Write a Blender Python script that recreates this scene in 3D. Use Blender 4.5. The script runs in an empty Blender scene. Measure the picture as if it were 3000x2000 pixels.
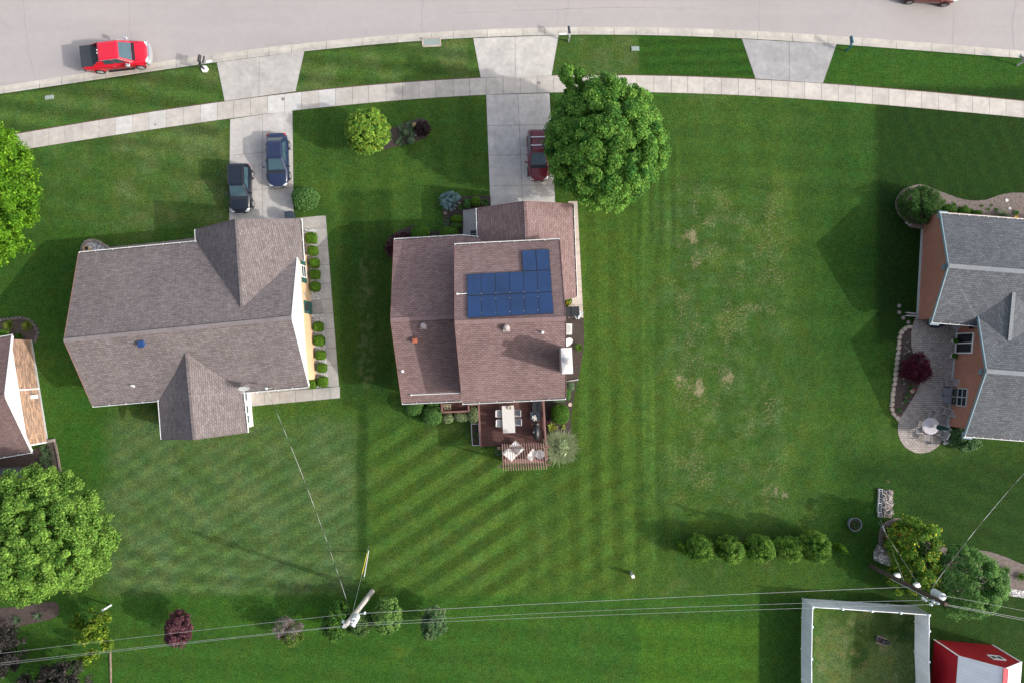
import bpy, math, random
import numpy as np
from mathutils import Vector, Matrix

R = random.Random(11)
SC = bpy.context.scene
COL = SC.collection
CAM_H, F_PX, NAD = 56.0, 2000.0, 1040.0
TH = math.atan((NAD - 1000.0) / F_PX)
cT, sT = math.cos(TH), math.sin(TH)

# ------------------------------------------------------------------ survey helpers
def ray(px, py):
    cx, cy = (px - 1500.0) / F_PX, -(py - 1000.0) / F_PX
    return Vector((cx, cy * cT + sT, cy * sT - cT))

def P(px, py, z=0.0):
    d = ray(px, py); t = (CAM_H - z) / -d.z
    return Vector((d.x * t, d.y * t, z))

def plane(a, b, c):
    n = (b - a).cross(c - a).normalized()
    if n.z < 0: n = -n
    return a, n

def PP(px, py, pl, off=0.0):
    d = ray(px, py); o = Vector((0, 0, CAM_H)); a, n = pl
    t = (a + n * off - o).dot(n) / d.dot(n)
    return o + d * t

def pix(x, y, z=0.0):                       # numpy: world -> survey pixel
    dx, dy, dz = x, y, z - CAM_H
    yc = dy * cT + dz * sT; zc = -dy * sT + dz * cT
    return 1500 + F_PX * dx / -zc, 1000 - F_PX * yc / -zc

def smooth(a, b, x):
    t = np.clip((x - a) / (b - a), 0, 1); return t * t * (3 - 2 * t)

# ------------------------------------------------------------------ materials
MATS = {}
def nt(name):
    m = bpy.data.materials.new(name); m.use_nodes = True
    t = m.node_tree; t.nodes.clear()
    o = t.nodes.new('ShaderNodeOutputMaterial'); b = t.nodes.new('ShaderNodeBsdfPrincipled')
    t.links.new(b.outputs[0], o.inputs[0]); MATS[name] = m
    return m, t, b, o

def N(t, kind, **kw):
    n = t.nodes.new(kind)
    for k, v in kw.items(): setattr(n, k, v)
    return n

def pos(t, uv=False):
    if uv: return N(t, 'ShaderNodeTexCoord').outputs['UV']
    return N(t, 'ShaderNodeNewGeometry').outputs['Position']

def noise(t, vec, scale, detail=4, rough=.6):
    n = N(t, 'ShaderNodeTexNoise'); n.inputs['Scale'].default_value = scale
    n.inputs['Detail'].default_value = detail; n.inputs['Roughness'].default_value = rough
    t.links.new(vec, n.inputs['Vector']); return n.outputs['Fac']

def ramp(t, fac, a, b):
    r = N(t, 'ShaderNodeMapRange'); r.inputs['From Min'].default_value = .25; r.inputs['From Max'].default_value = .75
    r.inputs['To Min'].default_value = a; r.inputs['To Max'].default_value = b
    t.links.new(fac, r.inputs['Value']); return r.outputs[0]

def mulcol(t, col, fac):
    m = N(t, 'ShaderNodeMix', data_type='RGBA', blend_type='MULTIPLY'); m.inputs[0].default_value = 1
    if isinstance(col, tuple): m.inputs[6].default_value = (*col, 1)
    else: t.links.new(col, m.inputs[6])
    t.links.new(fac, m.inputs[7]); return m.outputs[2]

def mixcol(t, fac, a, b):
    m = N(t, 'ShaderNodeMix', data_type='RGBA'); t.links.new(fac, m.inputs[0])
    for s, c in ((6, a), (7, b)):
        if isinstance(c, tuple): m.inputs[s].default_value = (*c, 1)
        else: t.links.new(c, m.inputs[s])
    return m.outputs[2]

def bump(t, b, fac, strength, dist=.02):
    n = N(t, 'ShaderNodeBump'); n.inputs['Strength'].default_value = strength; n.inputs['Distance'].default_value = dist
    t.links.new(fac, n.inputs['Height']); t.links.new(n.outputs[0], b.inputs['Normal'])

def mat(name, c, rough=.7, var=.25, scale=3, c2=None, metal=0, coat=0, bmp=0, fine=None, spec=.5):
    """plain surface: base colour mottled by world-space noise"""
    m, t, b, o = nt(name); p = pos(t)
    n1 = noise(t, p, scale, 5)
    if c2: col = mixcol(t, ramp(t, n1, 0, 1), c, c2)
    else: col = mulcol(t, c, ramp(t, n1, 1 - var, 1 + var))
    if fine:
        col = mulcol(t, col, ramp(t, noise(t, p, fine[0], 2), 1 - fine[1], 1 + fine[1]))
    t.links.new(col, b.inputs['Base Color'])
    b.inputs['Roughness'].default_value = rough; b.inputs['Metallic'].default_value = metal
    b.inputs['Coat Weight'].default_value = coat; b.inputs['Specular IOR Level'].default_value = spec
    if bmp: bump(t, b, noise(t, p, scale * 6, 3), bmp)
    return m

def attrmat(name, rough=.85, fine=(14, .25), mid=(1.2, .2), bmp=0, transl=0, streak=None, big=None, spec=.25):
    """surface whose local colour comes from the 'col' attribute (slab, leaf, lawn tint)"""
    m, t, b, o = nt(name); p = pos(t)
    a = N(t, 'ShaderNodeAttribute', attribute_name='col').outputs['Color']
    if fine: a = mulcol(t, a, ramp(t, noise(t, p, fine[0], 3, .65), 1 - fine[1], 1 + fine[1]))
    if mid: a = mulcol(t, a, ramp(t, noise(t, p, mid[0], 4), 1 - mid[1], 1 + mid[1]))
    if big: a = mulcol(t, a, ramp(t, noise(t, p, big[0], 3), 1 - big[1], 1 + big[1]))
    t.links.new(a, b.inputs['Base Color']); b.inputs['Roughness'].default_value = rough
    b.inputs['Specular IOR Level'].default_value = spec
    if bmp: bump(t, b, noise(t, p, fine[0], 3), bmp, .03)
    if transl:
        tr = N(t, 'ShaderNodeBsdfTranslucent'); t.links.new(a, tr.inputs['Color'])
        mx = N(t, 'ShaderNodeMixShader'); mx.inputs[0].default_value = transl
        t.links.new(b.outputs[0], mx.inputs[1]); t.links.new(tr.outputs[0], mx.inputs[2]); t.links.new(mx.outputs[0], o.inputs[0])
    return m

def brick(name, c1, c2, mortar, w, h, ms=.012, var=.2, rough=.9, bmp=.3, offs=.5, bias=0, big=.12):
    """courses laid in surface coordinates (metres along and up the face)"""
    m, t, b, o = nt(name); uv = pos(t, True); p = pos(t)
    k = N(t, 'ShaderNodeTexBrick', offset=offs); t.links.new(uv, k.inputs['Vector'])
    k.inputs['Color1'].default_value = (*c1, 1); k.inputs['Color2'].default_value = (*c2, 1); k.inputs['Mortar'].default_value = (*mortar, 1)
    k.inputs['Scale'].default_value = 1; k.inputs['Brick Width'].default_value = w; k.inputs['Row Height'].default_value = h
    k.inputs['Mortar Size'].default_value = ms; k.inputs['Bias'].default_value = bias
    mp = N(t, 'ShaderNodeMapping'); mp.inputs['Scale'].default_value = (1.6, 5.5, 1); t.links.new(uv, mp.inputs['Vector'])
    col = mulcol(t, k.outputs['Color'], ramp(t, noise(t, mp.outputs[0], 1.1, 4, .75), 1 - var, 1 + var))
    col = mulcol(t, col, ramp(t, noise(t, p, .35, 3), 1 - big, 1 + big)); m2 = N(t, 'ShaderNodeMapping'); m2.inputs['Scale'].default_value = (1.1, .16, 1); t.links.new(uv, m2.inputs['Vector'])
    col = mulcol(t, col, ramp(t, noise(t, m2.outputs[0], 1.0, 5, .7), 1 - big * .9, 1 + big * .9))      # weather streaks running down the face
    t.links.new(col, b.inputs['Base Color']); b.inputs['Roughness'].default_value = rough; b.inputs['Specular IOR Level'].default_value = .3
    if bmp: bump(t, b, k.outputs['Fac'], -bmp, .01)
    return m

# ------------------------------------------------------------------ mesh builder
class MB:
    def __init__(s): s.v = []; s.f = []; s.c = []; s.cur = None
    def add(s, vs, fs):
        k = len(s.v); s.v += [tuple(v) for v in vs]
        for f in fs: s.f.append(tuple(i + k for i in f)); s.c.append(s.cur)
        return s
    def quad(s, *q): return s.add(q, [tuple(range(len(q)))])
    def ob(s, c, ax, ay, az):                # oriented box: centre and three half-axes
        c, ax, ay, az = map(Vector, (c, ax, ay, az)); vs = []
        for k in (-1, 1):
            for (i, j) in ((-1, -1), (1, -1), (1, 1), (-1, 1)): vs.append(c + ax * i + ay * j + az * k)
        return s.add(vs, [(3, 2, 1, 0), (4, 5, 6, 7), (0, 1, 5, 4), (1, 2, 6, 5), (2, 3, 7, 6), (3, 0, 4, 7)])
    def box(s, x, y, z, sx, sy, sz, rz=0):
        c, n = math.cos(rz), math.sin(rz)
        return s.ob((x, y, z), (c * sx / 2, n * sx / 2, 0), (-n * sy / 2, c * sy / 2, 0), (0, 0, sz / 2))
    def beam(s, a, b, w, h, up=(0, 0, 1)):
        a, b, up = Vector(a), Vector(b), Vector(up); d = (b - a)
        if d.length < 1e-5: return s
        x = d.normalized(); y = up.cross(x)
        if y.length < 1e-3: y = Vector((1, 0, 0)).cross(x)
        y.normalize(); z = x.cross(y)
        return s.ob((a + b) / 2, d / 2, y * w / 2, z * h / 2)
    def prism(s, poly, z0, z1):
        n = len(poly); A = sum(poly[i][0] * poly[(i + 1) % n][1] - poly[(i + 1) % n][0] * poly[i][1] for i in range(n))
        if A < 0: poly = poly[::-1]
        vs = [(p[0], p[1], z0) for p in poly] + [(p[0], p[1], z1) for p in poly]
        return s.add(vs, [tuple(range(n - 1, -1, -1)), tuple(range(n, 2 * n))] + [(i, (i + 1) % n, n + (i + 1) % n, n + i) for i in range(n)])
    def slab(s, poly, t, dirn=(0, 0, -1)):
        n = len(poly); d = Vector(dirn) * t
        nn = Vector((0, 0, 0))
        for i in range(n): nn += Vector(poly[i]).cross(Vector(poly[(i + 1) % n]))
        if nn.dot(d) > 0: poly = poly[::-1]
        vs = [Vector(p) for p in poly] + [Vector(p) + d for p in poly]
        return s.add(vs, [tuple(range(n)), tuple(range(2 * n - 1, n - 1, -1))] + [((i + 1) % n, i, n + i, n + (i + 1) % n) for i in range(n)])
    def tube(s, pts, r, n=6):
        pts = [Vector(p) for p in pts]; rs = r if isinstance(r, (list, tuple)) else [r] * len(pts); vs = []; fs = []
        for i, p in enumerate(pts):
            d = (pts[min(i + 1, len(pts) - 1)] - pts[max(i - 1, 0)]).normalized()
            x = d.cross(Vector((0, 0, 1)));
            if x.length < .05: x = d.cross(Vector((0, 1, 0)))
            x.normalize(); y = x.cross(d)
            for k in range(n):
                a = 2 * math.pi * k / n; vs.append(p + (x * math.cos(a) + y * math.sin(a)) * rs[i])
        for i in range(len(pts) - 1):
            for k in range(n): fs.append((i * n + k, i * n + (k + 1) % n, (i + 1) * n + (k + 1) % n, (i + 1) * n + k))
        fs.append(tuple(range(n - 1, -1, -1))); fs.append(tuple(range(len(vs) - n, len(vs))))
        return s.add(vs, fs)
    def lathe(s, x, y, prof, n=20, sx=1, sy=1):
        vs = []; fs = []
        for r, z in prof:
            for k in range(n): a = 2 * math.pi * k / n; vs.append((x + r * sx * math.cos(a), y + r * sy * math.sin(a), z))
        for i in range(len(prof) - 1):
            for k in range(n): fs.append((i * n + k, i * n + (k + 1) % n, (i + 1) * n + (k + 1) % n, (i + 1) * n + k))
        fs.append(tuple(range(n - 1, -1, -1))); fs.append(tuple(range(len(vs) - n, len(vs))))
        return s.add(vs, fs)
    def cyl(s, x, y, z0, z1, r, n=18): return s.lathe(x, y, [(r, z0), (r, z1)], n)
    def ell(s, c, r, nu=14, nv=8):
        prof = [(max(math.sin(math.pi * i / nv), .02), -math.cos(math.pi * i / nv)) for i in range(nv + 1)]
        k = len(s.v); s.lathe(0, 0, prof, nu)
        s.v[k:] = [(c[0] + v[0] * r[0], c[1] + v[1] * r[1], c[2] + v[2] * r[2]) for v in s.v[k:]]
        return s
    def strip(s, pts, w, z, closed=False):   # flat ribbon along pts
        for a, b in zip(pts[:-1], pts[1:]):
            a, b = Vector((a[0], a[1], z)), Vector((b[0], b[1], z)); d = (b - a)
            if d.length < 1e-4: continue
            y = Vector((-d.y, d.x, 0)).normalized() * w / 2
            s.quad(a - y, b - y, b + y, a + y)
        return s

WL = {}
def wloc(o):
    return WL.get(o.name, Vector((0, 0, 0)))

def pebbles(name, c1, c2, scale, dark=.35):
    m, t, b, o = nt(name); p = pos(t); v = N(t, 'ShaderNodeTexVoronoi'); v.inputs['Scale'].default_value = scale; t.links.new(p, v.inputs['Vector'])
    sp = N(t, 'ShaderNodeSeparateColor'); t.links.new(v.outputs['Color'], sp.inputs[0]); col = mixcol(t, sp.outputs[0], c1, c2)
    r = N(t, 'ShaderNodeMapRange'); r.inputs['From Min'].default_value = .25; r.inputs['From Max'].default_value = .75; r.inputs['To Min'].default_value = 1; r.inputs['To Max'].default_value = dark; t.links.new(v.outputs['Distance'], r.inputs['Value'])
    t.links.new(mulcol(t, col, r.outputs[0]), b.inputs['Base Color']); b.inputs['Roughness'].default_value = .9; bump(t, b, v.outputs['Distance'], -.8, .05); return m

def make(name, verts, faces, m, parent=None, local=False, smooth_=False, cols=None, origin=None):
    V = np.array(verts, dtype=np.float64).reshape(-1, 3)
    if parent is None:
        base = Vector((float((V[:, 0].min() + V[:, 0].max()) / 2), float((V[:, 1].min() + V[:, 1].max()) / 2), float(V[:, 2].min()))) if origin is None else Vector(origin)
    else: base = Vector((0, 0, 0)) if local else wloc(parent)
    V = V - np.array(base)
    me = bpy.data.meshes.new(name)
    me.from_pydata(V.tolist(), [], faces); me.update()
    # surface coordinates: along and up each face
    uvl = me.uv_layers.new(name='UVMap'); n = len(me.loops)
    li = np.empty(n, dtype=np.int32); me.loops.foreach_get('vertex_index', li)
    fn = np.empty(len(me.polygons) * 3); me.polygons.foreach_get('normal', fn); fn = fn.reshape(-1, 3)
    tot = np.empty(len(me.polygons), dtype=np.int32); me.polygons.foreach_get('loop_total', tot)
    nn = np.repeat(fn, tot, axis=0); W = (V + np.array(base))[li]
    flat = np.abs(nn[:, 2]) > .995
    u = np.stack([-nn[:, 1], nn[:, 0], np.zeros(n)], 1); L = np.linalg.norm(u, axis=1, keepdims=True); L[L < 1e-6] = 1; u = u / L
    u[flat] = (1, 0, 0); v = np.cross(nn, u)
    uv = np.stack([(W * u).sum(1), (W * v).sum(1)], 1).astype(np.float32); uvl.data.foreach_set('uv', uv.ravel())
    if cols is not None:
        ca = me.color_attributes.new('col', 'FLOAT_COLOR', 'CORNER')
        cc = np.ones((n, 4), dtype=np.float32); cc[:, :3] = np.repeat(np.array(cols, dtype=np.float32), tot, axis=0)
        ca.data.foreach_set('color', cc.ravel())
    if smooth_: me.polygons.foreach_set('use_smooth', [True] * len(me.polygons))
    if m: me.materials.append(m)
    o = bpy.data.objects.new(name, me); COL.objects.link(o)
    if parent is None: o.location = base
    else: o.parent = parent
    WL[o.name] = base if not local else Vector((0, 0, 0))
    return o

def part(name, mb, m, parent, local=False, sm=False, label=None):
    cols = mb.c if mb.c and mb.c[0] is not None else None
    o = make(name, mb.v, mb.f, m, parent, local, sm, cols)
    if label: o['label'] = label
    return o

def tag(o, label, cat, group=None, kind=None):
    if label: o['label'] = label
    if cat: o['category'] = cat
    if group: o['group'] = group
    if kind: o['kind'] = kind
    return o

def solo(name, mb, m, label, cat, group=None, sm=False, kind=None):
    cols = mb.c if mb.c and mb.c[0] is not None else None
    return tag(make(name, mb.v, mb.f, m, None, False, sm, cols), label, cat, group, kind)

def thing(name, label, cat, loc, rotz=0, group=None):
    o = bpy.data.objects.new(name, None); COL.objects.link(o); o.empty_display_size = .3
    o.location = loc; o.rotation_euler = (0, 0, rotz); WL[o.name] = Vector(loc)
    return tag(o, label, cat, group)

def struct(name, mb, m, sm=False, label=None, cat=None):
    cols = mb.c if mb.c and mb.c[0] is not None else None
    o = make(name, mb.v, mb.f, m, None, False, sm, cols); o['kind'] = 'structure'
    o['label'] = label or name.replace('_', ' '); o['category'] = cat or name.replace('_', ' ')
    return o

def dup(root, loc=None, rotz=None, label=None, group=None):
    r = root.copy(); COL.objects.link(r)
    if loc is not None: r.location = loc
    if rotz is not None: r.rotation_euler = (0, 0, rotz)
    if label: r['label'] = label
    if group: r['group'] = group
    for ch in list(root.children):
        c = ch.copy(); COL.objects.link(c); c.parent = r
        for g in ch.children:
            d = g.copy(); COL.objects.link(d); d.parent = c
    return r

def inset(poly, d):
    """move each edge i (poly[i]->poly[i+1]) inwards by d or d[i]"""
    n = len(poly); pts = [Vector((p[0], p[1])) for p in poly]
    A = sum(pts[i].x * pts[(i + 1) % n].y - pts[(i + 1) % n].x * pts[i].y for i in range(n)); sg = 1 if A > 0 else -1
    ds = d if isinstance(d, (list, tuple)) else [d] * n; L = []
    for i in range(n):
        a, b = pts[i], pts[(i + 1) % n]; e = (b - a).normalized(); nv = Vector((-e.y, e.x)) * sg; L.append((a + nv * ds[i], e))
    out = []
    for i in range(n):
        (p, e), (q, f) = L[i - 1], L[i]; den = e.x * f.y - e.y * f.x
        if abs(den) < 1e-3: out.append(q); continue
        t = ((q.x - p.x) * f.y - (q.y - p.y) * f.x) / den; out.append(p + e * t)
    return [(v.x, v.y) for v in out]

# ------------------------------------------------------------------ foliage
def unit(a): return a / np.maximum(np.linalg.norm(a, axis=1, keepdims=True), 1e-9)

class Leaves:
    def __init__(s, seed): s.q = []; s.c = []; s.g = np.random.default_rng(seed)
    def put(s, p, nrm, size, col, aspect=.55, jit=.5):
        g = s.g; n = len(p); sz = (np.full(n, size) if np.isscalar(size) else size) * g.uniform(.65, 1.3, n)
        nrm = unit(nrm); t = unit(np.cross(nrm, g.normal(size=(n, 3)))); b = np.cross(nrm, t)
        sz = sz[:, None]
        q = np.stack([p + t * sz, p + b * sz * aspect, p - t * sz * .8, p - b * sz * aspect], 1)
        s.q.append(q); c = np.array(col, dtype=float)
        if c.ndim == 1: c = np.repeat(c[None], n, 0)
        s.c.append(c * g.uniform(1 - jit, 1 + jit, (n, 1)))
    def shell(s, c, r, n, size, cols, power=2, zmin=-.3, out=1.2, lump=.06, thick=.06, core=.9):
        """leaves over a (super)ellipsoid, plus a leafy inner body"""
        g = s.g; r = np.array(r, float); d = unit(g.normal(size=(n * 2, 3))); d = d[d[:, 2] > zmin][:n]; n = len(d)
        rho = (np.abs(d / r) ** power).sum(1) ** (-1 / power)
        ph = g.uniform(0, 6.3, 6)
        l = 1 + lump * (np.sin(4 * d[:, 0] + ph[0] + 3 * d[:, 2]) + np.sin(5 * d[:, 1] + ph[1]) + np.sin(9 * d[:, 0] * d[:, 1] + 7 * d[:, 2] + ph[2])) / 1.7
        p = np.array(c) + d * (rho * l * (1 - thick * g.random(n)))[:, None]
        nr = np.sign(d) * np.abs(d) ** (power - 1) / r ** power
        nr = unit(nr) * out + g.normal(size=(n, 3)) * .55 + np.array([0, 0, .45])
        k = g.random((n, 1)); col = np.array(cols[0]) * (1 - k) + np.array(cols[1]) * k
        s.put(p, nr, size, col)
        if core:
            nu, nv = 20, 10; th = np.linspace(0, 2 * np.pi, nu + 1); fz = np.linspace(max(zmin, -.95) , 1, nv + 1)
            D = lambda a, z: np.stack([np.cos(a) * np.sqrt(np.maximum(1 - z * z, 1e-4)), np.sin(a) * np.sqrt(np.maximum(1 - z * z, 1e-4)), z + 0 * a], -1)
            A, Z = np.meshgrid(th, fz); G = D(A, Z); rr = (np.abs(G / r) ** power).sum(-1) ** (-1 / power)
            G = np.array(c) + G * (rr * core)[..., None]
            q = np.stack([G[:-1, :-1], G[:-1, 1:], G[1:, 1:], G[1:, :-1]], 2).reshape(-1, 4, 3)
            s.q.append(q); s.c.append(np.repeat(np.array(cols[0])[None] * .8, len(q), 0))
    def clumps(s, c, r, nc, cr, per, size, cols, zmin=-.35, rin=.62, fill=.15, up=.7, tips=None, aspect=.6, sway=0.1):
        """crown of many leaf clusters set over and inside an uneven ellipsoid"""
        g = s.g; r = np.array(r, float); c = np.array(c, float); d = unit(g.normal(size=(nc * 3, 3))); d = d[d[:, 2] > zmin][:nc]; ph = g.uniform(0, 6.3, 5)
        lum = 1 + sway * (np.sin(3 * d[:, 0] + ph[0]) + np.sin(4 * d[:, 1] + ph[1]) + np.sin(5 * d[:, 2] + 3 * d[:, 0] + ph[2]))
        rad = rin + (1 - rin) * g.random(len(d)) ** .5
        cen = d * r * (rad * lum)[:, None]
        for i in range(len(cen)):
            R_ = cr * g.uniform(.6, 1.35); m = int(per * g.uniform(.6, 1.4)); e = unit(g.normal(size=(m, 3)))
            e[:, 2] = np.abs(e[:, 2]) * np.where(g.random(m) < .75, 1, -1)
            p = c + cen[i] + e * np.array([1, 1, .75]) * (R_ * g.random(m) ** .45)[:, None]
            k = np.clip(g.normal(.5, .28), 0, 1); col = np.array(cols[0]) * (1 - k) + np.array(cols[1]) * k
            cc = np.repeat(col[None], m, 0)
            if tips is not None:
                w = (g.random(m) < tips[1] * (.3 + 1.4 * g.random()))[:, None]; cc = np.where(w, np.array(tips[0]), cc)
            s.put(p, e * .7 + g.normal(size=(m, 3)) * .6 + np.array([0, 0, up]) + d[i] * .3, size, cc, aspect)
        m = int(nc * per * fill); e = unit(g.normal(size=(m, 3))) * (g.random((m, 1)) ** .4) * rin * 1.05; e[:, 2] = np.maximum(e[:, 2], zmin)
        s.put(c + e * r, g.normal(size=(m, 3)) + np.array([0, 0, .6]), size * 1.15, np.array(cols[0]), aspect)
        return c + cen
    def blades(s, c, n, length, width, cols, rise=1.0, droop=.8, seg=4, r0=.06, spread=(.25, 1.0)):
        """arching strap leaves radiating from a crown"""
        g = s.g; a = g.uniform(0, 2 * np.pi, n); sp = g.uniform(*spread, n); L = length * g.uniform(.7, 1.15, n); k = g.random((n, 1))
        col = (np.array(cols[0]) * (1 - k) + np.array(cols[1]) * k) * g.uniform(.75, 1.25, (n, 1))
        dx = np.stack([np.cos(a), np.sin(a), 0 * a], 1); sd = np.stack([-np.sin(a), np.cos(a), 0 * a], 1)
        st = np.array(c) + dx * (r0 * g.random(n))[:, None]; prev = None
        for i in range(seg + 1):
            u = i / seg; x = sp * L * (u ** 1.1); z = L * rise * (u - droop * sp * u * u * .75)
            p = st + dx * x[:, None] + np.array([0, 0, 1]) * z[:, None]; w = (width * (1 - u ** 2.2) * (.5 + 1.2 * u if u < .4 else 1) + .002)
            a_, b_ = p - sd * w / 2, p + sd * w / 2
            if prev is not None: s.q.append(np.stack([prev[0], prev[1], b_, a_], 1)); s.c.append(col)
            prev = (a_, b_)
    def build(s, name, m, parent=None, local=False):
        q = np.concatenate(s.q); c = np.concatenate(s.c); n = len(q)
        f = np.arange(n * 4).reshape(-1, 4)
        me = bpy.data.meshes.new(name); V = q.reshape(-1, 3)
        if parent is None: base = np.array([np.median(V[:, 0]), np.median(V[:, 1]), V[:, 2].min()])
        else: base = np.array(wloc(parent))
        V = V - base
        me.vertices.add(n * 4); me.vertices.foreach_set('co', V.astype(np.float32).ravel())
        me.loops.add(n * 4); me.loops.foreach_set('vertex_index', f.astype(np.int32).ravel())
        me.polygons.add(n); me.polygons.foreach_set('loop_start', np.arange(0, n * 4, 4, dtype=np.int32))
        try: me.polygons.foreach_set('loop_total', np.full(n, 4, dtype=np.int32))
        except Exception: pass
        me.update(calc_edges=True)
        ca = me.color_attributes.new('col', 'FLOAT_COLOR', 'POINT'); cc = np.ones((n * 4, 4), dtype=np.float32); cc[:, :3] = np.repeat(np.clip(c, .002, .9), 4, 0)
        ca.data.foreach_set('color', cc.ravel()); me.materials.append(m)
        o = bpy.data.objects.new(name, me); COL.objects.link(o)
        if parent is None: o.location = base
        else: o.parent = parent
        WL[o.name] = Vector(base); return o

_lat = np.random.default_rng(3).random((512, 512))
def vnoise(x, y, sc, seed=0):
    x = x * sc + seed * 17.3 + 200; y = y * sc + seed * 9.7 + 200; xi = np.floor(x).astype(int); yi = np.floor(y).astype(int)
    fx = x - xi; fy = y - yi; fx = fx * fx * (3 - 2 * fx); fy = fy * fy * (3 - 2 * fy); g = lambda a, b: _lat[a % 512, b % 512]
    return (g(xi, yi) * (1 - fx) + g(xi + 1, yi) * fx) * (1 - fy) + (g(xi, yi + 1) * (1 - fx) + g(xi + 1, yi + 1) * fx) * fy
def fbm(x, y, sc, seed=0, o=4):
    return sum(vnoise(x, y, sc * 2 ** i, seed + i * 3) * .5 ** i for i in range(o)) / sum(.5 ** i for i in range(o))

SUN, SKY, EXPO = 2.35, .15, .58
# ------------------------------------------------------------------ material library
def lawnmat():
    m, t, b, o = nt('lawn_mat'); p = pos(t); a = N(t, 'ShaderNodeAttribute', attribute_name='col').outputs['Color']; dry = N(t, 'ShaderNodeAttribute', attribute_name='dry').outputs['Fac']
    def rng(sc, det, lo, hi, a0, a1, rough=.65):
        r = N(t, 'ShaderNodeMapRange'); r.inputs['From Min'].default_value = lo; r.inputs['From Max'].default_value = hi; r.inputs['To Min'].default_value = a0; r.inputs['To Max'].default_value = a1
        n = noise(t, p, sc, det, rough); t.links.new(n, r.inputs['Value']); return r.outputs[0], n
    f1, n1 = rng(7.5, 3, .34, .66, .55, 1.47, .75); f2, n2 = rng(2.2, 4, .34, .66, .83, 1.17); f3, n3 = rng(17, 2, .35, .65, .70, 1.30)
    a = mulcol(t, mulcol(t, mulcol(t, a, f1), f2), f3)
    hue = mixcol(t, rng(.9, 5, .38, .62, 0, 1)[0], (1.12, 1.0, .90), (.88, 1.0, 1.06)); a = mulcol(t, a, hue)
    # dead blades: pale flecks where the sward is dry
    n4 = noise(t, p, 5.5, 4, .85); s_ = N(t, 'ShaderNodeMath', operation='ADD'); t.links.new(n4, s_.inputs[0]); t.links.new(dry, s_.inputs[1])
    r = N(t, 'ShaderNodeMapRange'); r.inputs['From Min'].default_value = .735; r.inputs['From Max'].default_value = .90; r.inputs['To Max'].default_value = .85; t.links.new(s_.outputs[0], r.inputs['Value'])
    a = mixcol(t, r.outputs[0], a, mulcol(t, (.26, .22, .135), f3))
    t.links.new(a, b.inputs['Base Color']); b.inputs['Roughness'].default_value = .95; b.inputs['Specular IOR Level'].default_value = .1
    bump(t, b, n1, .5, .04); return m
M_lawn = lawnmat()
M_leaf = attrmat('leaf_mat', .65, fine=None, mid=None, transl=.42, spec=.15)
M_conc = attrmat('concrete_mat', .9, fine=(22, .07), mid=(.7, .18), big=(2.6, .12), spec=.2)
def roadmat():
    m, t, b, o = nt('asphalt_mat'); p = pos(t); col = mulcol(t, (.37, .34, .332), ramp(t, noise(t, p, .12, 4), .95, 1.05)); col = mulcol(t, col, ramp(t, noise(t, p, 26, 2), .92, 1.08))
    mp = N(t, 'ShaderNodeMapping'); mp.inputs['Scale'].default_value = (.05, .75, 1); t.links.new(p, mp.inputs['Vector']); col = mulcol(t, col, ramp(t, noise(t, mp.outputs[0], 1, 3), .955, 1.035))   # tyre wear along the lanes
    col = mulcol(t, col, ramp(t, noise(t, p, 1.6, 5, .75), .95, 1.04)); t.links.new(col, b.inputs['Base Color']); b.inputs['Roughness'].default_value = .95; b.inputs['Specular IOR Level'].default_value = .2; return m
M_road = roadmat()
M_crack = mat('crack_mat', (.22, .20, .195), .95, .3, 2)
M_mulch = mat('mulch_mat', (.030, .023, .020), .95, c2=(.075, .055, .045), scale=7, bmp=1, fine=(24, .5))
M_mulch2 = mat('bark_mat', (.10, .078, .068), .95, c2=(.21, .17, .15), scale=5, bmp=1, fine=(20, .45))
M_mulch3 = mat('old_mulch_mat', (.05, .036, .032), .95, c2=(.10, .07, .06), scale=5, bmp=1, fine=(20, .4))
M_gravel = pebbles('white_gravel_mat', (.38, .38, .39), (.85, .85, .86), 11, .4); M_rock = pebbles('white_rock_mat', (.30, .28, .27), (.84, .82, .80), 5.5, .25); M_stone_w = mat('white_stone_mat', (.42, .40, .39), .9, c2=(.72, .70, .68), scale=4, bmp=.4)
M_white = mat('white_trim_mat', (.80, .80, .79), .45, .04, 2)
M_fence = brick('vinyl_board_mat', (.86, .87, .88), (.87, .88, .89), (.66, .68, .70), .15, 5, .007, .05, .45, .3, 0)
M_vinyl = mat('white_vinyl_mat', (.80, .82, .83), .4, .03, 1)
M_dark = mat('black_plastic_mat', (.018, .02, .024), .45, .2, 4)
M_navy = mat('dark_blue_cover_mat', (.022, .034, .055), .6, .25, 4)
M_metal = mat('galvanised_mat', (.52, .54, .55), .35, .08, 4, metal=.6)
M_grey = mat('grey_paint_mat', (.42, .43, .44), .5, .08, 4)
M_glass = mat('window_glass_mat', (.012, .016, .02), .06, .1, 1, spec=.8)
M_wood = mat('weathered_pole_mat', (.24, .18, .14), .9, .25, 3)
M_bark = mat('tree_bark_mat', (.09, .065, .05), .95, .3, 5, bmp=.5)
M_deck = brick('deck_board_mat', (.105, .052, .046), (.125, .063, .055), (.03, .015, .014), 4, .14, .008, .12)
M_redwood = mat('stained_rail_mat', (.20, .105, .09), .7, .12, 3)
M_redslat = mat('stained_slat_mat', (.33, .21, .17), .7, .12, 3)
M_roof1 = brick('brown_grey_shingle_mat', (.155, .130, .128), (.215, .185, .182), (.085, .070, .070), .30, .15, .014, .30, .95, .5, .37)
M_roof2 = brick('red_brown_shingle_mat', (.190, .122, .116), (.250, .172, .166), (.10, .068, .068), .32, .16, .016, .24, .95, .5, .5)
M_roof3 = brick('blue_grey_shingle_mat', (.090, .097, .107), (.136, .145, .158), (.050, .054, .060), .30, .16, .014, .28, .95, .5, .41)
M_cap1 = mat('brown_grey_cap_mat', (.20, .172, .17), .95, .18, 2.5)
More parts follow.
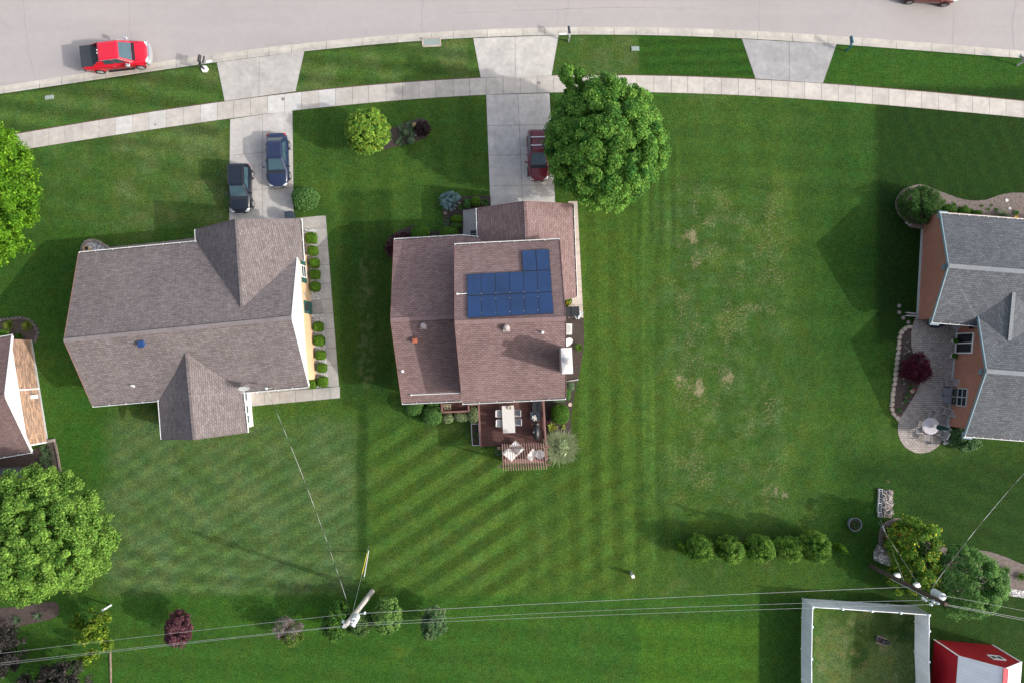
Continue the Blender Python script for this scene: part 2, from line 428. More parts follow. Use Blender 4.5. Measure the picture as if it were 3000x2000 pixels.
M_cap2 = mat('red_brown_cap_mat', (.225, .148, .142), .95, .15, 2.5)
M_cap3 = mat('blue_grey_cap_mat', (.22, .235, .245), .95, .12, 2.5)
M_roof0 = brick('plum_shingle_mat', (.15, .098, .092), (.185, .125, .118), (.08, .055, .055), .32, .16, .014, .25, .95, .5)
M_brick3 = brick('orange_brick_mat', (.36, .145, .095), (.42, .175, .115), (.33, .20, .16), .21, .075, .008, .16, .9, .3)
M_brick0 = brick('mottled_brick_mat', (.46, .28, .18), (.20, .13, .10), (.24, .19, .16), .42, .15, .014, .55, .9, .3)
M_siding = brick('cream_siding_mat', (.66, .46, .27), (.67, .47, .28), (.47, .33, .2), 6, .15, .006, .05, .6, .3)
M_siding2 = brick('tan_siding_mat', (.42, .36, .30), (.44, .37, .31), (.3, .25, .2), 6, .15, .006, .05, .6, .3)
M_wsiding = brick('white_siding_mat', (.82, .82, .82), (.83, .83, .83), (.62, .62, .62), 6, .15, .005, .03, .5, .3)
M_green = mat('dark_green_paint_mat', (.02, .10, .085), .5, .1, 3)
M_paver = brick('grey_paver_mat', (.30, .26, .235), (.42, .37, .335), (.16, .14, .125), .26, .17, .016, .25, .95, .5)
M_stone = mat('edging_stone_mat', (.20, .165, .15), .95, c2=(.30, .26, .245), scale=4, bmp=.4)
M_tanstone = mat('tan_stone_mat', (.34, .26, .20), .95, c2=(.52, .45, .38), scale=5, bmp=.4)

# ------------------------------------------------------------------ street lines (survey pixels)
def fit(pts, deg=5):
    a = np.array(pts, float); c = np.polyfit((a[:, 0] - 1500) / 1500, a[:, 1], deg); return lambda x: np.polyval(c, (np.asarray(x, float) - 1500) / 1500)
kerb_edge = fit([(0, 252), (121, 235), (223, 219), (430, 190), (520, 174), (628, 158), (749, 143), (889, 127), (1125, 104), (1246, 96), (1416, 88), (1500, 85), (1637, 80.5), (1819, 80), (2042, 85), (2154, 90), (2250, 93), (2441, 104), (2658, 121), (2864, 138), (3000, 150)], 4)
kerb_back = fit([(0, 275), (223, 243), (430, 212), (635, 183), (750, 170), (892, 150), (1125, 126), (1228, 119), (1386, 112), (1499, 107), (1637, 103), (1739, 101.5), (1851, 102.5), (2042, 108), (2173, 114), (2250, 118), (2451, 130), (2658, 143), (3000, 172)], 4)
sw_top = fit([(54, 391), (373, 342), (658, 298), (866, 269), (1137, 246), (1408, 229), (1500, 226), (1616, 223), (1863, 222), (2213, 232), (2411, 245.5), (2706, 269), (3000, 297)], 4)
sw_bot = fit([(76, 437), (378, 392), (674, 349), (857, 322), (1141, 299), (1424, 278), (1500, 275), (1610, 273), (1914, 272), (2249, 283), (2403, 295), (2607, 309), (3000, 346)], 4)

# ------------------------------------------------------------------ ground: one sheet to the horizon
xs = np.concatenate([[-1800, -700, -250, -110], np.arange(-58, 58.01, .2), [110, 250, 700, 1800]])
ys = np.concatenate([[-1800, -700, -250, -90], np.arange(-42, 44.01, .2), [90, 250, 700, 1800]])
GX, GY = np.meshgrid(xs, ys); gx, gy = GX.ravel(), GY.ravel()
kx = np.arange(-58, 58.01, .2); kpx = 1500 + F_PX * kx / CAM_H
for _ in range(3): kY = np.array([P(a_, float(kerb_back(a_))).y for a_ in kpx]); kpx = np.array([pix(x_, y_)[0] for x_, y_ in zip(kx, kY)])
GXm, GYm = GX.copy(), GY.copy(); c0 = int(np.argmin(np.abs(xs + 58)))
for i in range(len(kx)):
    j = int(np.searchsorted(ys, kY[i])); GYm[j - 1, c0 + i] = kY[i] - .01; GYm[j, c0 + i] = kY[i] + .02
gy = GYm.ravel()
qx, qy = pix(gx, gy); qx = np.clip(qx, -900, 3900)
mid = (kerb_edge(qx) + kerb_back(qx)) / 2
gz = np.where((qy < kerb_back(qx) - .2) & (qy > mid - 380) & (np.abs(gx) < 60), -.22, 0.0)

NF = fbm(gx, gy, 2.6, 51, 3); NB = fbm(gx, gy, 1.1, 5); WB = (fbm(gx, gy, .5, 9) - .5) * 14
def blob(x, y, r, ry=None):
    d = ((qx - x) / r) ** 2 + ((qy - y) / (ry or r)) ** 2
    return np.clip(1.15 - d * (.8 + .7 * NB), 0, 1)
C_mid = np.array([.045, .094, .018]); C_olive = np.array([.088, .124, .042]); C_sat = np.array([.029, .082, .012]); C_yel = np.array([.064, .114, .019])
C_dark = np.array([.011, .030, .0055]); C_straw = np.array([.17, .145, .08]); C_grey = np.array([.080, .126, .050])
lawn = np.repeat(C_mid[None], len(gx), 0); dry = np.full(len(gx), .02)
def lay(c, w):
    global lawn
    w = np.clip(w, 0, 1)[:, None]; lawn = lawn * (1 - w) + c * w
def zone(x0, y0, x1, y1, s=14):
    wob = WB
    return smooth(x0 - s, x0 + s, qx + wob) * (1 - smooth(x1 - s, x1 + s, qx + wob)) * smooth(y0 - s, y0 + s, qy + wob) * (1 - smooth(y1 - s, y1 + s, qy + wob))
n_big, n_mid, n_sm = fbm(gx, gy, .16, 1), fbm(gx, gy, .55, 2), fbm(gx, gy, 1.7, 3)
lay(C_yel, smooth(.45, .75, n_big) * .5); lay(C_olive, smooth(.55, .8, n_mid) * .5)
# left front lawn, strip lawns
lay(C_olive, zone(-900, 330, 672, 660, 20) * (.25 + .8 * smooth(.35, .7, n_mid)))
lay(C_olive * .9, zone(-900, 180, 640, 420, 8) * (.25 + .6 * smooth(.4, .7, n_mid)))
lay(C_sat * 1.15, zone(-900, 330, 300, 1400, 60) * .55); lay(C_olive, zone(860, 110, 1410, 270, 10) * (.15 + .75 * smooth(.4, .65, n_mid)))
lay(C_olive * .9, zone(1610, 100, 1872, 232, 6) * (.2 + .6 * smooth(.4, .7, n_mid)))
lay(C_sat * .9, zone(1874, 100, 2230, 240, 4) * .92); lay(C_sat * 1.05, zone(2390, 125, 3900, 310, 8) * .8)
lay(C_mid * 1.02, zone(855, 290, 1440, 700, 10) * .8); lay(C_yel, zone(900, 470, 1240, 640, 50) * smooth(.4, .7, n_mid) * .7)
lay(C_sat * 1.2, zone(1640, 260, 1960, 640, 60) * .55)
# big open lawn right of the middle house
lay(C_yel * .92, zone(1640, 560, 1880, 1780, 45) * (.35 + .5 * n_mid)); lay(C_mid, zone(1880, 300, 2420, 1560, 50) * .7)
lay(C_grey * .9, zone(1920, 560, 2340, 1500, 80) * smooth(.42, .7, n_sm) * .4); lay(C_yel, zone(1900, 500, 2420, 1560, 60) * smooth(.5, .75, fbm(gx, gy, .4, 30)) * .7)
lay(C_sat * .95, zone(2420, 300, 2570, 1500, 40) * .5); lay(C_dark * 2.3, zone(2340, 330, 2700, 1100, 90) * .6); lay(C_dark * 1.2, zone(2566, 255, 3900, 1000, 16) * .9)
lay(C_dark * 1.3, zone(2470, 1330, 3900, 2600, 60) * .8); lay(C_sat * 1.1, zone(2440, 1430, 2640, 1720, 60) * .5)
# rear lawns
lay(C_grey * 1.0, zone(300, 1230, 1042, 1742, 30) * (.5 + .45 * smooth(.3, .65, n_mid))); lay(C_olive * 1.05, zone(420, 1180, 1000, 1500, 70) * smooth(.5, .72, n_mid) * .8)
lay(C_sat * 1.1, zone(150, 1150, 330, 1430, 50) * .7)
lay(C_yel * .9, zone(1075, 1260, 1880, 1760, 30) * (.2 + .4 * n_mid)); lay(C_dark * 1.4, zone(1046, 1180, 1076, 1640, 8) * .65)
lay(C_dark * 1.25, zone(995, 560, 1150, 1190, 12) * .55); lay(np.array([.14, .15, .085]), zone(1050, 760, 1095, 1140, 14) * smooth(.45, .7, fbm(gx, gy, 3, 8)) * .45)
lay(C_sat * 1.18, zone(-900, 1742, 2225, 2900, 12) * .75); lay(C_mid, zone(-900, 1800, 2225, 2900, 40) * smooth(.45, .7, n_mid) * .5)
lay(C_yel * np.array([.8, 1.05, .7]), zone(1872, 1815, 2222, 2900, 7) * .75); lay(C_sat * .9, zone(2222, 1740, 2380, 2900, 6) * .7)
lay(C_olive, zone(2385, 1790, 2685, 2900, 8) * (.25 + .75 * smooth(.4, .65, n_mid))); lay(C_straw, zone(2385, 1790, 2685, 2900, 8) * smooth(.62, .8, n_sm) * .55)
lay(C_yel * 1.15, blob(1175, 1910, 45, 22) * .7); lay(C_yel * np.array([.7, 1.1, .6]), blob(905, 1815, 40, 55) * .6)
# mowing marks
def stripes(c, w, ang, per, amp, sh=3.0, ph=0):
    a = math.radians(ang); u = (gx * math.cos(a) + gy * math.sin(a)) / per + ph + (fbm(gx, gy, .25, 12) - .5) * .10
    s_ = np.tanh(np.sin(2 * np.pi * u) * sh) * amp * (.5 + fbm(gx, gy, .4, 14))
    global lawn
    lawn = lawn * (1 + (s_ * w)[:, None])
stripes(0, zone(1075, 1230, 1520, 1760, 50), -57, 1.72, .19, 3.5)
stripes(0, zone(1440, 1100, 1900, 1760, 60), 1, 1.77, .085, 3); stripes(0, zone(1380, 1300, 1900, 1760, 80), -57, 1.72, .10, 2.5)
stripes(0, zone(1660, 560, 1990, 1650, 40), 1, 1.78, .09, 2.5); stripes(0, zone(1850, 420, 1990, 720, 20), 0, .9, .17, 2)
stripes(0, zone(1990, 300, 2560, 1560, 60), 0, 3.1, .06, 1.5); stripes(0, zone(1990, 500, 2560, 1560, 60), 88, 2.6, .05, 1.5)
stripes(0, zone(340, 1250, 1040, 1742, 30), -60, 1.15, .10, 3); stripes(0, zone(330, 1330, 620, 1742, 40), -128, 1.6, .09, 2.5); stripes(0, zone(330, 1600, 1040, 1745, 25), 86, 1.5, .13, 3); stripes(0, zone(330, 1260, 1000, 1560, 40), 87, 2.3, .04, 1.5)
stripes(0, zone(-900, 200, 640, 430, 10), 82, 1.9, .20, 2); stripes(0, zone(860, 120, 1410, 270, 10), 85, 1.55, .16, 2); stripes(0, zone(1874, 100, 2230, 240, 6), 92, .95, .13, 2)
stripes(0, zone(860, 290, 1430, 700, 20), 2, 2.4, .08, 1.5); stripes(0, zone(1640, 290, 2560, 600, 30), 87, 2.2, .06, 1.5); stripes(0, zone(2563, 290, 3900, 600, 10), 20, 1.3, .07, 1.5)
stripes(0, zone(-900, 1750, 2225, 2900, 20), 86, 2.2, .07, 1.5); stripes(0, zone(100, 360, 660, 640, 20), 75, 2.0, .08, 1.5); stripes(0, zone(2560, 1350, 3900, 1700, 30), 70, 1.7, .08, 1.5)
for x in (1858, 1884, 1912): lawn *= (1 + (zone(x - 4, 520, x + 4, 1640, 4) * .30 * smooth(.35, .6, fbm(gx, gy, .5, 40)))[:, None])
# bare and straw patches
for x, y, r, ry, k in ((2020, 690, 26, 26, .8), (2038, 760, 15, 34, .7), (2008, 780, 14, 20, .6), (2066, 706, 9, 7, .7), (1985, 725, 14, 10, .5), (2075, 665, 24, 18, .35), (1985, 1108, 13, 9, .8), (2030, 1122, 40, 14, .6), (2062, 1146, 26, 14, .8), (2125, 1102, 22, 15, .55), (2160, 1115, 16, 12, .5),
                       (2277, 1437, 9, 13, .8), (2302, 1448, 12, 8, .7), (2332, 1480, 6, 7, .6), (2607, 1409, 12, 9, .9), (1335, 1322, 26, 8, .9), (1322, 1308, 18, 9, .6), (1378, 1305, 16, 8, .6), (1357, 1247, 22, 15, .55), (2205, 905, 26, 14, .3), (2060, 920, 30, 20, .25),
                       (2160, 1035, 24, 18, .25), (260, 1345, 7, 38, .55), (252, 1310, 5, 20, .5), (590, 545, 26, 16, .55), (530, 575, 28, 18, .4), (560, 530, 22, 14, .4), (2452, 1895, 6, 13, .7), (2480, 1910, 14, 10, .45), (2570, 1925, 10, 12, .5), (2562, 1955, 8, 9, .7), (2600, 1880, 22, 14, .5), (2865, 1822, 10, 14, .4),
                       (905, 1545, 10, 5, .5), (1118, 1685, 12, 8, .5), (1855, 1700, 14, 8, .5), (1170, 165, 60, 10, .3), (1380, 120, 20, 6, .6), (990, 150, 30, 8, .4), (735, 1185, 30, 5, .0)):
    w_ = blob(x, y, r * 1.35, ry * 1.35 if ry else None) * smooth(.40, .58, NF); lay(C_straw * .8, w_ * k * .2); dry += w_ * k * .25
dry += zone(1900, 480, 2360, 1540, 110) * (.08 + smooth(.38, .66, fbm(gx, gy, .8, 33)) * .13) + zone(300, 1200, 1042, 1742, 20) * (.03 + .10 * smooth(.4, .7, n_mid)) + zone(-900, 330, 672, 660, 20) * smooth(.4, .7, n_mid) * .14 + zone(2385, 1790, 2685, 2900, 8) * .08 + zone(860, 110, 1410, 270, 10) * smooth(.45, .65, n_mid) * .12 - zone(2563, 255, 3900, 1000, 10) * .1
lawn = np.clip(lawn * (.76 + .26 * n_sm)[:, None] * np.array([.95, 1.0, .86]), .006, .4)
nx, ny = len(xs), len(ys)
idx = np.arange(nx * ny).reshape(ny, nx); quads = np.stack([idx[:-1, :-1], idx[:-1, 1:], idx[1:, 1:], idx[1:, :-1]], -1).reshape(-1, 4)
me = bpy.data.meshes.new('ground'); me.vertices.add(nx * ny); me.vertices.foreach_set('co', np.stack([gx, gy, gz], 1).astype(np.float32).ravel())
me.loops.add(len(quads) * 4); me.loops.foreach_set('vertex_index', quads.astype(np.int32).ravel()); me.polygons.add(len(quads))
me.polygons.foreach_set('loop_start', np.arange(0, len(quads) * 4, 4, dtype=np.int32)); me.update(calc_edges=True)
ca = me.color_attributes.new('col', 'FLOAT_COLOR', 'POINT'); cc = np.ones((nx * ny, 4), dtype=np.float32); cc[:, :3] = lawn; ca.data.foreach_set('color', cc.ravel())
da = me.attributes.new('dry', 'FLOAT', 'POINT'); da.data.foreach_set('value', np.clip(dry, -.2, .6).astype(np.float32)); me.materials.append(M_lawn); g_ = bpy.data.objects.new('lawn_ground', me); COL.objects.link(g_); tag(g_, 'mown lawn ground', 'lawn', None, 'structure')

# ------------------------------------------------------------------ street
def XY(px, py): v = P(px, py); return (v.x, v.y)
sx = np.linspace(-420, 3420, 97)
mb = MB()
for a, b in zip(sx[:-1], sx[1:]): mb.quad(P(a, kerb_edge(a) + 4, -.115), P(b, kerb_edge(b) + 4, -.115), P(b, kerb_edge(b) - 342, -.115), P(a, kerb_edge(a) - 342, -.115))
struct('road', mb, M_road, label='pale worn asphalt road')
def slabs(mb, a, b, e0, e1, gap, z, base, jit=.06, th=.05, zf=None):
    """one poured slab between two edge lines, from px x=a to b"""
    q = [XY(a, e0(a)), XY(b, e0(b)), XY(b, e1(b)), XY(a, e1(a))]
    k = R.uniform(1 - jit, 1 + jit); mb.cur = tuple(c * k for c in base); mb.prism(inset(q, gap), z - th, z)
CB = (.47, .435, .395); CG = (.36, .345, .325); CDK = (.17, .155, .14)
mb = MB(); x = -400.0
while x < 3400:                              # rolled kerb and gutter, poured in lengths
    w = R.choice([64, 66, 100, 102, 104]); n = 3
    k = R.uniform(.93, 1.07); mb.cur = (CB[0] * k, CB[1] * k, CB[2] * k * .97)
    for i in range(n):
        a = x + w * i / n + (.5 if i == 0 else 0); b = x + w * (i + 1) / n - (.5 if i == n - 1 else 0); rows = []
        for u in (a, b):
            e, h = kerb_edge(u), kerb_back(u); rows.append([P(u, e, -.19), P(u, e, -.105), P(u, e + (h - e) * .55, -.10), P(u, e + (h - e) * .8, -.03), P(u, e + (h - e) * .9, .008), P(u, h, .014), P(u, h, -.1)])
        for j in range(6): mb.quad(rows[0][j], rows[1][j], rows[1][j + 1], rows[0][j + 1])
    x += w
mb.cur = CDK
for a, b in zip(sx[:-1], sx[1:]): mb.quad(P(a, kerb_edge(a) - 1.2, -.118), P(b, kerb_edge(b) - 1.2, -.118), P(b, kerb_edge(b) + 14, -.125), P(a, kerb_edge(a) + 14, -.125))
struct('kerb', mb, M_conc, True, 'pale concrete kerb and gutter')
mb = MB(); mb.cur = (CB[0], CB[1], CB[2])
for a, b in zip(sx[:-1], sx[1:]):
    q = [XY(a, kerb_edge(a) - 340), XY(b, kerb_edge(b) - 340), XY(b, kerb_edge(b) - 366), XY(a, kerb_edge(a) - 366)]; mb.prism(q, -.19, .01)
struct('far_kerb', mb, M_conc, label='far concrete kerb')
mb = MB(); x = -350.0
white_slabs = (373, 455, 610, 835, 960)
while x < 3380:
    w = 49.5 + R.uniform(-2, 2); c = CB if x > 2230 or (1500 < x < 2240) else tuple(v * .93 for v in CB)
    if any(abs(x + w / 2 - s_) < 30 for s_ in white_slabs): c = (.50, .485, .46)
    slabs(mb, x, x + w, sw_top, sw_bot, .012, .016, c); x += w
mb.cur = (.10, .065, .045)
for a, b in zip(sx[:-1], sx[1:]): mb.quad(P(a, sw_bot(a) + .3, .004), P(b, sw_bot(b) + .3, .004), P(b, sw_top(b) - 2.6, .004), P(a, sw_top(a) - 2.6, .004))
struct('sidewalk', mb, M_conc, label='concrete sidewalk in square slabs')

def bil(q, u, v):
    (ax, ay), (bx, by), (cx, cy), (dx, dy) = q
    return (ax * (1 - u) * (1 - v) + bx * u * (1 - v) + cx * u * v + dx * (1 - u) * v, ay * (1 - u) * (1 - v) + by * u * (1 - v) + cy * u * v + dy * (1 - u) * v)
def panel_grid(mb, q, us, vs, base, z=.014, gap=.014, jit=.05):
    for i in range(len(us) - 1):
        for j in range(len(vs) - 1):
            pts = [bil(q, us[i], vs[j]), bil(q, us[i + 1], vs[j]), bil(q, us[i + 1], vs[j + 1]), bil(q, us[i], vs[j + 1])]
            k = R.uniform(1 - jit, 1 + jit); mb.cur = tuple(c * k for c in base); mb.prism(inset([XY(*p) for p in pts], gap), z - .04, z)
    mb.cur = CDK; mb.quad(*[P(*p, .003) for p in q])
mb = MB(); panel_grid(mb, [(674, 350), (857, 323.5), (861, 662), (671, 662)], [0, .52, 1], [0, .34, .67, 1], (.43, .405, .38)); struct('driveway', mb, M_conc, label='concrete driveway of the left house')
mb = MB(); panel_grid(mb, [(635, 183.5), (892, 150.5), (866, 268.5), (658, 297.5)], [0, .485, 1], [0, 1], (.40, .38, .355)); struct('driveway_apron', mb, M_conc, label='concrete driveway apron of the left house')
mb = MB(); panel_grid(mb, [(1424, 278.5), (1610, 273.5), (1629, 640), (1438, 640)], [0, .5, 1], [0, .25, .49, .735, 1], (.48, .45, .425)); struct('driveway', mb, M_conc, label='concrete driveway of the middle house')
mb = MB(); panel_grid(mb, [(1386, 112.5), (1637, 103.5), (1616, 222.5), (1408, 228.5)], [0, .49, 1], [0, 1], (.48, .455, .425)); struct('driveway_apron', mb, M_conc, label='clean pale driveway apron of the middle house')
mb = MB(); panel_grid(mb, [(2173, 114.5), (2451, 130), (2411, 245), (2213, 231.5)], [0, .5, 1], [0, 1], (.315, .31, .31)); struct('driveway_apron', mb, M_conc, label='grey stained driveway apron leading to the empty lawn')

mb = MB()
def crack(pts, w=.024):
    out = []
    for (a, b) in zip(pts[:-1], pts[1:]):
        n = max(2, int(math.hypot(b[0] - a[0], b[1] - a[1]) / 7))
        for i in range(n): out.append((a[0] + (b[0] - a[0]) * i / n + R.uniform(-1.6, 1.6), a[1] + (b[1] - a[1]) * i / n + R.uniform(-1.2, 1.2)))
    out.append(pts[-1]); w3 = [P(x, y, -.111) for x, y in out]
    for i in range(len(w3) - 1): mb.strip([w3[i], w3[i + 1]], w * R.uniform(.5, 1.2), -.111)
for c in ([(68, -40), (72, 60), (82, 150), (103, 232)], [(380, -40), (378, 85), (391, 112)], [(1240, -30), (1236, 40), (1237, 95)], [(1669, -30), (1667, 25), (1636, 30), (1633, 78)], [(1660, 30), (1655, 76)], [(2228, -20), (2222, 45), (2226, 92)],
          [(1500, 32), (1660, 27), (1800, 22), (1930, 24), (2080, 26)], [(1330, 40), (1460, 34)], [(2795, 40), (2790, 130)], [(775, 132), (830, 128), (880, 128)], [(690, 152), (745, 138)], [(0, 60), (30, 85)], [(2980, -10), (2965, 60), (2970, 145)]): crack(c)
struct('road_cracks', mb, M_crack, label='thin cracks across the asphalt')
# ------------------------------------------------------------------ houses
def v2(p): return (p[0], p[1])
def wallpt(px, py, a, b):
    """metres along wall a->b and height where the sight line meets the wall"""
    a, b = Vector((a[0], a[1], 0)), Vector((b[0], b[1], 0)); e = (b - a).normalized(); n = Vector((e.y, -e.x, 0))
    q = PP(px, py, (a, n)); return (q - a).dot(e), q.z
def wrect(mb, a, b, s0, s1, z0, z1, off, th, sgn=1):
    """flat box on wall a->b, standing off..off+th proud of it (sgn picks the side)"""
    a, b = Vector((a[0], a[1], 0)), Vector((b[0], b[1], 0)); e = (b - a).normalized(); n = Vector((e.y, -e.x, 0)) * sgn
    c = a + e * (s0 + s1) / 2 + n * (off + th / 2); c.z = (z0 + z1) / 2
    return mb.ob(c, e * (s1 - s0) / 2, n * th / 2, (0, 0, (z1 - z0) / 2))
def wframe(mb, a, b, s0, s1, z0, z1, w, off, th, sgn=1):
    wrect(mb, a, b, s0, s1, z0, z0 + w, off, th, sgn); wrect(mb, a, b, s0, s1, z1 - w, z1, off, th, sgn)
    wrect(mb, a, b, s0, s0 + w, z0 + w, z1 - w, off, th, sgn); wrect(mb, a, b, s1 - w, s1, z0 + w, z1 - w, off, th, sgn)
def window(parent, a, b, s0, s1, z0, z1, sgn=1, mull=(), hm=(), fm=None, w=.07):
    f = MB(); wframe(f, a, b, s0, s1, z0, z1, w, .002, .07, sgn)
    for m_ in mull: wrect(f, a, b, m_ - w / 2, m_ + w / 2, z0 + w, z1 - w, .004, .062, sgn)
    for h in hm: wrect(f, a, b, s0 + w, s1 - w, h - .025, h + .025, .006, .05, sgn)
    o = part('window', f, fm or M_white, parent); g = MB(); wrect(g, a, b, s0 + w * .9, s1 - w * .9, z0 + w * .9, z1 - w * .9, .002, .025, sgn)
    part('pane', g, M_glass, o); return o
M_trough = mat('gutter_trough_mat', (.13, .12, .115), .9, .3, 3)
def lift(v, dz): return Vector((v[0], v[1], v[2] + dz))
def gutter(parent, a, b, out, brackets=1.2, w=.12, m=None):
    a, b = Vector(a), Vector(b); o = Vector(out); o.z = 0; o.normalize(); g = MB(); c = o * (w / 2 + .002)
    g.beam(lift(a + o * w, -.085), lift(b + o * w, -.085), .038, .12)
    k = g; n = max(1, int((b - a).length / brackets)); e = (b - a).normalized()
    for i in range(n + 1):
        p = a + e * min(max((b - a).length * i / n, .05), (b - a).length - .05); g.beam(lift(p + o * .02, -.03), lift(p + o * (w - .01), -.03), .035, .02)
    go = part('gutter', g, m or M_white, parent); g = MB(); g.beam(lift(a + o * (w / 2 - .008), -.12), lift(b + o * (w / 2 - .008), -.12), w - .03, .05); part('trough', g, M_trough, go); return go
def fascia(parent, pts, m=None, w=.05, h=.17):
    f = MB()
    for a, b in zip(pts[:-1], pts[1:]): f.beam(lift(a, -.055), lift(b, -.055), w, h)
    return part('rake_board', f, m or M_white, parent)
def ridgecap(roof, segs, m, w=.30):
    f = MB()
    for a, b in segs:
        a, b = Vector(a), Vector(b); n = max(1, int((b - a).length / .28))
        for i in range(n):
            p, q = a.lerp(b, i / n), a.lerp(b, (i + .96) / n); f.beam(lift(p, .022), lift(q, .030), w, .03)
    return part('ridge_cap', f, m, roof)
def vent_pipe(roof, base, r, h, m, name='vent_pipe', mush=False):
    g = MB(); x, y, z = base
    if mush: g.lathe(x, y, [(r * .55, z - .1), (r * .55, z + h * .5), (r, z + h * .5), (r * 1.02, z + h * .65), (r * .75, z + h * .9), (r * .3, z + h)], 20); g.box(x, y, z + .02, r * 2.3, r * 2.3, .03)
    else: g.lathe(x, y, [(r, z - .1), (r, z + h), (r * .6, z + h), (r * .55, z + h - .05)], 12); g.lathe(x, y, [(r * 2.2, z + .0), (r * 1.2, z + .06)], 12)
    return part(name, g, m, roof, sm=False)
class Roof:
    def __init__(s): s.mb = MB()
    def face(s, *p): s.mb.slab(list(p), .11); return s

# ---------- left house (brown-grey roof, cream gable wall)
E1, R1, R2 = P(230, 743, 2.55), P(187, 997, 5.35), P(855, 931, 5.35)
pn = plane(E1, R1, R2); E2 = PP(576, 710, pn); G1 = PP(871, 755, pn)
S_, K_ = P(270, 1187, 2.85), P(905, 1129, 2.85); ps = plane(R1, R2, (S_ + K_) / 2)
S_, K_, Q_, L_ = [PP(x, y, ps) for x, y in ((270, 1187), (905, 1129), (466, 1170), (709, 1146))]
V1 = PP(709, 902, pn); C1 = P(574, 672, 2.6); D1 = P(692, 642, V1.z + .02); EE = P(879, 641, 2.6); F1 = P(887, 766, 2.6)
V2_ = PP(546, 1034, ps); O1 = P(475, 1286, 2.7); N1 = P(569, 1287, V2_.z); M1 = P(722, 1266, 2.7)
h1 = thing('ranch_house', 'single storey house with brown grey roof and cream siding beside the driveway with two cars', 'house', (P(550, 950).x, P(550, 950).y, 0))
rf = Roof().face(E1, E2, V1, G1, R2, R1).face(C1, D1, V1, E2).face(D1, EE, F1, G1, V1).face(R1, S_, Q_, V2_, L_, K_, R2).face(V2_, Q_, O1, N1).face(V2_, N1, M1, L_)
roof1 = part('roof', rf.mb, M_roof1, h1)
ridgecap(roof1, [(R1, R2)], M_cap1); ridgecap(roof1, [(D1, V1)], M_roof1, .2); ridgecap(roof1, [(N1, V2_)], M_roof1, .2)
foot = inset([v2(E1), v2(E2), v2(C1), v2(EE), v2(F1), v2(G1), v2(K_), v2(L_), v2(M1), v2(O1), v2(Q_), v2(S_)], [.45, .35, .25, .55, .25, .16, .45, .5, .25, .4, .45, .2])
wb = MB(); wb.prism(foot, -.05, 2.42); part('wall', wb, M_siding, h1)
fE1, fE2, fC, fE, fF, fG, fK, fL, fM, fO, fQ, fS = foot
def gable(parent, a, b, apex, z0, m, th=.12, name='gable', drop=.2):
    g = MB(); a, b = Vector((a[0], a[1], z0)), Vector((b[0], b[1], z0)); e = (b - a).normalized(); n = Vector((e.y, -e.x, 0)); t = (Vector(apex) - a).dot(e)
    ap = a + e * t; ap.z = apex[2] - drop; c = Vector((parent.location.x, parent.location.y, 0)); sg = 1 if (ap - c).dot(n) < 0 else -1
    g.slab([a, b, ap], th, n * sg); return part(name, g, m, parent)
gable(h1, fG, fK, R2, 2.42, M_wsiding); gable(h1, fE1, fS, R1, 2.42, M_wsiding); gable(h1, fC, fE, D1, 2.42, M_wsiding); gable(h1, fO, fM, N1, 2.42, M_wsiding)
gutter(h1, E1, E2, (-.05, 1, 0)); gutter(h1, E2, C1, (-1, 0, 0)); gutter(h1, S_, Q_, (.05, -1, 0)); gutter(h1, L_, K_, (.05, -1, 0)); gutter(h1, Q_, O1, (-1, 0, 0)); gutter(h1, EE, F1, (1, 0, 0)); gutter(h1, M1, L_, (1, 0, 0))
fascia(h1, [G1, R2, K_], w=.07); fascia(h1, [E1, R1, S_], M_redwood, .03); fascia(h1, [C1, D1, EE], M_roof1, .03); fascia(h1, [O1, N1, M1], M_roof1, .03)
# east wall: shuttered window, dark green door
def east(px0, py0, px1, py1, a, b): (s0, z0), (s1, z1) = wallpt(px0, py0, a, b), wallpt(px1, py1, a, b); return min(s0, s1), max(s0, s1), min(z0, z1), max(z0, z1)
s0, s1, z0, z1 = east(890, 779, 875, 808, fG, fK); z0, z1 = .95, 2.2
sg1 = 1 if (Vector((fK[1] - fG[1], -(fK[0] - fG[0])))).x > 0 else -1
window(h1, fG, fK, s0, s1, z0, z1, sg1, hm=[(z0 + z1) / 2])
for a_, b_ in ((s0 - .42, s0 - .03), (s1 + .03, s1 + .42)):
    g = MB(); wrect(g, fG, fK, a_, b_, z0, z1, .002, .04, sg1)
    for k in range(9): wrect(g, fG, fK, a_ + .05, b_ - .05, z0 + .1 + k * .125, z0 + .16 + k * .125, .042, .01, sg1)
    part('shutter', g, M_green, h1)
s0, s1, _, _ = east(906, 884, 884, 916, fG, fK)
g = MB(); wrect(g, fG, fK, s0, s1, .08, 2.12, .002, .05, sg1); dr = part('door', g, M_green, h1); g = MB(); wrect(g, fG, fK, s0 + .2, s1 - .2, 1.1, 1.95, .053, .01, sg1); part('pane', g, M_glass, dr)
g = MB(); wrect(g, fG, fK, s0 - .55, s0 - .4, 1.7, 1.95, .002, .12, sg1); part('wall_lamp', g, M_metal, h1)
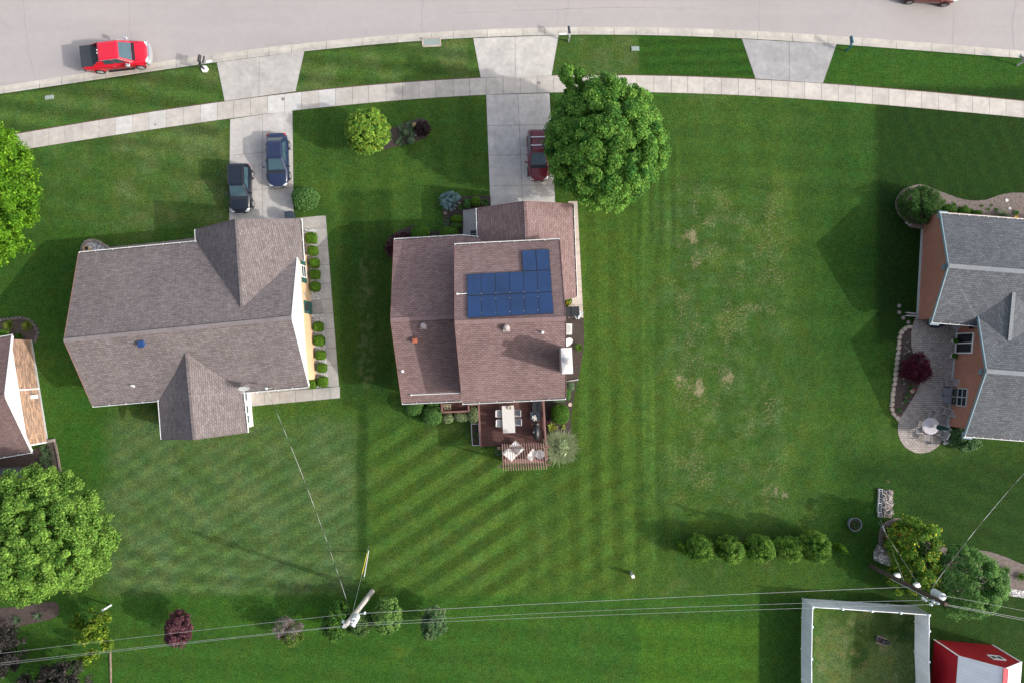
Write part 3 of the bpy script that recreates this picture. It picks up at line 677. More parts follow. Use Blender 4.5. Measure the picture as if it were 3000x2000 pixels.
# sunroom glazing on the rear wing
sgl = 1 if Vector((fM[1] - fL[1], -(fM[0] - fL[0]))).x > 0 else -1
Lw = (Vector(fM) - Vector(fL)).length
g = MB(); wrect(g, fL, fM, .05, Lw - .02, .02, 2.38, .003, .05, sgl); part('sunroom_front', g, M_white, h1)
for a_, b_ in ((.42, 1.25), (1.55, 2.2), (2.32, 2.98)):
    k = Lw / 3.3
    g = MB(); wframe(g, fL, fM, a_ * k, b_ * k, .75, 2.15, .05, .055, .04, sgl); w_ = part('window', g, M_white, h1); g = MB(); wrect(g, fL, fM, a_ * k + .05, b_ * k - .05, .8, 2.1, .056, .012, sgl); part('pane', g, mat('sky_glass_mat', (.09, .12, .15), .08, .1, 1) if 'sky_glass_mat' not in MATS else MATS['sky_glass_mat'], w_)
# garage door at the front
sgg = 1 if Vector((fE[1] - fC[1], -(fE[0] - fC[0]))).y > 0 else -1; Lg = (Vector(fE) - Vector(fC)).length
g = MB()
for k in range(4): wrect(g, fC, fE, Lg - 5.6, Lg - .7, .05 + k * .54, .57 + k * .54, .002, .04, sgg)
part('garage_door', g, M_white, h1)
g = MB(); x, y, z = PP(417, 1006, ps); g.box(x, y, z + .12, .42, .34, .34, .1); g.box(x + .02, y - .2, z + .22, .46, .18, .05, .1); part('roof_vent', g, mat('blue_vent_mat', (.015, .05, .16), .5, .2, 3), roof1)
x, y, z = PP(391, 1128, ps); g = MB(); g.tube([(x, y, z - .1), (x, y, z + .34)], .05, 8); g.tube([(x, y, z + .30), (x + .16, y - .06, z + .33), (x + .19, y - .07, z + .2)], .05, 8); part('vent_pipe', g, M_white, roof1)
mastb = PP(795, 1135, ps); MAST = lift(mastb, 1.1); g = MB(); g.tube([lift(mastb, -.2), MAST], .035, 8); g.lathe(MAST.x, MAST.y, [(.05, MAST.z - .1), (.11, MAST.z - .05), (.12, MAST.z + .08), (.03, MAST.z + .14)], 12); part('service_mast', g, M_metal, roof1)
db = PP(727, 1126, ps); dt = thing('satellite_dish', 'oval grey satellite dish at the roof edge above the sunroom', 'satellite dish', db)
g = MB(); g.tube([lift(db, -.05), lift(db, .55), lift(db + Vector((.02, -.05, 0)), .7)], .025, 8); part('mount', g, M_metal, dt)
g = MB(); c = lift(db, .74) + Vector((-.02, -.22, 0)); nd = Vector((.22, -.92, .42)).normalized(); ux = Vector((1, .1, 0)); ux = (ux - nd * ux.dot(nd)).normalized(); uy = nd.cross(ux); vs = []; fs = []
for i in range(5):
    for k in range(24): a = k * math.pi / 12; r_ = i / 4; vs.append(c + ux * math.cos(a) * .44 * r_ + uy * math.sin(a) * .40 * r_ + nd * (.10 * r_ * r_ - .05))
for i in range(4):
    for k in range(24): fs.append((i * 24 + k, i * 24 + (k + 1) % 24, (i + 1) * 24 + (k + 1) % 24, (i + 1) * 24 + k))
g.add(vs, fs); part('reflector', g, M_grey, dt, sm=True)
g = MB(); f0 = c + nd * .42 + uy * .25; g.tube([c - uy * .36, f0], .02, 6); g.ob(f0, ux * .11, uy * .03, nd * .05); g.ob(f0 + nd * .06, ux * .03, uy * .03, nd * .06); part('feed_arm', g, M_grey, dt)
# house surrounds
mb = MB(); mb.cur = None
g = MB()
def flat(name, pts, z, m, label, th=.06, cat=None): g = MB(); g.prism([XY(*p) for p in pts], z - th, z); return struct(name, g, m, label=label, cat=cat)
mb = MB(); CW = (.37, .35, .325)
for y0, y1 in ((632, 668), (668, 720), (720, 775), (775, 829), (829, 877), (877, 917), (917, 962), (962, 1019), (1019, 1067), (1067, 1131)):
    k = R.uniform(.93, 1.05); mb.cur = tuple(c * k for c in CW); f_ = lambda y: (925 + (y - 668) * .0825, 954.5 + (y - 632) * .0785)
    mb.prism(inset([XY(f_(y0)[0], y0 + 1.5), XY(f_(y0)[1], y0), XY(f_(y1)[1], y1), XY(f_(y1)[0], y1 + 1.5)], .012), -.02, .03)
for x0, x1 in ((735, 776), (776, 820), (820, 866), (866, 916), (916, 967), (967, 996)):
    k = R.uniform(.93, 1.05); mb.cur = tuple(c * k for c in CW); f_ = lambda x: (1152 - (x - 750) * .085, 1188 - (x - 750) * .093)
    mb.prism(inset([XY(x0, f_(x0)[0]), XY(x1, f_(x1)[0]), XY(x1, f_(x1)[1]), XY(x0, f_(x0)[1])], .012), -.02, .031)
k = .8; mb.cur = tuple(c * k for c in CW); mb.prism([XY(907, 879), XY(943, 877), XY(948, 917), XY(910, 919)], -.02, .05); mb.cur = CW; mb.prism([XY(868, 640), XY(926, 634), XY(928, 667), XY(868, 672)], -.02, .034)
struct('side_walkway', mb, M_conc, label='grey concrete walkway round the cream gable wall')
flat('gravel_bed', [(888, 672), (926, 668), (943.5, 877), (908, 879)], .02, M_gravel, 'white gravel bed of the clipped boxwood row'); flat('gravel_bed', [(909, 920), (949, 919), (963, 1131), (905, 1137), (905, 1100)], .021, M_gravel, 'white gravel bed with boxwoods at the house corner')
flat('gravel_bed', [(735, 1140), (906, 1118), (908, 1137), (752, 1152), (735, 1154)], .019, M_gravel, 'white gravel strip under the rear eave')
flat('gravel_bed', [(243, 745), (243, 728), (252, 714), (268, 708), (285, 711), (302, 722), (318, 732), (580, 706), (580, 740)], .02, M_gravel, 'white gravel bed edged with brown blocks along the front eave')
mb = MB(); g = MB()
def ring_blocks(pts, size, label, group, m, name='edging_block', h=.14, jit=.1, n=None, flatk=1.0):
    """a row of separate blocks laid along a line of survey pixels"""
    w = [P(*p) for p in pts]; L = [0]
    for a, b in zip(w[:-1], w[1:]): L.append(L[-1] + (b - a).length)
    n = n or max(1, int(L[-1] / size)); first = None
    for i in range(n):
        s_ = L[-1] * (i + .5) / n; k = max(j for j in range(len(L)) if L[j] <= s_ + 1e-6); k = min(k, len(w) - 2); t = (s_ - L[k]) / (L[k + 1] - L[k] + 1e-9); p = w[k].lerp(w[k + 1], t); d = w[k + 1] - w[k]
        if first is None:
            b = MB(); hw = size * .48; prof = [(-hw, -hw * .7), (-hw * .9, hw * .55), (-hw * .35, hw * .8), (hw * .35, hw * .8), (hw * .9, hw * .55), (hw, -hw * .7)]
            b.prism(prof, -.04, h); b.prism(inset(prof, .025), h, h + .02); first = make(name, b.v, b.f, m, origin=(0, 0, 0)); o = first; tag(o, label, 'edging block', group)
        else: o = first.copy(); COL.objects.link(o)
        o.location = (p.x, p.y, 0); o.rotation_euler = (R.uniform(-.03, .03), R.uniform(-.03, .03), math.atan2(d.y, d.x) + R.uniform(-jit, jit)); o.scale = (1, R.uniform(.85, 1.1) * flatk, R.uniform(.8, 1.2))
ring_blocks([(575, 702), (440, 717), (322, 729), (306, 719), (288, 708), (270, 704.5), (254, 709), (243, 722), (240, 743)], .31, 'scalloped brown block edging the gravel bed along the left house front', 'scalloped blocks at the left house', M_stone)
pt = P(262, 731); t_ = thing('flower_pot', 'round cream clay pot on white gravel at the front corner of the left house', 'plant pot', (pt.x, pt.y, .02)); b = MB(); b.lathe(pt.x, pt.y, [(.15, .02), (.21, .4), (.24, .4), (.24, .47), (.19, .47), (.18, .38)], 18); part('pot', b, mat('cream_clay_mat', (.5, .33, .18), .8, .1, 4), t_, sm=False); b = MB(); b.cyl(pt.x, pt.y, .3, .385, .178); part('soil', b, M_mulch, t_)
def wheelie(x, y, rz, label, m=M_dark, tall=1.05, group=None):
    t = thing('trash_bin', label, 'trash bin', (x, y, .02), rz, group); b = MB(); vs = []
    for z, k in ((0, .8), (tall * .9, 1)):
        for i, j in ((-1, -1), (1, -1), (1, 1), (-1, 1)): vs.append((i * .31 * k, j * .36 * k, z + .02))
    b.add(vs, [(3, 2, 1, 0), (4, 5, 6, 7), (0, 1, 5, 4), (1, 2, 6, 5), (2, 3, 7, 6), (3, 0, 4, 7)]); part('body', b, m, t, True)
    b = MB(); b.ob((0, 0, tall * .94), (.33, 0, 0), (0, .38, 0), (0, 0, .025)); b.ob((0, 0, tall * .97), (.27, 0, 0), (0, .3, 0), (0, 0, .02)); part('lid', b, m, t, True)
    b = MB(); b.tube([(-.28, -.42, tall * .9), (.28, -.42, tall * .9)], .02, 6); part('handle', b, m, t, True)
    for s_ in (-1, 1):
        b = MB(); b.tube([(s_ * .26, -.36, .12), (s_ * .32, -.36, .12)], .11, 12); part('wheel', b, M_dark, t, True)
    return t
q = P(858, 640); wheelie(q.x, q.y, .1, 'dark trash bin at the garage corner beside the round shrub', M_navy)

# ---------- middle house (red-brown split-level roof)
h2 = thing('split_level_house', 'red brown roofed split level house with blue solar panels between two lawns', 'house', (P(1400, 940).x, P(1400, 940).y, 0))
AL, AR = P(1144, 937, 5.75), None
a1 = P(1154, 704, 3.0); a3 = P(1177, 1179, 3.0); pa_n = plane(a1, AL, AL + (P(1340, 692, 3.0) - a1)); 
dirx = (P(1353, 1171, 3.0) - a3).normalized()
pa_n = plane(a1, AL, AL + dirx); pa_s = plane(a3, AL, AL + dirx)
wallx = P(1352, 940, 5.75)
a2 = PP(1360, 692, pa_n); aR = AL + dirx * 7.2; a1 = PP(1154, 704, pa_n); a3 = PP(1177, 1179, pa_s); a4 = a3 + dirx * 6.6
b1, b2 = P(1331, 719, 5.05), P(1640, 704, 5.05); BL, BR = P(1332, 945, 8.15), P(1658, 934, 8.15); b3, b4 = P(1354, 1179, 5.05), P(1659, 1164, 5.05)
pb_n = plane((b1 + b2) / 2, BL, BR); pb_s = plane((b3 + b4) / 2, BL, BR)
b1, b2, b3, b4 = PP(1331, 719, pb_n), PP(1640, 704, pb_n), PP(1354, 1179, pb_s), PP(1659, 1164, pb_s)
g1, gA, g2, g3 = P(1399, 610, 2.65), P(1538, 590, 4.55), P(1677, 597, 2.65), P(1688, 871, 2.65)
gdir = (g3 - g2).normalized(); gB = gA + gdir * 8.2; g4 = PP(1402, 695, plane(g1, gA, gB)); g5 = PP(1412, 760, plane(g1, gA, gB))
g3 = g2 + gdir * (g3 - g2).length; pgl = plane(g1, gA, gB)
a2b = PP(1402, 697, pa_n); vly = PP(1424, 714, pa_n)
rf = Roof().face(a1, a2, PP(1360, 760, pa_n), aR, AL).face(AL, aR, a4, a3)
rf.face(lift(a2, -.12), lift(a2b, -.12), lift(PP(1424, 714, pa_n), -.12), lift(PP(1424, 760, pa_n), -.12), lift(PP(1360, 760, pa_n), -.12)); roof2a = part('roof', rf.mb, M_roof2, h2)
ridgecap(roof2a, [(AL, AL + dirx * 5.6)], M_cap2)
rf = Roof().face(b1, b2, BR, BL).face(BL, BR, b4, b3); roof2 = part('roof', rf.mb, M_roof2, h2, label='upper red brown shingle roof'); ridgecap(roof2, [(BL, BR)], M_cap2)
rf = Roof().face(g1, gA, gB, lift(g1 + gdir * 3.2, 0)).face(gA, g2, g3, gB); roofg = part('roof', rf.mb, M_roof2, h2, label='garage red brown shingle roof'); ridgecap(roofg, [(gA, gA + gdir * 3.1)], M_roof2, .2)
wb = MB(); fb = inset([v2(b1), v2(b2), v2(b4), v2(b3)], [.4, .2, .4, .2]); wb.prism(fb, -.05, 4.9)
fa = inset([v2(a1), v2(aR), v2(a4), v2(a3)], [.4, .1, .4, .2]); wb.prism(fa, -.05, 2.85)
gq = [v2(g1), v2(g2), v2(g3), v2(g1 + gdir * 8.2)]; fg = inset(gq, [.3, .4, .25, .4]); wb.prism(fg, -.05, 2.45); part('wall', wb, M_siding2, h2)
for a_, b_, ap, z_ in ((fb[0], fb[3], BL, 4.9), (fb[1], fb[2], BR, 4.9), (fa[0], fa[3], AL, 2.85), (fg[0], fg[1], gA, 2.45)): gable(h2, a_, b_, ap, z_, M_siding2)
upn, dnn = (-.05, 1, 0), (.05, -1, 0)
gutter(h2, a1, a2, upn, .9); gutter(h2, lift(a2, -.12), lift(a2b, -.12), upn, .9); gutter(h2, b1, b2, upn, 1.1); gutter(h2, a3, P(1352, 1171, 3.0), dnn, 1.0); gutter(h2, b3, b4, dnn, 1.25); gutter(h2, g1, g4, (-1, 0, 0), 1.0); gutter(h2, g2, g3, (1, 0, 0), 1.0)
fascia(h2, [a1, AL, a3], M_redwood, .03); fascia(h2, [b1, BL, b3], M_redwood, .03); fascia(h2, [b2, BR, b4], M_redwood, .03); fascia(h2, [g1, gA, g2], M_redwood, .03)
for px, py, pl, rr, ro in ((1241, 952, pa_s, .22, roof2a), (1484, 958, pb_s, .22, roof2)): vent_pipe(ro, PP(px, py + 3, pl), rr, .42, mat('pink_grey_vent_mat', (.42, .35, .34), .6, .06, 3) if 'pink_grey_vent_mat' not in MATS else MATS['pink_grey_vent_mat'], 'roof_turbine', True)
for px, py, pl, ro in ((1179, 1086, pa_s, roof2a), (1589, 973, pb_s, roof2)): vent_pipe(ro, PP(px, py, pl), .06, .32, M_white)
x, y, z = PP(1217, 998, pa_s); g = MB(); g.box(x, y, z + .14, .30, .30, .32, .05); g.box(x, y, z + .33, .36, .36, .05, .05); g.cyl(x, y, z + .35, z + .40, .09, 10); part('flue', g, mat('rust_orange_mat', (.42, .13, .07), .8, .2, 4), roof2a)
g = MB(); p0, p1 = PP(1205, 1156, pa_s, .06), PP(1349, 1150, pa_s, .06); g.tube([p0, p1], .035, 8); g.tube([p0 + Vector((0, 0, -.05)), lift(p0, .12)], .06, 8); part('conduit', g, M_white, roof2a)
# chimney
cz = 9.3; ct = [P(1643, 1019, cz), P(1675, 1017, cz), P(1679, 1094, cz), P(1647, 1095, cz)]
g = MB(); g.prism([v2(p) for p in inset(ct, .05)], 2.0, cz - .1); ch = part('chimney', g, M_siding2, roof2)
g = MB(); cc_ = sum((Vector(p) for p in ct), Vector()) / 4; apex = lift(cc_, .12); top = [lift(p, -.02) for p in ct]
g.prism([v2(p) for p in ct], cz - .16, cz - .02); k_ = [cc_.lerp(p, .2) for p in top]; k_ = [Vector((p.x, p.y, cz + .06)) for p in k_]
for i in range(4): g.quad(lift(top[i], .003), lift(top[(i + 1) % 4], .003), k_[(i + 1) % 4], k_[i])
part('cap', g, mat('chimney_cap_mat', (.58, .56, .55), .55, .05, 2.0, c2=(.66, .64, .63)), ch)
g = MB(); g.lathe(cc_.x, cc_.y, [(.16, cz), (.16, cz + .3), (.24, cz + .32), (.24, cz + .42), (.05, cz + .48)], 20); part('flue', g, mat('flue_mat', (.42, .40, .39), .6, .08, 3), ch)
# front: garage door, porch door ; side: few openings seen from a step aside
Lg2 = (Vector(fg[1]) - Vector(fg[0])).length; sq = 1 if Vector((fg[1][1] - fg[0][1], -(fg[1][0] - fg[0][0]))).y > 0 else -1
g = MB()
for k in range(4): wrect(g, fg[0], fg[1], 1.2, Lg2 - 1.2, .03 + k * .54, .55 + k * .54, .002, .04, sq)
part('garage_door', g, M_white, h2)
sqb = 1 if Vector((fb[2][1] - fb[3][1], -(fb[2][0] - fb[3][0]))).y < 0 else -1
g = MB(); wframe(g, fb[3], fb[2], 2.2, 4.0, .65, 2.7, .07, .002, .05, sqb); sd = part('door', g, M_white, h2); g = MB(); wrect(g, fb[3], fb[2], 2.26, 3.94, .71, 2.64, .002, .02, sqb); part('pane', g, M_glass, sd)
window(h2, fb[3], fb[2], .6, 1.9, 3.2, 4.4, sqb); window(h2, fb[3], fb[2], 5.2, 6.6, 3.2, 4.4, sqb)

# solar array
sa = thing('solar_array', 'fourteen dark blue solar panels in an L shape on the red brown roof', 'solar panels', PP(1495, 860, pb_n))
X = [1368.5, 1409, 1450.8, 1491.5, 1532.3, 1573.3, 1613.5]
def solar(q):
    q = [PP(px, py, pb_n, .11) for px, py in q]; c = sum(q, Vector()) / 4; n = pb_n[1]
    q = [c + (p - c) * .985 for p in q]; g = MB(); g.slab(q, .04, -n); pn_ = part('panel', g, M_dark, sa)
    q2 = [c + (p - c) * .975 + n * .003 for p in q]; g = MB(); g.quad(*q2); part('cells', g, M_solar, pn_)
m, t, b, o = nt('solar_cell_mat'); uv = pos(t, True); k = N(t, 'ShaderNodeTexBrick', offset=0); t.links.new(uv, k.inputs['Vector'])
k.inputs['Color1'].default_value = (.003, .025, .092, 1); k.inputs['Color2'].default_value = (.004, .029, .105, 1); k.inputs['Mortar'].default_value = (.008, .05, .15, 1); k.inputs['Scale'].default_value = 1; k.inputs['Brick Width'].default_value = .16; k.inputs['Row Height'].default_value = .16; k.inputs['Mortar Size'].default_value = .006
t.links.new(mulcol(t, k.outputs['Color'], ramp(t, noise(t, pos(t), .6, 3), .75, 1.3)), b.inputs['Base Color']); b.inputs['Roughness'].default_value = .22; b.inputs['Coat Weight'].default_value = .25; b.inputs['Coat Roughness'].default_value = .3; M_solar = m
rowy = lambda r_, i: (803 - (X[i] - 1368) * .049, 867 - (X[i] - 1368) * .048, 932 - (X[i] - 1368) * .054)[r_]
xs_ = lambda r_, i: X[i] + (0, 3 * (i / 6), 8 * (i / 6))[r_] + (0, .6, 1.2)[r_]
for r_ in range(2):
    for i in range(6): solar([(xs_(r_, i), rowy(r_, i)), (xs_(r_, i + 1), rowy(r_, i + 1)), (xs_(r_ + 1, i + 1), rowy(r_ + 1, i + 1)), (xs_(r_ + 1, i), rowy(r_ + 1, i))])
solar([(1528.5, 734), (1568.5, 731.5), (1572.8, 792.8), (1532, 794.6)]); solar([(1569.3, 731.4), (1608.5, 729.5), (1613, 791), (1573.5, 792.7)])
g = MB()
for i in range(1, 6):
    for yy in (rowy(1, i) - 4, rowy(1, i) + 12, rowy(2, i) - 12): p = PP(X[i] + 2.5 * i / 6 + 1, yy, pb_n, .13); g.box(p.x, p.y, p.z, .045, .045, .03)
part('clamp', g, M_grey, sa)
g = MB(); g.tube([PP(1340, 861.5, pb_n, .06), PP(1369, 860, pb_n, .06)], .03, 8); g.box(*PP(1340, 861.5, pb_n, .08), .12, .12, .1); part('conduit', g, M_white, sa)

# ---------- right house (blue-grey roof, orange brick)
h3 = thing('brick_house', 'orange brick house with blue grey shingle roof cut off by the right edge', 'house', (P(2850, 950).x, P(2850, 950).y, 0))
c1, c2_ = P(2755, 627, 2.75), P(3000, 646, 2.75); CL = P(2779, 779, 4.5); d3 = (c2_ - c1).normalized(); CR = CL + d3 * 20; c3 = P(2730, 941, 2.7)
pc_n = plane(c1, CL, CR); pc_s = plane(c3, CL, CR); c2_ = c1 + d3 * 20.5
c4 = PP(2866, 952, pc_s)
DL = P(2890, 1086, 4.5); DR = DL + d3 * 16; e3 = P(2827, 1274, 2.65); e4 = e3 + d3 * 18; pd_s = plane(e3, DL, DR); e1 = P(2866, 934, 2.75); pd_n = plane(e1, DL, DR)
ap1 = PP(2970, 857, pc_s); ap2 = PP(2957, 998, pd_n); lc = P(2865, 927, 2.9); rc = P(3062, 940, 2.9)
rf = Roof().face(c1, c2_, CR, CL).face(CL, CR, c3 + d3 * 21, ap1 + d3 * 6, ap1, lc, c4, c3).face(DL, DR, e4, e3).face(lc, DL, DR, ap2 + d3 * 7, ap2).face(lc, ap1, ap2).face(ap1, ap1 + d3 * 5.5, ap2 + d3 * 5.5, ap2) if False else None
rf = Roof().face(c1, c2_, CR, CL).face(CL, CR, CR + (c3 - CL), PP(3075, 965, pc_s), ap1, lc, c4, c3).face(DL, DR, e4, e3).face(lift(lc, -.02), DL, DR, DR + (lc - DL), rc, ap2).face(lc, ap1, ap2).face(ap1, rc, ap2)
roof3 = part('roof', rf.mb, M_roof3, h3); ridgecap(roof3, [(CL, CR), (DL, DR)], M_cap3, .34); ridgecap(roof3, [(ap1, ap2)], M_cap3, .26)
w1, w2 = XY(2701.5, 640), XY(2685.5, 936); w3, w4 = XY(2803, 945), XY(2775, 1246)
d2 = (d3.x, d3.y)
def off2(p, k): return (p[0] + d2[0] * k, p[1] + d2[1] * k)
wb = MB()
def gwall(a, b, apex, ea, eb, depth):        # brick gable wall with its end returns
    A, B = Vector((a[0], a[1], -.05)), Vector((b[0], b[1], -.05)); e = (B - A).normalized(); n = Vector((-e.y, e.x, 0)); n = n if n.x > 0 else -n; t = (Vector(apex) - A).dot(e)
    p = A + e * t; wb.slab([A, B, Vector((b[0], b[1], eb)), Vector((p.x, p.y, apex[2] - .22)), Vector((a[0], a[1], ea))], depth, d3)
gwall(w1, w2, CL, 2.55, 2.5, 14); gwall(w3, w4, DL, 2.55, 2.48, 11); part('wall', wb, M_brick3, h3)
g = MB(); sgw = -1 if Vector((w2[1] - w1[1], -(w2[0] - w1[0]))).x > 0 else 1
for a_, b_ in ((w1, w2), (w3, w4)): wrect(g, a_, b_, 0, (Vector(b_) - Vector(a_)).length, -.05, .25, .002, .05, sgw)
part('foundation', g, mat('pale_foundation_mat', (.40, .42, .42), .9, .1, 2), h3)
M_bluetrim = mat('blue_grey_trim_mat', (.20, .28, .32), .55, .08, 2)
fascia(h3, [c1, CL, c3], M_bluetrim, .08, .2); fascia(h3, [lc, DL, e3], M_bluetrim, .08, .2)
g = MB()
for e_, px in ((c1, .9), (c3, .9), (e3, .9)):
    q = e_ + d3 * .35; g.ob((q.x, q.y, e_.z - .28), d3 * .35, Vector((-d3.y, d3.x, 0)) * .28, (0, 0, .10))
part('eave_return', g, M_bluetrim, h3)
gutter(h3, c1, c2_, (.08, 1, 0), .75); gutter(h3, c3, c4, (-.08, -1, 0), .7); gutter(h3, e3, e4, (-.08, -1, 0), .7)
for (px, py), (a_, b_) in (((2768, 782), (w1, w2)), ((2876, 1088), (w3, w4))):
    s_, z_ = wallpt(px, py, a_, b_); g = MB(); wrect(g, a_, b_, s_ - .22, s_ + .22, z_ - .2, z_ + .18, .003, .10, sgw)
    for k in range(4): wrect(g, a_, b_, s_ - .17, s_ + .17, z_ - .16 + k * .085, z_ - .11 + k * .085, .104, .015, sgw)
    part('gable_vent', g, M_bluetrim, h3)
# patio door and window in the rear brick wall
sD0, zD0 = wallpt(2806, 976, w3, w4); sD1, zD1 = wallpt(2852, 1035, w3, w4); sa_, sb_ = min(sD0, sD1), max(sD0, sD1)
window(h3, w3, w4, sa_, sb_, .18, 2.25, sgw, mull=[(sa_ + sb_) / 2], w=.09).name = 'patio_door'
s0, z0 = wallpt(2806, 1135, w3, w4); s1, z1 = wallpt(2840, 1192, w3, w4); s0, s1 = min(s0, s1), max(s0, s1)
window(h3, w3, w4, s0, s1, .95, 2.15, sgw, mull=[(s0 + s1) / 2], hm=[1.55], fm=M_grey, w=.08)
for k in (0, 1):
    q0, q1 = s0 + .1 + k * (s1 - s0) / 2, s0 - .1 + (k + 1) * (s1 - s0) / 2; g = MB(); wrect(g, w3, w4, q0, q1, .62, .84, .003, .24, sgw); fbx = part('flower_box', g, M_dark, h3)
    L_f = Leaves(50 + k); A, B = Vector((w3[0], w3[1], 0)), Vector((w4[0], w4[1], 0)); e = (B - A).normalized(); n_ = Vector((e.y, -e.x, 0)) * sgw; c_ = A + e * (q0 + q1) / 2 + n_ * .13
    pts = np.array([c_ + e * R.uniform(-1, 1) * (q1 - q0) / 2 + n_ * R.uniform(-.1, .12) + Vector((0, 0, R.uniform(.84, 1.0))) for _ in range(260)]); L_f.put(pts, L_f.g.normal(size=(260, 3)) + np.array([0, 0, 1]), .05, np.where(L_f.g.random((260, 1)) < .2, np.array([.6, .5, .52]), np.array([.04, .10, .025])))
    L_f.build('flowers', M_leaf, fbx)
s_, z_ = wallpt(2847, 960, w3, w4); g = MB(); wrect(g, w3, w4, s_ - .1, s_ + .1, 1.75, 2.1, .003, .14, sgw); part('wall_lamp', g, M_dark, h3)

# ---------- far-left house (plum roof, mottled brick)
h0 = thing('gable_house', 'house with white gable over mottled orange brick at the left edge', 'house', (P(0, 1160).x, P(0, 1160).y, 0))
u0, u1 = XY(92, 995), XY(140, 1295); f1, FL, f3 = P(35, 984, 2.45), P(14, 1158, 4.35), P(92, 1321, 2.45); dl = Vector((u1[0] - u0[0], u1[1] - u0[1], 0)).normalized(); dw = Vector((dl.y, -dl.x, 0)); dw = dw if dw.x < 0 else -dw
rf = Roof().face(f1, FL, FL + dw * 14, f1 + dw * 14).face(FL, f3, f3 + dw * 14, FL + dw * 14); roof0 = part('roof', rf.mb, M_roof0, h0); ridgecap(roof0, [(FL, FL + dw * 14)], M_roof0, .26)
g = MB(); A, B = Vector((*u0, -.05)), Vector((*u1, -.05)); g.prism([u0, u1, (u1[0] + dw.x * 13, u1[1] + dw.y * 13), (u0[0] + dw.x * 13, u0[1] + dw.y * 13)], -.05, 2.3); part('wall', g, M_brick0, h0)
gable(h0, u0, u1, FL, 2.3, M_wsiding, name='gable'); fascia(h0, [f1, FL, f3], w=.08); gutter(h0, f3, f3 + dw * 14, dl, 1.0); gutter(h0, f1, f1 + dw * 14, -dl, 1.0)
sg0 = 1 if Vector((u1[1] - u0[1], -(u1[0] - u0[0]))).x > 0 else -1; Lw0 = (B - A).length
g = MB(); wrect(g, u0, u1, 0, Lw0, -.05, .12, .002, .06, sg0); part('foundation', g, M_grey, h0)
g = MB(); s_, _ = wallpt(112, 1138, u0, u1); wrect(g, u0, u1, s_ - .05, s_ + .05, .1, 2.3, .003, .08, sg0); wrect(g, u0, u1, Lw0 - .08, Lw0 + .02, .0, 2.3, .003, .05, sg0); part('downspout', g, M_white, h0)
g = MB(); s_, _ = wallpt(117, 1160, u0, u1); wrect(g, u0, u1, s_ - .15, s_ + .15, .55, 1.15, .003, .2, sg0); part('meter_box', g, M_white, h0)

# ---------- red barn shed
sh = thing('garden_shed', 'red barn shed with white roof at the bottom right corner', 'shed', (P(2840, 1990).x, P(2840, 1990).y, 0))
s1_, s2_ = XY(2737, 1872), XY(2908, 1888); ss = Vector((s2_[0] - s1_[0], s2_[1] - s1_[1], 0)); sw = ss.length; ss.normalize(); sn = Vector((ss.y, -ss.x, 0)); sn = sn if sn.y < 0 else -sn
def SP(u, v, z): return Vector((s1_[0], s1_[1], 0)) + ss * u + sn * v + Vector((0, 0, z))
ez, az, D_ = 3.15, 4.75, 6.0
g = MB(); g.slab([SP(0, 0, -.05), SP(sw, 0, -.05), SP(sw, 0, ez), SP(sw / 2, 0, az - .08), SP(0, 0, ez)], D_, sn)
mt = brick('red_siding_mat', (.36, .012, .022), (.38, .013, .024), (.25, .008, .015), 8, .15, .006, .06, .55, .3); part('wall', g, mt, sh)
g = MB(); g.slab([SP(-.06, -.06, ez - .02), SP(sw / 2, -.06, az), SP(sw / 2, D_ + .1, az), SP(-.06, D_ + .1, ez - .02)], .06); g.slab([SP(sw / 2, -.06, az), SP(sw + .06, -.06, ez - .02), SP(sw + .06, D_ + .1, ez - .02), SP(sw / 2, D_ + .1, az)], .06)
rs = part('roof', g, M_roofw if 'M_roofw' in globals() else brick('white_metal_roof_mat', (.78, .79, .80), (.80, .81, .82), (.60, .62, .63), .24, 6, .008, .04, .4, .2, 0), sh)
g = MB(); g.beam(SP(sw / 2, -.07, az + .03), SP(sw / 2, D_ + .1, az + .03), .38, .05); part('ridge_cap', g, mat('red_ridge_mat', (.45, .03, .05), .5, .05, 2), rs)
g = MB()
for u in (.0, sw): g.beam(SP(u, -.012, 0), SP(u, -.012, ez - .03), .16, .03, up=sn)
part('corner_trim', g, M_white, sh)
a_, b_ = v2(SP(0, 0, 0)), v2(SP(sw, 0, 0)); sgs = 1 if Vector((b_[1] - a_[1], -(b_[0] - a_[0]))).y > 0 else -1
sx0, _ = wallpt(2896, 1921, a_, b_); sx1, _ = wallpt(2945, 1938, a_, b_)
u_ = sw * .66; window(sh, a_, b_, u_ - .5, u_ + .5, 2.35, 3.1, sgs, mull=[u_], w=.08)

# ---------- white privacy fence
fn = thing('privacy_fence', 'tall white vinyl privacy fence round a small yard beside the red shed', 'fence', (P(2520, 1900).x, P(2520, 1900).y, 0))
FT = [(2351, 1752), (2436, 1757), (2519, 1763), (2600, 1768), (2680, 1774)]; FLp = [(2351, 1752), (2349, 1807), (2347.5, 1898), (2348, 1988), (2349, 2080)]; FR = [(2680, 1774), (2680, 1819), (2679, 1906), (2683, 2000), (2686, 2090)]
zf = 1.92
for run, io in ((FT, -1), (FLp, 1), (FR, 1)):
    for a_, b_ in zip(run[:-1], run[1:]):
        A, B = P(*a_), P(*b_); g = MB(); g.beam(Vector((A.x, A.y, zf / 2)), Vector((B.x, B.y, zf / 2)), .04, zf - .1); g.beam(Vector((A.x, A.y, zf - .06)), Vector((B.x, B.y, zf - .06)), .06, .14); g.beam(Vector((A.x, A.y, .12)), Vector((B.x, B.y, .12)), .06, .14)
        part('fence_panel', g, M_fence if 'M_fence' in globals() else M_vinyl, fn)
seen = set()
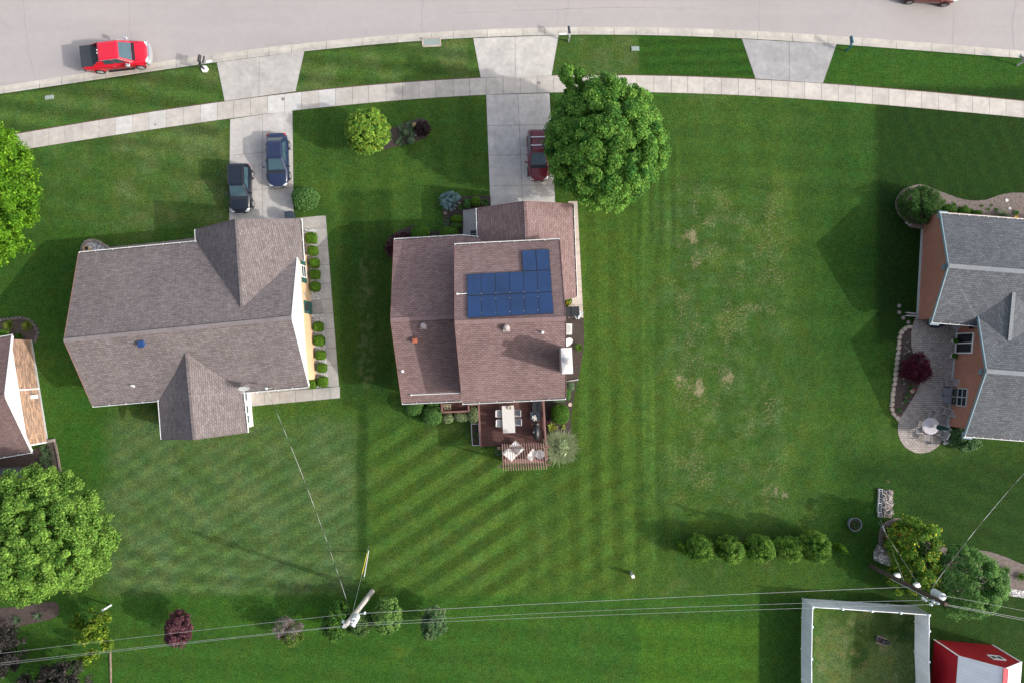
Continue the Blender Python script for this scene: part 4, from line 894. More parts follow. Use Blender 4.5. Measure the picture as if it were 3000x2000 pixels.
for run in (FT, FLp, FR):
    for p_ in run:
        if p_ in seen: continue
        seen.add(p_); A = P(*p_); g = MB(); g.box(A.x, A.y, zf / 2 + .02, .13, .13, zf + .04); g.box(A.x, A.y, zf + .06, .17, .17, .035); g.box(A.x, A.y, zf + .09, .10, .10, .03); part('post', g, M_vinyl, fn)
# ------------------------------------------------------------------ planting beds
def smoothpoly(pts, it=2):
    for _ in range(it):
        o = []
        for i in range(len(pts)):
            a, b = pts[i], pts[(i + 1) % len(pts)]; o += [(a[0] * .75 + b[0] * .25, a[1] * .75 + b[1] * .25), (a[0] * .25 + b[0] * .75, a[1] * .25 + b[1] * .75)]
        pts = o
    return pts
def bed(name, pts, m, label, z=.03, it=2):
    pts = smoothpoly(pts, it); pts = [(x + R.uniform(-.7, .7), y + R.uniform(-.7, .7)) for x, y in pts]; return flat(name, pts, z, m, label, .08)
bed('mulch_bed', [(1090, 446), (1120, 440), (1160, 430), (1200, 421), (1240, 410), (1258, 392), (1262, 370), (1252, 352), (1234, 346), (1215, 352), (1195, 357), (1160, 373), (1125, 386), (1090, 400)], M_mulch, 'dark mulch island bed in the front lawn')
flat('mulch_bed', [(1438, 606), (1437, 576), (1400, 573), (1366, 576), (1345, 578), (1318, 600), (1295, 618), (1299, 640), (1299, 662), (1292, 674), (1275, 679), (1258, 675), (1240, 664), (1215, 660), (1190, 667), (1160, 681), (1136, 700), (1127, 722), (1130, 742), (1150, 760), (1180, 770), (1380, 745), (1357, 700), (1357, 616), (1396, 611)], .03, M_mulch, 'dark mulch bed along the front of the middle house', .08)
flat('mulch_bed', [(1640, 931), (1709, 931), (1711, 975), (1711, 1012), (1706, 1045), (1699, 1085), (1690, 1125), (1684, 1150), (1677, 1185), (1672, 1222), (1674, 1262), (1681, 1300), (1675, 1335), (1640, 1350), (1590, 1350), (1585, 1160), (1640, 1150)], .03, M_mulch, 'dark mulch bed beside the chimney', .08)
bed('bark_bed', [(2620, 600), (2628, 574), (2647, 554), (2673, 544), (2701, 540), (2722, 548), (2752, 561), (2790, 575), (2822, 586), (2862, 589), (2895, 585), (2927, 572), (2959, 565), (3000, 565), (3080, 572), (3080, 690), (2900, 690), (2770, 680), (2720, 672), (2690, 664), (2655, 652), (2630, 630)], M_mulch2, 'grey brown bark bed in front of the brick house')
bed('bark_bed', [(2570, 1594), (2577, 1542), (2600, 1522), (2634, 1512), (2668, 1538), (2703, 1571), (2748, 1597), (2799, 1609), (2848, 1611), (2886, 1610), (2932, 1624), (3000, 1653), (3100, 1690), (3100, 1780), (3000, 1738), (2925, 1722), (2840, 1740), (2740, 1720), (2650, 1672), (2617, 1645), (2598, 1628)], M_mulch2, 'grey brown bark bed under the flowering shrub')
flat('bark_bed', [(2671, 960), (2657, 959), (2642, 972), (2635, 989), (2630, 1043), (2622, 1115), (2616, 1150), (2612, 1190), (2616, 1208), (2633, 1227), (2660, 1188), (2680, 1156), (2695, 1120), (2680, 1060), (2669, 1012), (2668, 976)], .03, M_mulch3, 'brown bark bed edged with tan stones beside the patio', .08)
bed('bark_bed', [(-60, 936), (10, 934), (60, 930), (90, 938), (108, 955), (113, 975), (106, 998), (80, 1010), (-60, 1010)], M_mulch3, 'brown bed with grass tufts by the white gable house')
bed('bark_bed', [(-60, 1775), (20, 1780), (100, 1768), (160, 1758), (174, 1775), (172, 1805), (130, 1818), (60, 1832), (20, 1845), (-60, 1842)], M_mulch3, 'dark bed with strap leaved plants in the lower left')
flat('patio', [(-80, 1345), (90, 1322), (141, 1292), (162, 1289), (170, 1330), (180, 1395), (185, 1430), (-80, 1440)], .02, M_mulch3, 'dark brown patio behind the white gable house', .06)
flat('gravel_patch', [(2570, 1593), (2560, 1615), (2558, 1638), (2585, 1650), (2611, 1660), (2618, 1645), (2603, 1632), (2590, 1614), (2578, 1600)], .05, M_rock, 'white river rock at the left end of the bark bed', .08)
flat('gravel_patch', [(2917, 1716), (2960, 1722), (3000, 1730), (3100, 1752), (3100, 1768), (3000, 1750), (2960, 1744), (2924, 1731)], .05, M_rock, 'strip of white river rock below the bark bed', .08)
# patio of the brick house
flat('paver_patio', [(2687, 920), (2681, 932), (2672, 957), (2669, 976), (2669, 1012), (2676, 1040), (2694, 1080), (2697, 1112), (2680, 1156), (2660, 1188), (2646, 1208), (2634, 1226), (2630, 1248), (2632, 1275), (2640, 1294), (2652, 1309), (2666, 1318), (2682, 1325), (2697, 1327), (2722, 1323), (2738, 1314), (2750, 1304), (2762, 1286), (2771, 1262), (2775, 1243), (2800, 1225), (2830, 960), (2830, 905), (2700, 905)], .025, M_paver, 'grey paver patio with round end', .07)
flat('porch_slab', [(1357, 617), (1396, 611), (1402, 612), (1402, 720), (1357, 722)], .06, mat('porch_concrete_mat', (.36, .355, .35), .9, .06, 2, fine=(20, .06)), 'grey concrete porch strip beside the garage', .1)
mb = MB()
for i in range(9):
    y0, y1 = 590 + i * 38, 628 + i * 38; k = R.uniform(.95, 1.04); mb.cur = (.47 * k, .41 * k, .36 * k); f_ = lambda y: 1692 + (y - 597) * .052
    mb.prism(inset([XY(1664, y0), XY(f_(y0), y0), XY(f_(y1), y1), XY(1664, y1)], .01), -.02, .03)
struct('side_walkway', mb, M_conc, label='tan concrete walkway along the garage wall')

# ------------------------------------------------------------------ shrubs and plants
SEED = [100]
def nextseed(): SEED[0] += 1; return SEED[0]
GR = {'box': ((.075, .185, .014), (.15, .28, .026)), 'dk': ((.048, .135, .014), (.105, .215, .026)), 'blue': ((.13, .24, .27), (.30, .44, .46)), 'mid': ((.052, .145, .032), (.14, .27, .07)), 'yel': ((.11, .20, .03), (.28, .32, .05)),
      'pur': ((.045, .018, .022), (.11, .04, .045)), 'wine': ((.065, .010, .024), (.15, .024, .048)), 'grey': ((.08, .15, .075), (.19, .28, .15)), 'var': ((.12, .20, .07), (.42, .47, .26)), 'lime': ((.25, .34, .04), (.48, .52, .11)), 'bright': ((.07, .19, .02), (.17, .30, .03))}
def shrub(px, py, rx, ry, h, pal, label, n=1500, leaf=.06, power=2.3, group=None, name='shrub', lump=.05, z0=0.0, cat='shrub', out=1.2):
    """rounded shrub whose visible disc is centred on px,py with pixel radii"""
    c = P(px, py, h * .55); k = CAM_H / F_PX * (1 - h * .55 / CAM_H); L_ = Leaves(nextseed())
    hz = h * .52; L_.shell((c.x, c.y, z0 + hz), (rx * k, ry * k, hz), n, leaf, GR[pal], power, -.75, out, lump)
    return tag(L_.build(name, M_leaf), label, cat, group)
order = ['first', 'second', 'third', 'fourth', 'fifth', 'sixth', 'seventh', 'eighth', 'ninth', 'tenth', 'eleventh']
for i, (x, y, r_) in enumerate(((912, 698, 17), (917, 735, 14.5), (921, 771, 14.5), (923, 804, 14.5), (924, 840, 14.5), (933, 957, 14.5), (935, 998, 16), (939, 1040, 14.5), (943, 1077, 14), (945, 1117, 15.5), (914, 1124, 14))):
    lab = 'clipped boxwood, %s along the cream wall counting from the driveway end' % order[i] if i < 10 else 'clipped boxwood tucked under the rear eave corner of the cream house'
    shrub(x, y, r_, r_, .75, 'box', lab, 1300, .045, 3.6, 'clipped boxwoods along the cream wall', 'boxwood', .03, cat='boxwood', out=2)
shrub(895, 582, 38, 34, 1.55, 'mid', 'large round green shrub beside the left driveway', 3600, .095, 2.4, out=1.0)
L_ = Leaves(nextseed()); c = P(1315, 588, .7); L_.clumps((c.x, c.y, .55), (.74, .76, .55), 90, .14, 40, .055, GR['blue'], -.2, .8, .3, .5, aspect=.3); tag(L_.build('blue_spruce', M_leaf), 'pale blue dwarf spruce at the front bed corner', 'spruce')
shrub(1368, 597, 11, 12.5, .6, 'mid', 'small light green clipped shrub right of the blue spruce', 700, .05, 3)
shrub(1394, 590, 14, 14, .7, 'box', 'round dark green boxwood ball near the second driveway', 1100, .045, 2.3, name='boxwood', cat='boxwood', out=2)
shrub(1338, 642, 17, 12, .7, 'box', 'oval yellow green boxwood beside the grey porch strip', 1000, .045, 2.5, name='boxwood', cat='boxwood', out=2)
shrub(1338, 662, 17, 8, .5, 'mid', 'low flat clipped shrub below the oval boxwood', 800, .05, 3)
shrub(1231, 684, 29, 25, 1.0, 'dk', 'large dark green dome shrub at the front eave, left of two', 2400, .05, 2.2, out=2.2)
shrub(1315, 686, 31, 22, 1.0, 'dk', 'large dark green dome shrub at the front eave, near the porch strip', 2400, .05, 2.2, out=2.2)
shrub(1272, 697, 9, 8, .5, 'mid', 'tiny green shrub between the two dark domes', 400, .05)
L_ = Leaves(nextseed())
for (x, y, r_) in ((1142, 722, .45), (1162, 702, .5), (1150, 740, .4), (1188, 694, .38), (1196, 704, .3)): c = P(x, y, .5); L_.clumps((c.x, c.y, .45), (r_, r_, .42), 22, .13, 36, .05, GR['pur'], -.3, .6)
tag(L_.build('barberry', M_leaf), 'dark purple barberry at the front corner of the middle house', 'barberry')
def hosta(px, py, r, pal, label, n=60, w=.06, rise=.7, group=None, name='hosta', cat='plant', droop=.9, z=0.03):
    L_ = Leaves(nextseed()); c = P(px, py, .2); L_.blades((c.x, c.y, z), n, r * .028, w, GR[pal], rise, droop, 4, .06, (.35, 1)); return tag(L_.build(name, M_leaf), label, cat, group)
hosta(1421, 592, 17, 'mid', 'loose leafy plant at the edge of the second driveway', 70, .07)
hosta(1313, 644, 12, 'grey', 'small pale green plant left of the oval boxwood', 50, .06); hosta(1307, 658, 9, 'grey', 'small pale plant near the lawn edge of the front bed', 40, .05); hosta(1350, 606, 11, 'mid', 'small yellow flowering plant under the blue spruce', 50, .05)
GH = 'grey green plants in the island bed'
for x, y, r_, lab in ((1175, 376, 14, 'upper left'), (1199, 366, 14, 'top'), (1178, 394, 15, 'middle left'), (1171, 415, 16, 'lower left, tallest fronds'), (1204, 381, 11, 'right of the flower'), (1209, 393, 9, 'beside the grey stone'), (1141, 394, 10, 'next to the round yellow green tree')):
    hosta(x, y, r_, 'grey', 'grey green frond plant in the island bed, %s' % lab, 90, .05, .7, GH, 'perennial')
shrub(1188, 388, 9.5, 9, .55, 'grey', 'round fuzzy grey green cushion plant among the fronds', 600, .04, 2.2, name='cushion_plant', cat='plant'); shrub(1204, 413, 11, 11, .55, 'grey', 'round blue green ball plant at the lower edge of the island bed', 800, .035, 2.2, name='cushion_plant', cat='plant')
L_ = Leaves(nextseed()); c = P(1238, 378, .4); L_.clumps((c.x, c.y, .35), (.58, .62, .38), 60, .14, 34, .05, ((.022, .014, .016), (.06, .035, .035)), -.2, .7); tag(L_.build('barberry', M_leaf), 'near black purple shrub at the right end of the island bed', 'barberry')
def stone(name, px, py, r, h, m, label, cat='stone', group=None):
    c = P(px, py); g = MB(); g.ell((c.x, c.y, h * .35), (r, r * R.uniform(.75, 1), h * .65), 10, 6); k = len(g.v); g.v = [(x + R.uniform(-.1, .1) * r, y + R.uniform(-.1, .1) * r, z) for x, y, z in g.v]; return solo(name, g, m, label, cat, group)
stone('garden_stone', 1218, 397, .1, .14, M_stone, 'small grey stone beside the near black shrub'); stone('garden_stone', 1305, 626, .17, .2, M_stone, 'grey brown stone below the blue spruce'); stone('garden_stone', 1346, 597, .15, .2, M_stone, 'pale grey stone right of the blue spruce')
c = P(1216, 371); g = MB(); g.lathe(c.x, c.y, [(.10, .02), (.16, .25), (.17, .3)], 12); fl = solo('planter', g, M_tanstone, 'small planter of cream foliage in the island bed', 'planter'); L_ = Leaves(nextseed()); L_.shell((c.x, c.y, .38), (.2, .2, .16), 260, .05, ((.3, .22, .08), (.6, .5, .3))); L_.build('foliage', M_leaf, fl)
# rear of the middle house
shrub(1215, 1190, 27, 27, 1.1, 'mid', 'round green shrub under the rear eave, left of three', 2400, .06, 2.3); shrub(1268, 1176, 22, 16, .95, 'mid', 'green shrub mostly hidden under the rear eave between two round ones', 1500, .06); shrub(1266, 1216, 28, 29, 1.2, 'mid', 'tall round green shrub left of the stair landing', 2800, .06, 2.5)
shrub(1312, 1224, 17, 15, .8, 'var', 'small cream variegated shrub below the stair landing', 900, .07, 2.2); shrub(1352, 1219, 22, 15, .8, 'var', 'pale variegated shrub between landing and deck', 1200, .07); shrub(1386, 1214, 17, 25, .9, 'var', 'tall pale variegated shrub against the deck side', 1500, .07)
shrub(1641, 1212, 28, 30, 1.15, 'dk', 'large round yellow green shrub right of the deck rail', 3000, .05, 2.3, out=1.8); shrub(1671, 1131, 12, 13, .6, 'grey', 'pale green shrub behind the chimney bed edging', 900, .06); shrub(1662, 1150, 10, 22, .6, 'mid', 'narrow green shrub along the eave below the chimney', 900, .06); shrub(1636, 1171, 26, 6, .5, 'grey', 'low silvery plant under the rear right eave corner', 700, .06)
hosta(1616, 1250, 19, 'lime', 'bright lime hosta at the foot of the deck', 60, .11); hosta(1653, 1249, 11, 'lime', 'small lime sprig in the dark mulch', 16, .08); shrub(1603, 1234, 8, 9, .4, 'pur', 'small reddish brown plant by the deck rail', 300, .05)
hosta(1697, 1017, 16, 'box', 'tuft of yellow green grass by the chimney', 130, .03, .9, None, 'grass_tuft', 'grass')
L_ = Leaves(nextseed()); c = P(1642, 1308, .6); L_.shell((c.x, c.y, .55), (.85, .92, .62), 2600, .12, ((.20, .28, .13), (.44, .50, .29)), 2, -.5, .5, .08, .25, .75); L_.blades((c.x, c.y, .35), 3400, 1.12, .035, ((.24, .31, .15), (.50, .56, .34)), .75, .75, 6, .8, (.2, .85)); tag(L_.build('ornamental_grass', M_leaf), 'big silvery ornamental grass at the corner of the pergola', 'grass')
L_ = Leaves(nextseed()); c = P(1666, 882, .2); L_.shell((c.x, c.y, .2), (.26, .32, .22), 500, .06, GR['mid']); q = L_.g.normal(size=(60, 3)) * .12 + np.array([c.x, c.y - .22, .38]); L_.put(q, L_.g.normal(size=(60, 3)) + np.array([0, 0, 1]), .06, (.75, .55, .03)); tag(L_.build('flowers', M_leaf), 'clump of yellow flowers beside the garage walkway', 'flowers')
# brick house planting
L_ = Leaves(nextseed()); c = P(2706, 600, 1.2); L_.clumps((c.x, c.y, .95), (1.5, 1.42, 1.05), 170, .3, 85, .07, ((.035, .10, .018), (.10, .20, .05)), -.5, .75, .3, .4, aspect=.3); tag(L_.build('shrub', M_leaf), 'large feathery green shrub at the corner of the brick house', 'shrub')
for x, y, rx, ry, lab in ((2780, 616, 23, 14, 'largest, next to the feathery shrub'), (2824, 622, 18, 12, 'second from the feathery shrub'), (2862, 629, 16, 9, 'smallest, third from the feathery shrub')): shrub(x, y, rx, ry + 4, .7, 'dk', 'low dark green mound at the brick house eave, %s' % lab, 1100, .045, 2.2, 'dark mounds at the brick house front', 'boxwood', cat='boxwood', out=2)
hosta(2935, 634, 26, 'grey', 'green ornamental grass tuft at the brick house eave', 260, .025, .9, None, 'ornamental_grass', 'grass')
for x, y, r_ in ((2768, 590, 8), (2799, 598, 8), (2781, 602, 6), (2815, 609, 8), (2833, 606, 7), (2850, 617, 8), (2880, 603, 6), (2898, 612, 7), (2909, 601, 6), (2923, 615, 7)): hosta(x, y, r_, 'dk', 'small dark seedling in the bark bed before the brick house', 26, .06, .7, 'seedlings before the brick house', 'seedling')
hosta(2979, 623, 11, 'mid', 'leafy green plant near the yellow pot at the right edge', 50, .07)
c = P(2948, 588); g = MB(); g.cyl(c.x, c.y, 0, .07, .14, 20); solo('stepping_stone', g, M_stone_w, 'round pale disc on the bark bed', 'stepping stone'); c = P(2957, 611); g = MB(); g.prism([(c.x + (.16 if i % 2 == 0 else .08) * math.cos(i * math.pi / 5), c.y + (.16 if i % 2 == 0 else .08) * math.sin(i * math.pi / 5)) for i in range(10)], 0, .07); solo('garden_star', g, M_stone_w, 'white star shaped ornament on the bark bed', 'garden ornament')
c = P(2972, 638); g = MB(); g.lathe(c.x, c.y, [(.1, .02), (.14, .25), (.16, .27), (.12, .22)], 14); solo('flower_pot', g, mat('yellow_pot_mat', (.65, .40, .03), .5, .1, 3), 'yellow pot at the brick house eave', 'plant pot')
L_ = Leaves(nextseed()); c = P(2686, 1079, .9); L_.clumps((c.x, c.y, .75), (1.05, 1.12, .85), 110, .26, 80, .06, GR['wine'], -.4, .72, .3, .4, aspect=.35); tag(L_.build('japanese_maple', M_leaf), 'dark wine red weeping maple beside the paver patio', 'maple')
L_ = Leaves(nextseed()); c = P(2832, 1285, .7); L_.clumps((c.x, c.y, .6), (1.1, .82, .65), 120, .25, 80, .085, ((.05, .14, .04), (.17, .29, .12)), -.4, .75, .3, .5, aspect=.4); tag(L_.build('shrub', M_leaf), 'loose pale green shrub at the rear corner of the brick house', 'shrub')
for x, y, r_, lab in ((2672, 1136, 12, 'beside the wine red maple with pink blooms'), (2663, 1156, 9, 'below the pink blooms'), (2655, 1172, 8, 'near the paver curve'), (2636, 1200, 8, 'at the lower end of the bark bed')): hosta(x, y, r_, 'mid', 'small leafy plant in the stone edged bed, %s' % lab, 40, .07)
GS = 'white flowering tufts in the stone edged bed'
for x, y in ((2657, 1001), (2652, 1018), (2648, 1036), (2660, 1030), (2644, 1108), (2645, 1122), (2664, 1115), (2639, 1154), (2640, 1180), (2652, 1162), (2661, 1173)):
    L_ = Leaves(nextseed()); c = P(x, y); L_.put(L_.g.normal(size=(46, 3)) * .06 + np.array([c.x, c.y, .12]), L_.g.normal(size=(46, 3)) + np.array([0, 0, 1]), .04, np.where(L_.g.random((46, 1)) < .4, np.array([.7, .66, .6]), np.array([.05, .10, .03]))); tag(L_.build('flower_tuft', M_leaf), 'tiny white flower tuft on the brown bark of the stone edged bed', 'flowers', GS)
L_ = Leaves(nextseed()); c = P(2665, 1144); L_.put(L_.g.normal(size=(24, 3)) * .07 + np.array([c.x, c.y, .35]), L_.g.normal(size=(24, 3)) + np.array([0, 0, 1]), .09, (.75, .55, .42)); L_.put(L_.g.normal(size=(10, 3)) * .05 + np.array([c.x + .13, c.y + .12, .35]), L_.g.normal(size=(10, 3)) + np.array([0, 0, 1]), .08, (.7, .15, .25)); tag(L_.build('flowers', M_leaf), 'pink and cream blooms in the stone edged bed', 'flowers')
ring_blocks([(2671, 957), (2656, 958), (2641, 971), (2634, 989), (2629, 1043), (2621, 1115), (2615, 1150), (2611, 1190), (2615, 1210), (2634, 1229)], .42, 'tan stone edging the bark bed beside the paver patio', 'tan edging stones by the patio', M_tanstone, 'edging_stone', .12, .35)
ring_blocks([(-5, 938), (20, 936), (60, 931), (88, 938), (106, 955), (112, 975), (107, 996), (99, 1001)], .33, 'dark grey block edging the bed by the white gable house', 'dark edging blocks at the left edge', mat('dark_block_mat', (.12, .105, .10), .95, .25, 4), 'edging_block', .14, .1)
ring_blocks([(2650, 650), (2660, 657), (2668, 663)], .22, 'white rough stone at the corner of the front bark bed', 'white stones at the bark bed corner', M_stone_w, 'edging_stone', .2, .5)
g = MB(); a, b = P(2668, 660, .15), P(2702, 666, .15); g.beam(a, b, .3, .3); solo('landscape_timber', g, M_wood, 'grey timber step at the front corner of the brick house', 'timber')
for x, y, lab in ((25, 953, 'left'), (79, 954, 'right')): hosta(x, y, 20, 'yel', 'yellow green grass tuft in the bed by the white gable house, %s of two' % lab, 300, .028, .85, 'yellow grass tufts at the left edge', 'grass_tuft', 'grass')
hosta(53, 984, 17, 'dk', 'dark strap leaved plant below the two yellow tufts', 60, .05); shrub(5, 979, 19, 14, .6, 'bright', 'bright green low shrub at the left edge above the roof corner', 900, .06)
L_ = Leaves(nextseed())
for x, y in ((138, 1310), (146, 1330), (138, 1345), (150, 1352)): c = P(x, y); L_.blades((c.x, c.y, .02), 110, .62, .035, ((.06, .12, .05), (.16, .24, .12)), .9, .8, 4, .12)
tag(L_.build('daylily', M_leaf), 'grey green daylily clump at the end of the dark patio', 'plant')
for x, y, r_, lab in ((50, 1817, 20, 'left'), (112, 1803, 19, 'right')): hosta(x, y, r_, 'grey', 'pale strap leaved plant in the lower left bed, %s of two' % lab, 70, .05, .8, 'strap leaved plants in the lower left bed', 'daylily')
hosta(2947, 1670, 19, 'mid', 'small green tuft on the bark bed at the right', 160, .03, .8, None, 'grass_tuft'); hosta(2992, 1688, 19, 'dk', 'dark green tuft at the right edge on the bark', 160, .03, .8, None, 'grass_tuft'); shrub(2640, 1541, 20, 14, .5, 'mid', 'low loose green plant at the tip of the bark bed', 700, .06)
L_ = Leaves(nextseed())
for x, y in ((2604, 1556), (2620, 1552), (2636, 1562), (2600, 1575), (2617, 1575), (2632, 1580), (2600, 1595), (2612, 1605)): c = P(x, y, .4); L_.blades((c.x, c.y, .02), 70, .6, .035, ((.035, .09, .02), (.08, .16, .03)), 1, .7, 4, .15)
for x, y in ((2612, 1551), (2627, 1555), (2634, 1562), (2602, 1558), (2597, 1571), (2600, 1582), (2596, 1592), (2640, 1563)): c = P(x, y, .6); L_.put(L_.g.normal(size=(14, 3)) * np.array([.1, .1, .05]) + np.array([c.x, c.y, .62]), L_.g.normal(size=(14, 3)) + np.array([0, 0, 1]), .06, (.75, .26, .02))
tag(L_.build('daylily', M_leaf), 'clump of daylilies with orange flowers beside the guy wire', 'flowers')

# ------------------------------------------------------------------ trees
def tree(px, py, z, r, nc, cr, per, leaf, cols, label, name='tree', base=None, tr=.16, tips=None, seed=None, group=None, zmin=-.5, rin=.62, sway=.1, limbs=7, aspect=.6, up=.75, extra=(), cat='tree', fill=.15, trunkcol=None):
    c = P(px, py, z); b = P(*base) if base else Vector((c.x, c.y, 0)); t = thing(name, label, cat, (b.x, b.y, 0), 0, group); L_ = Leaves(seed or nextseed())
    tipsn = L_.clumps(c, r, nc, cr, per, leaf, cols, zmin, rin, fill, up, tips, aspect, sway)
    for (ex, ey, ez, er, en) in extra: q = P(ex, ey, ez); L_.clumps(q, er, en, cr * .8, per, leaf, cols, -.9, .3, .1, up, tips, aspect)
    g = MB(); fork = Vector((b.x, b.y, max(.25, c.z - r[2] * .75))); g.tube([(b.x, b.y, -.1), (b.x, b.y, .15), fork, Vector(c) + Vector((0, 0, r[2] * .35))], [tr * 1.5, tr * 1.1, tr * .85, tr * .2], 10)
    for i in range(limbs):
        e = Vector(tipsn[int(i * len(tipsn) / limbs)]); m_ = fork.lerp(e, .5) + Vector((0, 0, .12 * r[2])); g.tube([fork + Vector((0, 0, R.uniform(-.1, .4) * r[2])), m_, e], [tr * .45, tr * .28, tr * .08], 6)
    part('trunk', g, trunkcol or M_bark, t); L_.build('crown', M_leaf, t); return t
tree(1769, 424, 5.2, (4.4, 4.75, 3.9), 760, .44, 190, .088, ((.050, .165, .028), (.20, .40, .065)), 'large full green street tree hiding half of the dark red wagon', 'shade_tree', (1748, 490), .26, ((.24, .38, .06), .10), 5, sway=.035, limbs=12, rin=.62, fill=.05, extra=((1660, 216, 6.5, (.35, .3, .9), 9), (1663, 248, 5.8, (.4, .5, .8), 8), (1700, 225, 6.2, (.4, .4, .7), 8), (1880, 285, 5, (.6, .6, .6), 8)))
tree(-70, 562, 4.8, (4.2, 5.1, 3.8), 330, .62, 170, .115, ((.055, .16, .008), (.13, .29, .014)), 'bright green maple at the left edge beside the sidewalk', 'maple_tree', (-120, 580), .24, ((.22, .40, .03), .12), 6, rin=.72, sway=.05)
tree(118, 1570, 4.6, (4.9, 5.0, 3.4), 640, .46, 190, .088, ((.075, .185, .028), (.24, .42, .07)), 'large light green tree over the lower left patio', 'shade_tree', (150, 1540), .25, ((.27, .40, .08), .12), 7, rin=.6, sway=.07, fill=.06, up=.6)
tree(1076, 384, 2.2, (1.6, 1.66, 1.35), 300, .24, 55, .10, ((.08, .21, .03), (.28, .45, .06)), 'round yellow green ball shaped tree in the front lawn', 'round_tree', (1090, 400), .09, ((.42, .46, .06), .09), 8, rin=.80, sway=.04, aspect=.42)
tree(527, 1842, 1.9, (.88, 1.05, 1.15), 110, .26, 80, .085, ((.07, .025, .035), (.17, .07, .085)), 'small purple leaved tree below the left lawn', 'plum_tree', (548, 1810), .06, ((.22, .10, .11), .12), 9, sway=.15)
tree(280, 1835, 2.2, (.85, 1.0, 1.4), 45, .36, 70, .10, ((.05, .13, .012), (.14, .23, .02)), 'thin yellow green young tree next to the white marker post', 'young_tree', (300, 1800), .06, ((.28, .34, .03), .2), 10, rin=.4, sway=.25, extra=((225, 1820, 1.2, (.6, .7, .5), 10), (268, 1915, 1.6, (.5, .45, .6), 10), (245, 1930, 1.4, (.4, .35, .4), 5), (312, 1890, 1.0, (.35, .6, .4), 8)))
tree(-5, 1908, 2.2, (1.9, 1.9, 1.8), 80, .42, 90, .09, ((.015, .016, .014), (.058, .052, .047)), 'dark grey purple shrub tree at the lower left edge', 'purple_tree', (30, 1880), .08, ((.12, .10, .095), .10), 11)
tree(150, 2010, 2.2, (2.6, 1.9, 1.7), 90, .42, 90, .09, ((.016, .017, .015), (.062, .055, .05)), 'dark grey purple shrub tree cut off by the bottom edge', 'purple_tree', (190, 1970), .08, ((.13, .105, .10), .10), 12)
GB = 'bushes in a row under the power lines'
tree(842, 1840, 1.7, (.92, .98, .95), 60, .24, 70, .07, ((.17, .13, .12), (.30, .25, .24)), 'half dead grey bush with green lower branches', 'bush', (858, 1818), .05, None, 13, GB, rin=.5, extra=((846, 1866, 1.0, (.75, .45, .5), 14),), aspect=.2, cat='bush')
L_ = Leaves(77); c = P(852, 1864, 1.5); L_.clumps(c, (.85, .6, .7), 45, .24, 65, .08, ((.06, .13, .02), (.17, .24, .05)), -.6, .5)
L_.build('green_branches', M_leaf, [o for o in bpy.data.objects if o.get('label', '').startswith('half dead grey bush')][0])
tree(984, 1818, 1.7, (1.08, 1.2, 1.25), 140, .27, 85, .075, ((.028, .10, .018), (.09, .2, .03)), 'dark green bush left of the utility pole', 'bush', (1000, 1790), .05, ((.12, .2, .02), .1), 14, GB, cat='bush')
tree(1056, 1822, 1.5, (.85, .85, 1.0), 110, .24, 85, .065, ((.045, .12, .03), (.13, .22, .06)), 'green bush partly hidden by the pole transformer', 'bush', (1066, 1800), .05, None, 15, GB, cat='bush')
tree(1136, 1802, 1.8, (1.06, 1.25, 1.3), 170, .23, 75, .08, ((.058, .16, .032), (.21, .36, .085)), 'full oval green bush right of the utility pole', 'bush', (1148, 1775), .05, ((.17, .26, .06), .1), 16, GB, rin=.75, sway=.03, cat='bush')
tree(1272, 1822, 1.7, (.96, 1.12, 1.15), 130, .24, 85, .07, ((.05, .14, .045), (.17, .27, .11)), 'green bush with a brown dead side, rightmost under the power lines', 'bush', (1280, 1795), .05, ((.2, .14, .1), .05), 17, GB, cat='bush')
GA = 'evergreens in the rear lawn row'
def ever(px, py, rx, ry, h, label, seed, base=None):
    """upright evergreen: crown disc at px,py seen from above, leaning outward with perspective"""
    c = P(px, py, h * .5); t = thing('evergreen', label, 'evergreen', (c.x, c.y, 0), 0, GA); L_ = Leaves(seed); k = .028 * (1 - h * .5 / 56)
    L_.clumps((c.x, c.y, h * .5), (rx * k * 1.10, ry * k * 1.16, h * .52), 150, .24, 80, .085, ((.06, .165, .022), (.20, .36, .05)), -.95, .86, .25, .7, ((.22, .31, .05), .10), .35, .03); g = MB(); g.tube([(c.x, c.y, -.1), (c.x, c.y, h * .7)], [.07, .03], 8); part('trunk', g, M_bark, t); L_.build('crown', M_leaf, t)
ever(2051, 1604, 29, 28, 2.5, 'rounded evergreen, second from left in the rear lawn row', 21); ever(2137, 1608, 31, 29, 2.9, 'taller evergreen with a drooping light tip, third from left in the rear row', 22); ever(2223, 1605, 35, 28, 2.6, 'wide rounded evergreen in the middle of the rear row', 23); ever(2313, 1606, 36, 28, 2.6, 'evergreen touching its taller right neighbour in the rear row', 24); ever(2385, 1600, 36, 33, 3.0, 'tallest dark evergreen on the right of the rear row', 25)
def sliver(px, py, label, seed, ang):
    c = P(px, py, .6); L_ = Leaves(seed); L_.shell((0, 0, .75), (.30, .58, .78), 1100, .07, ((.06, .17, .012), (.16, .30, .025)), 2, -.9, 1.5); a = ang; m_ = np.array([[math.cos(a), -math.sin(a), 0], [math.sin(a), math.cos(a), 0], [0, 0, 1]])
    L_.q = [q @ m_.T + np.array([c.x, c.y, 0]) for q in L_.q]; tag(L_.build('evergreen', M_leaf), label, 'evergreen', GA)
sliver(1996, 1602, 'narrow bright green young evergreen at the left end of the rear row', 26, math.radians(38)); sliver(2460, 1603, 'narrow bright green young evergreen at the right end of the rear row', 27, math.radians(50))
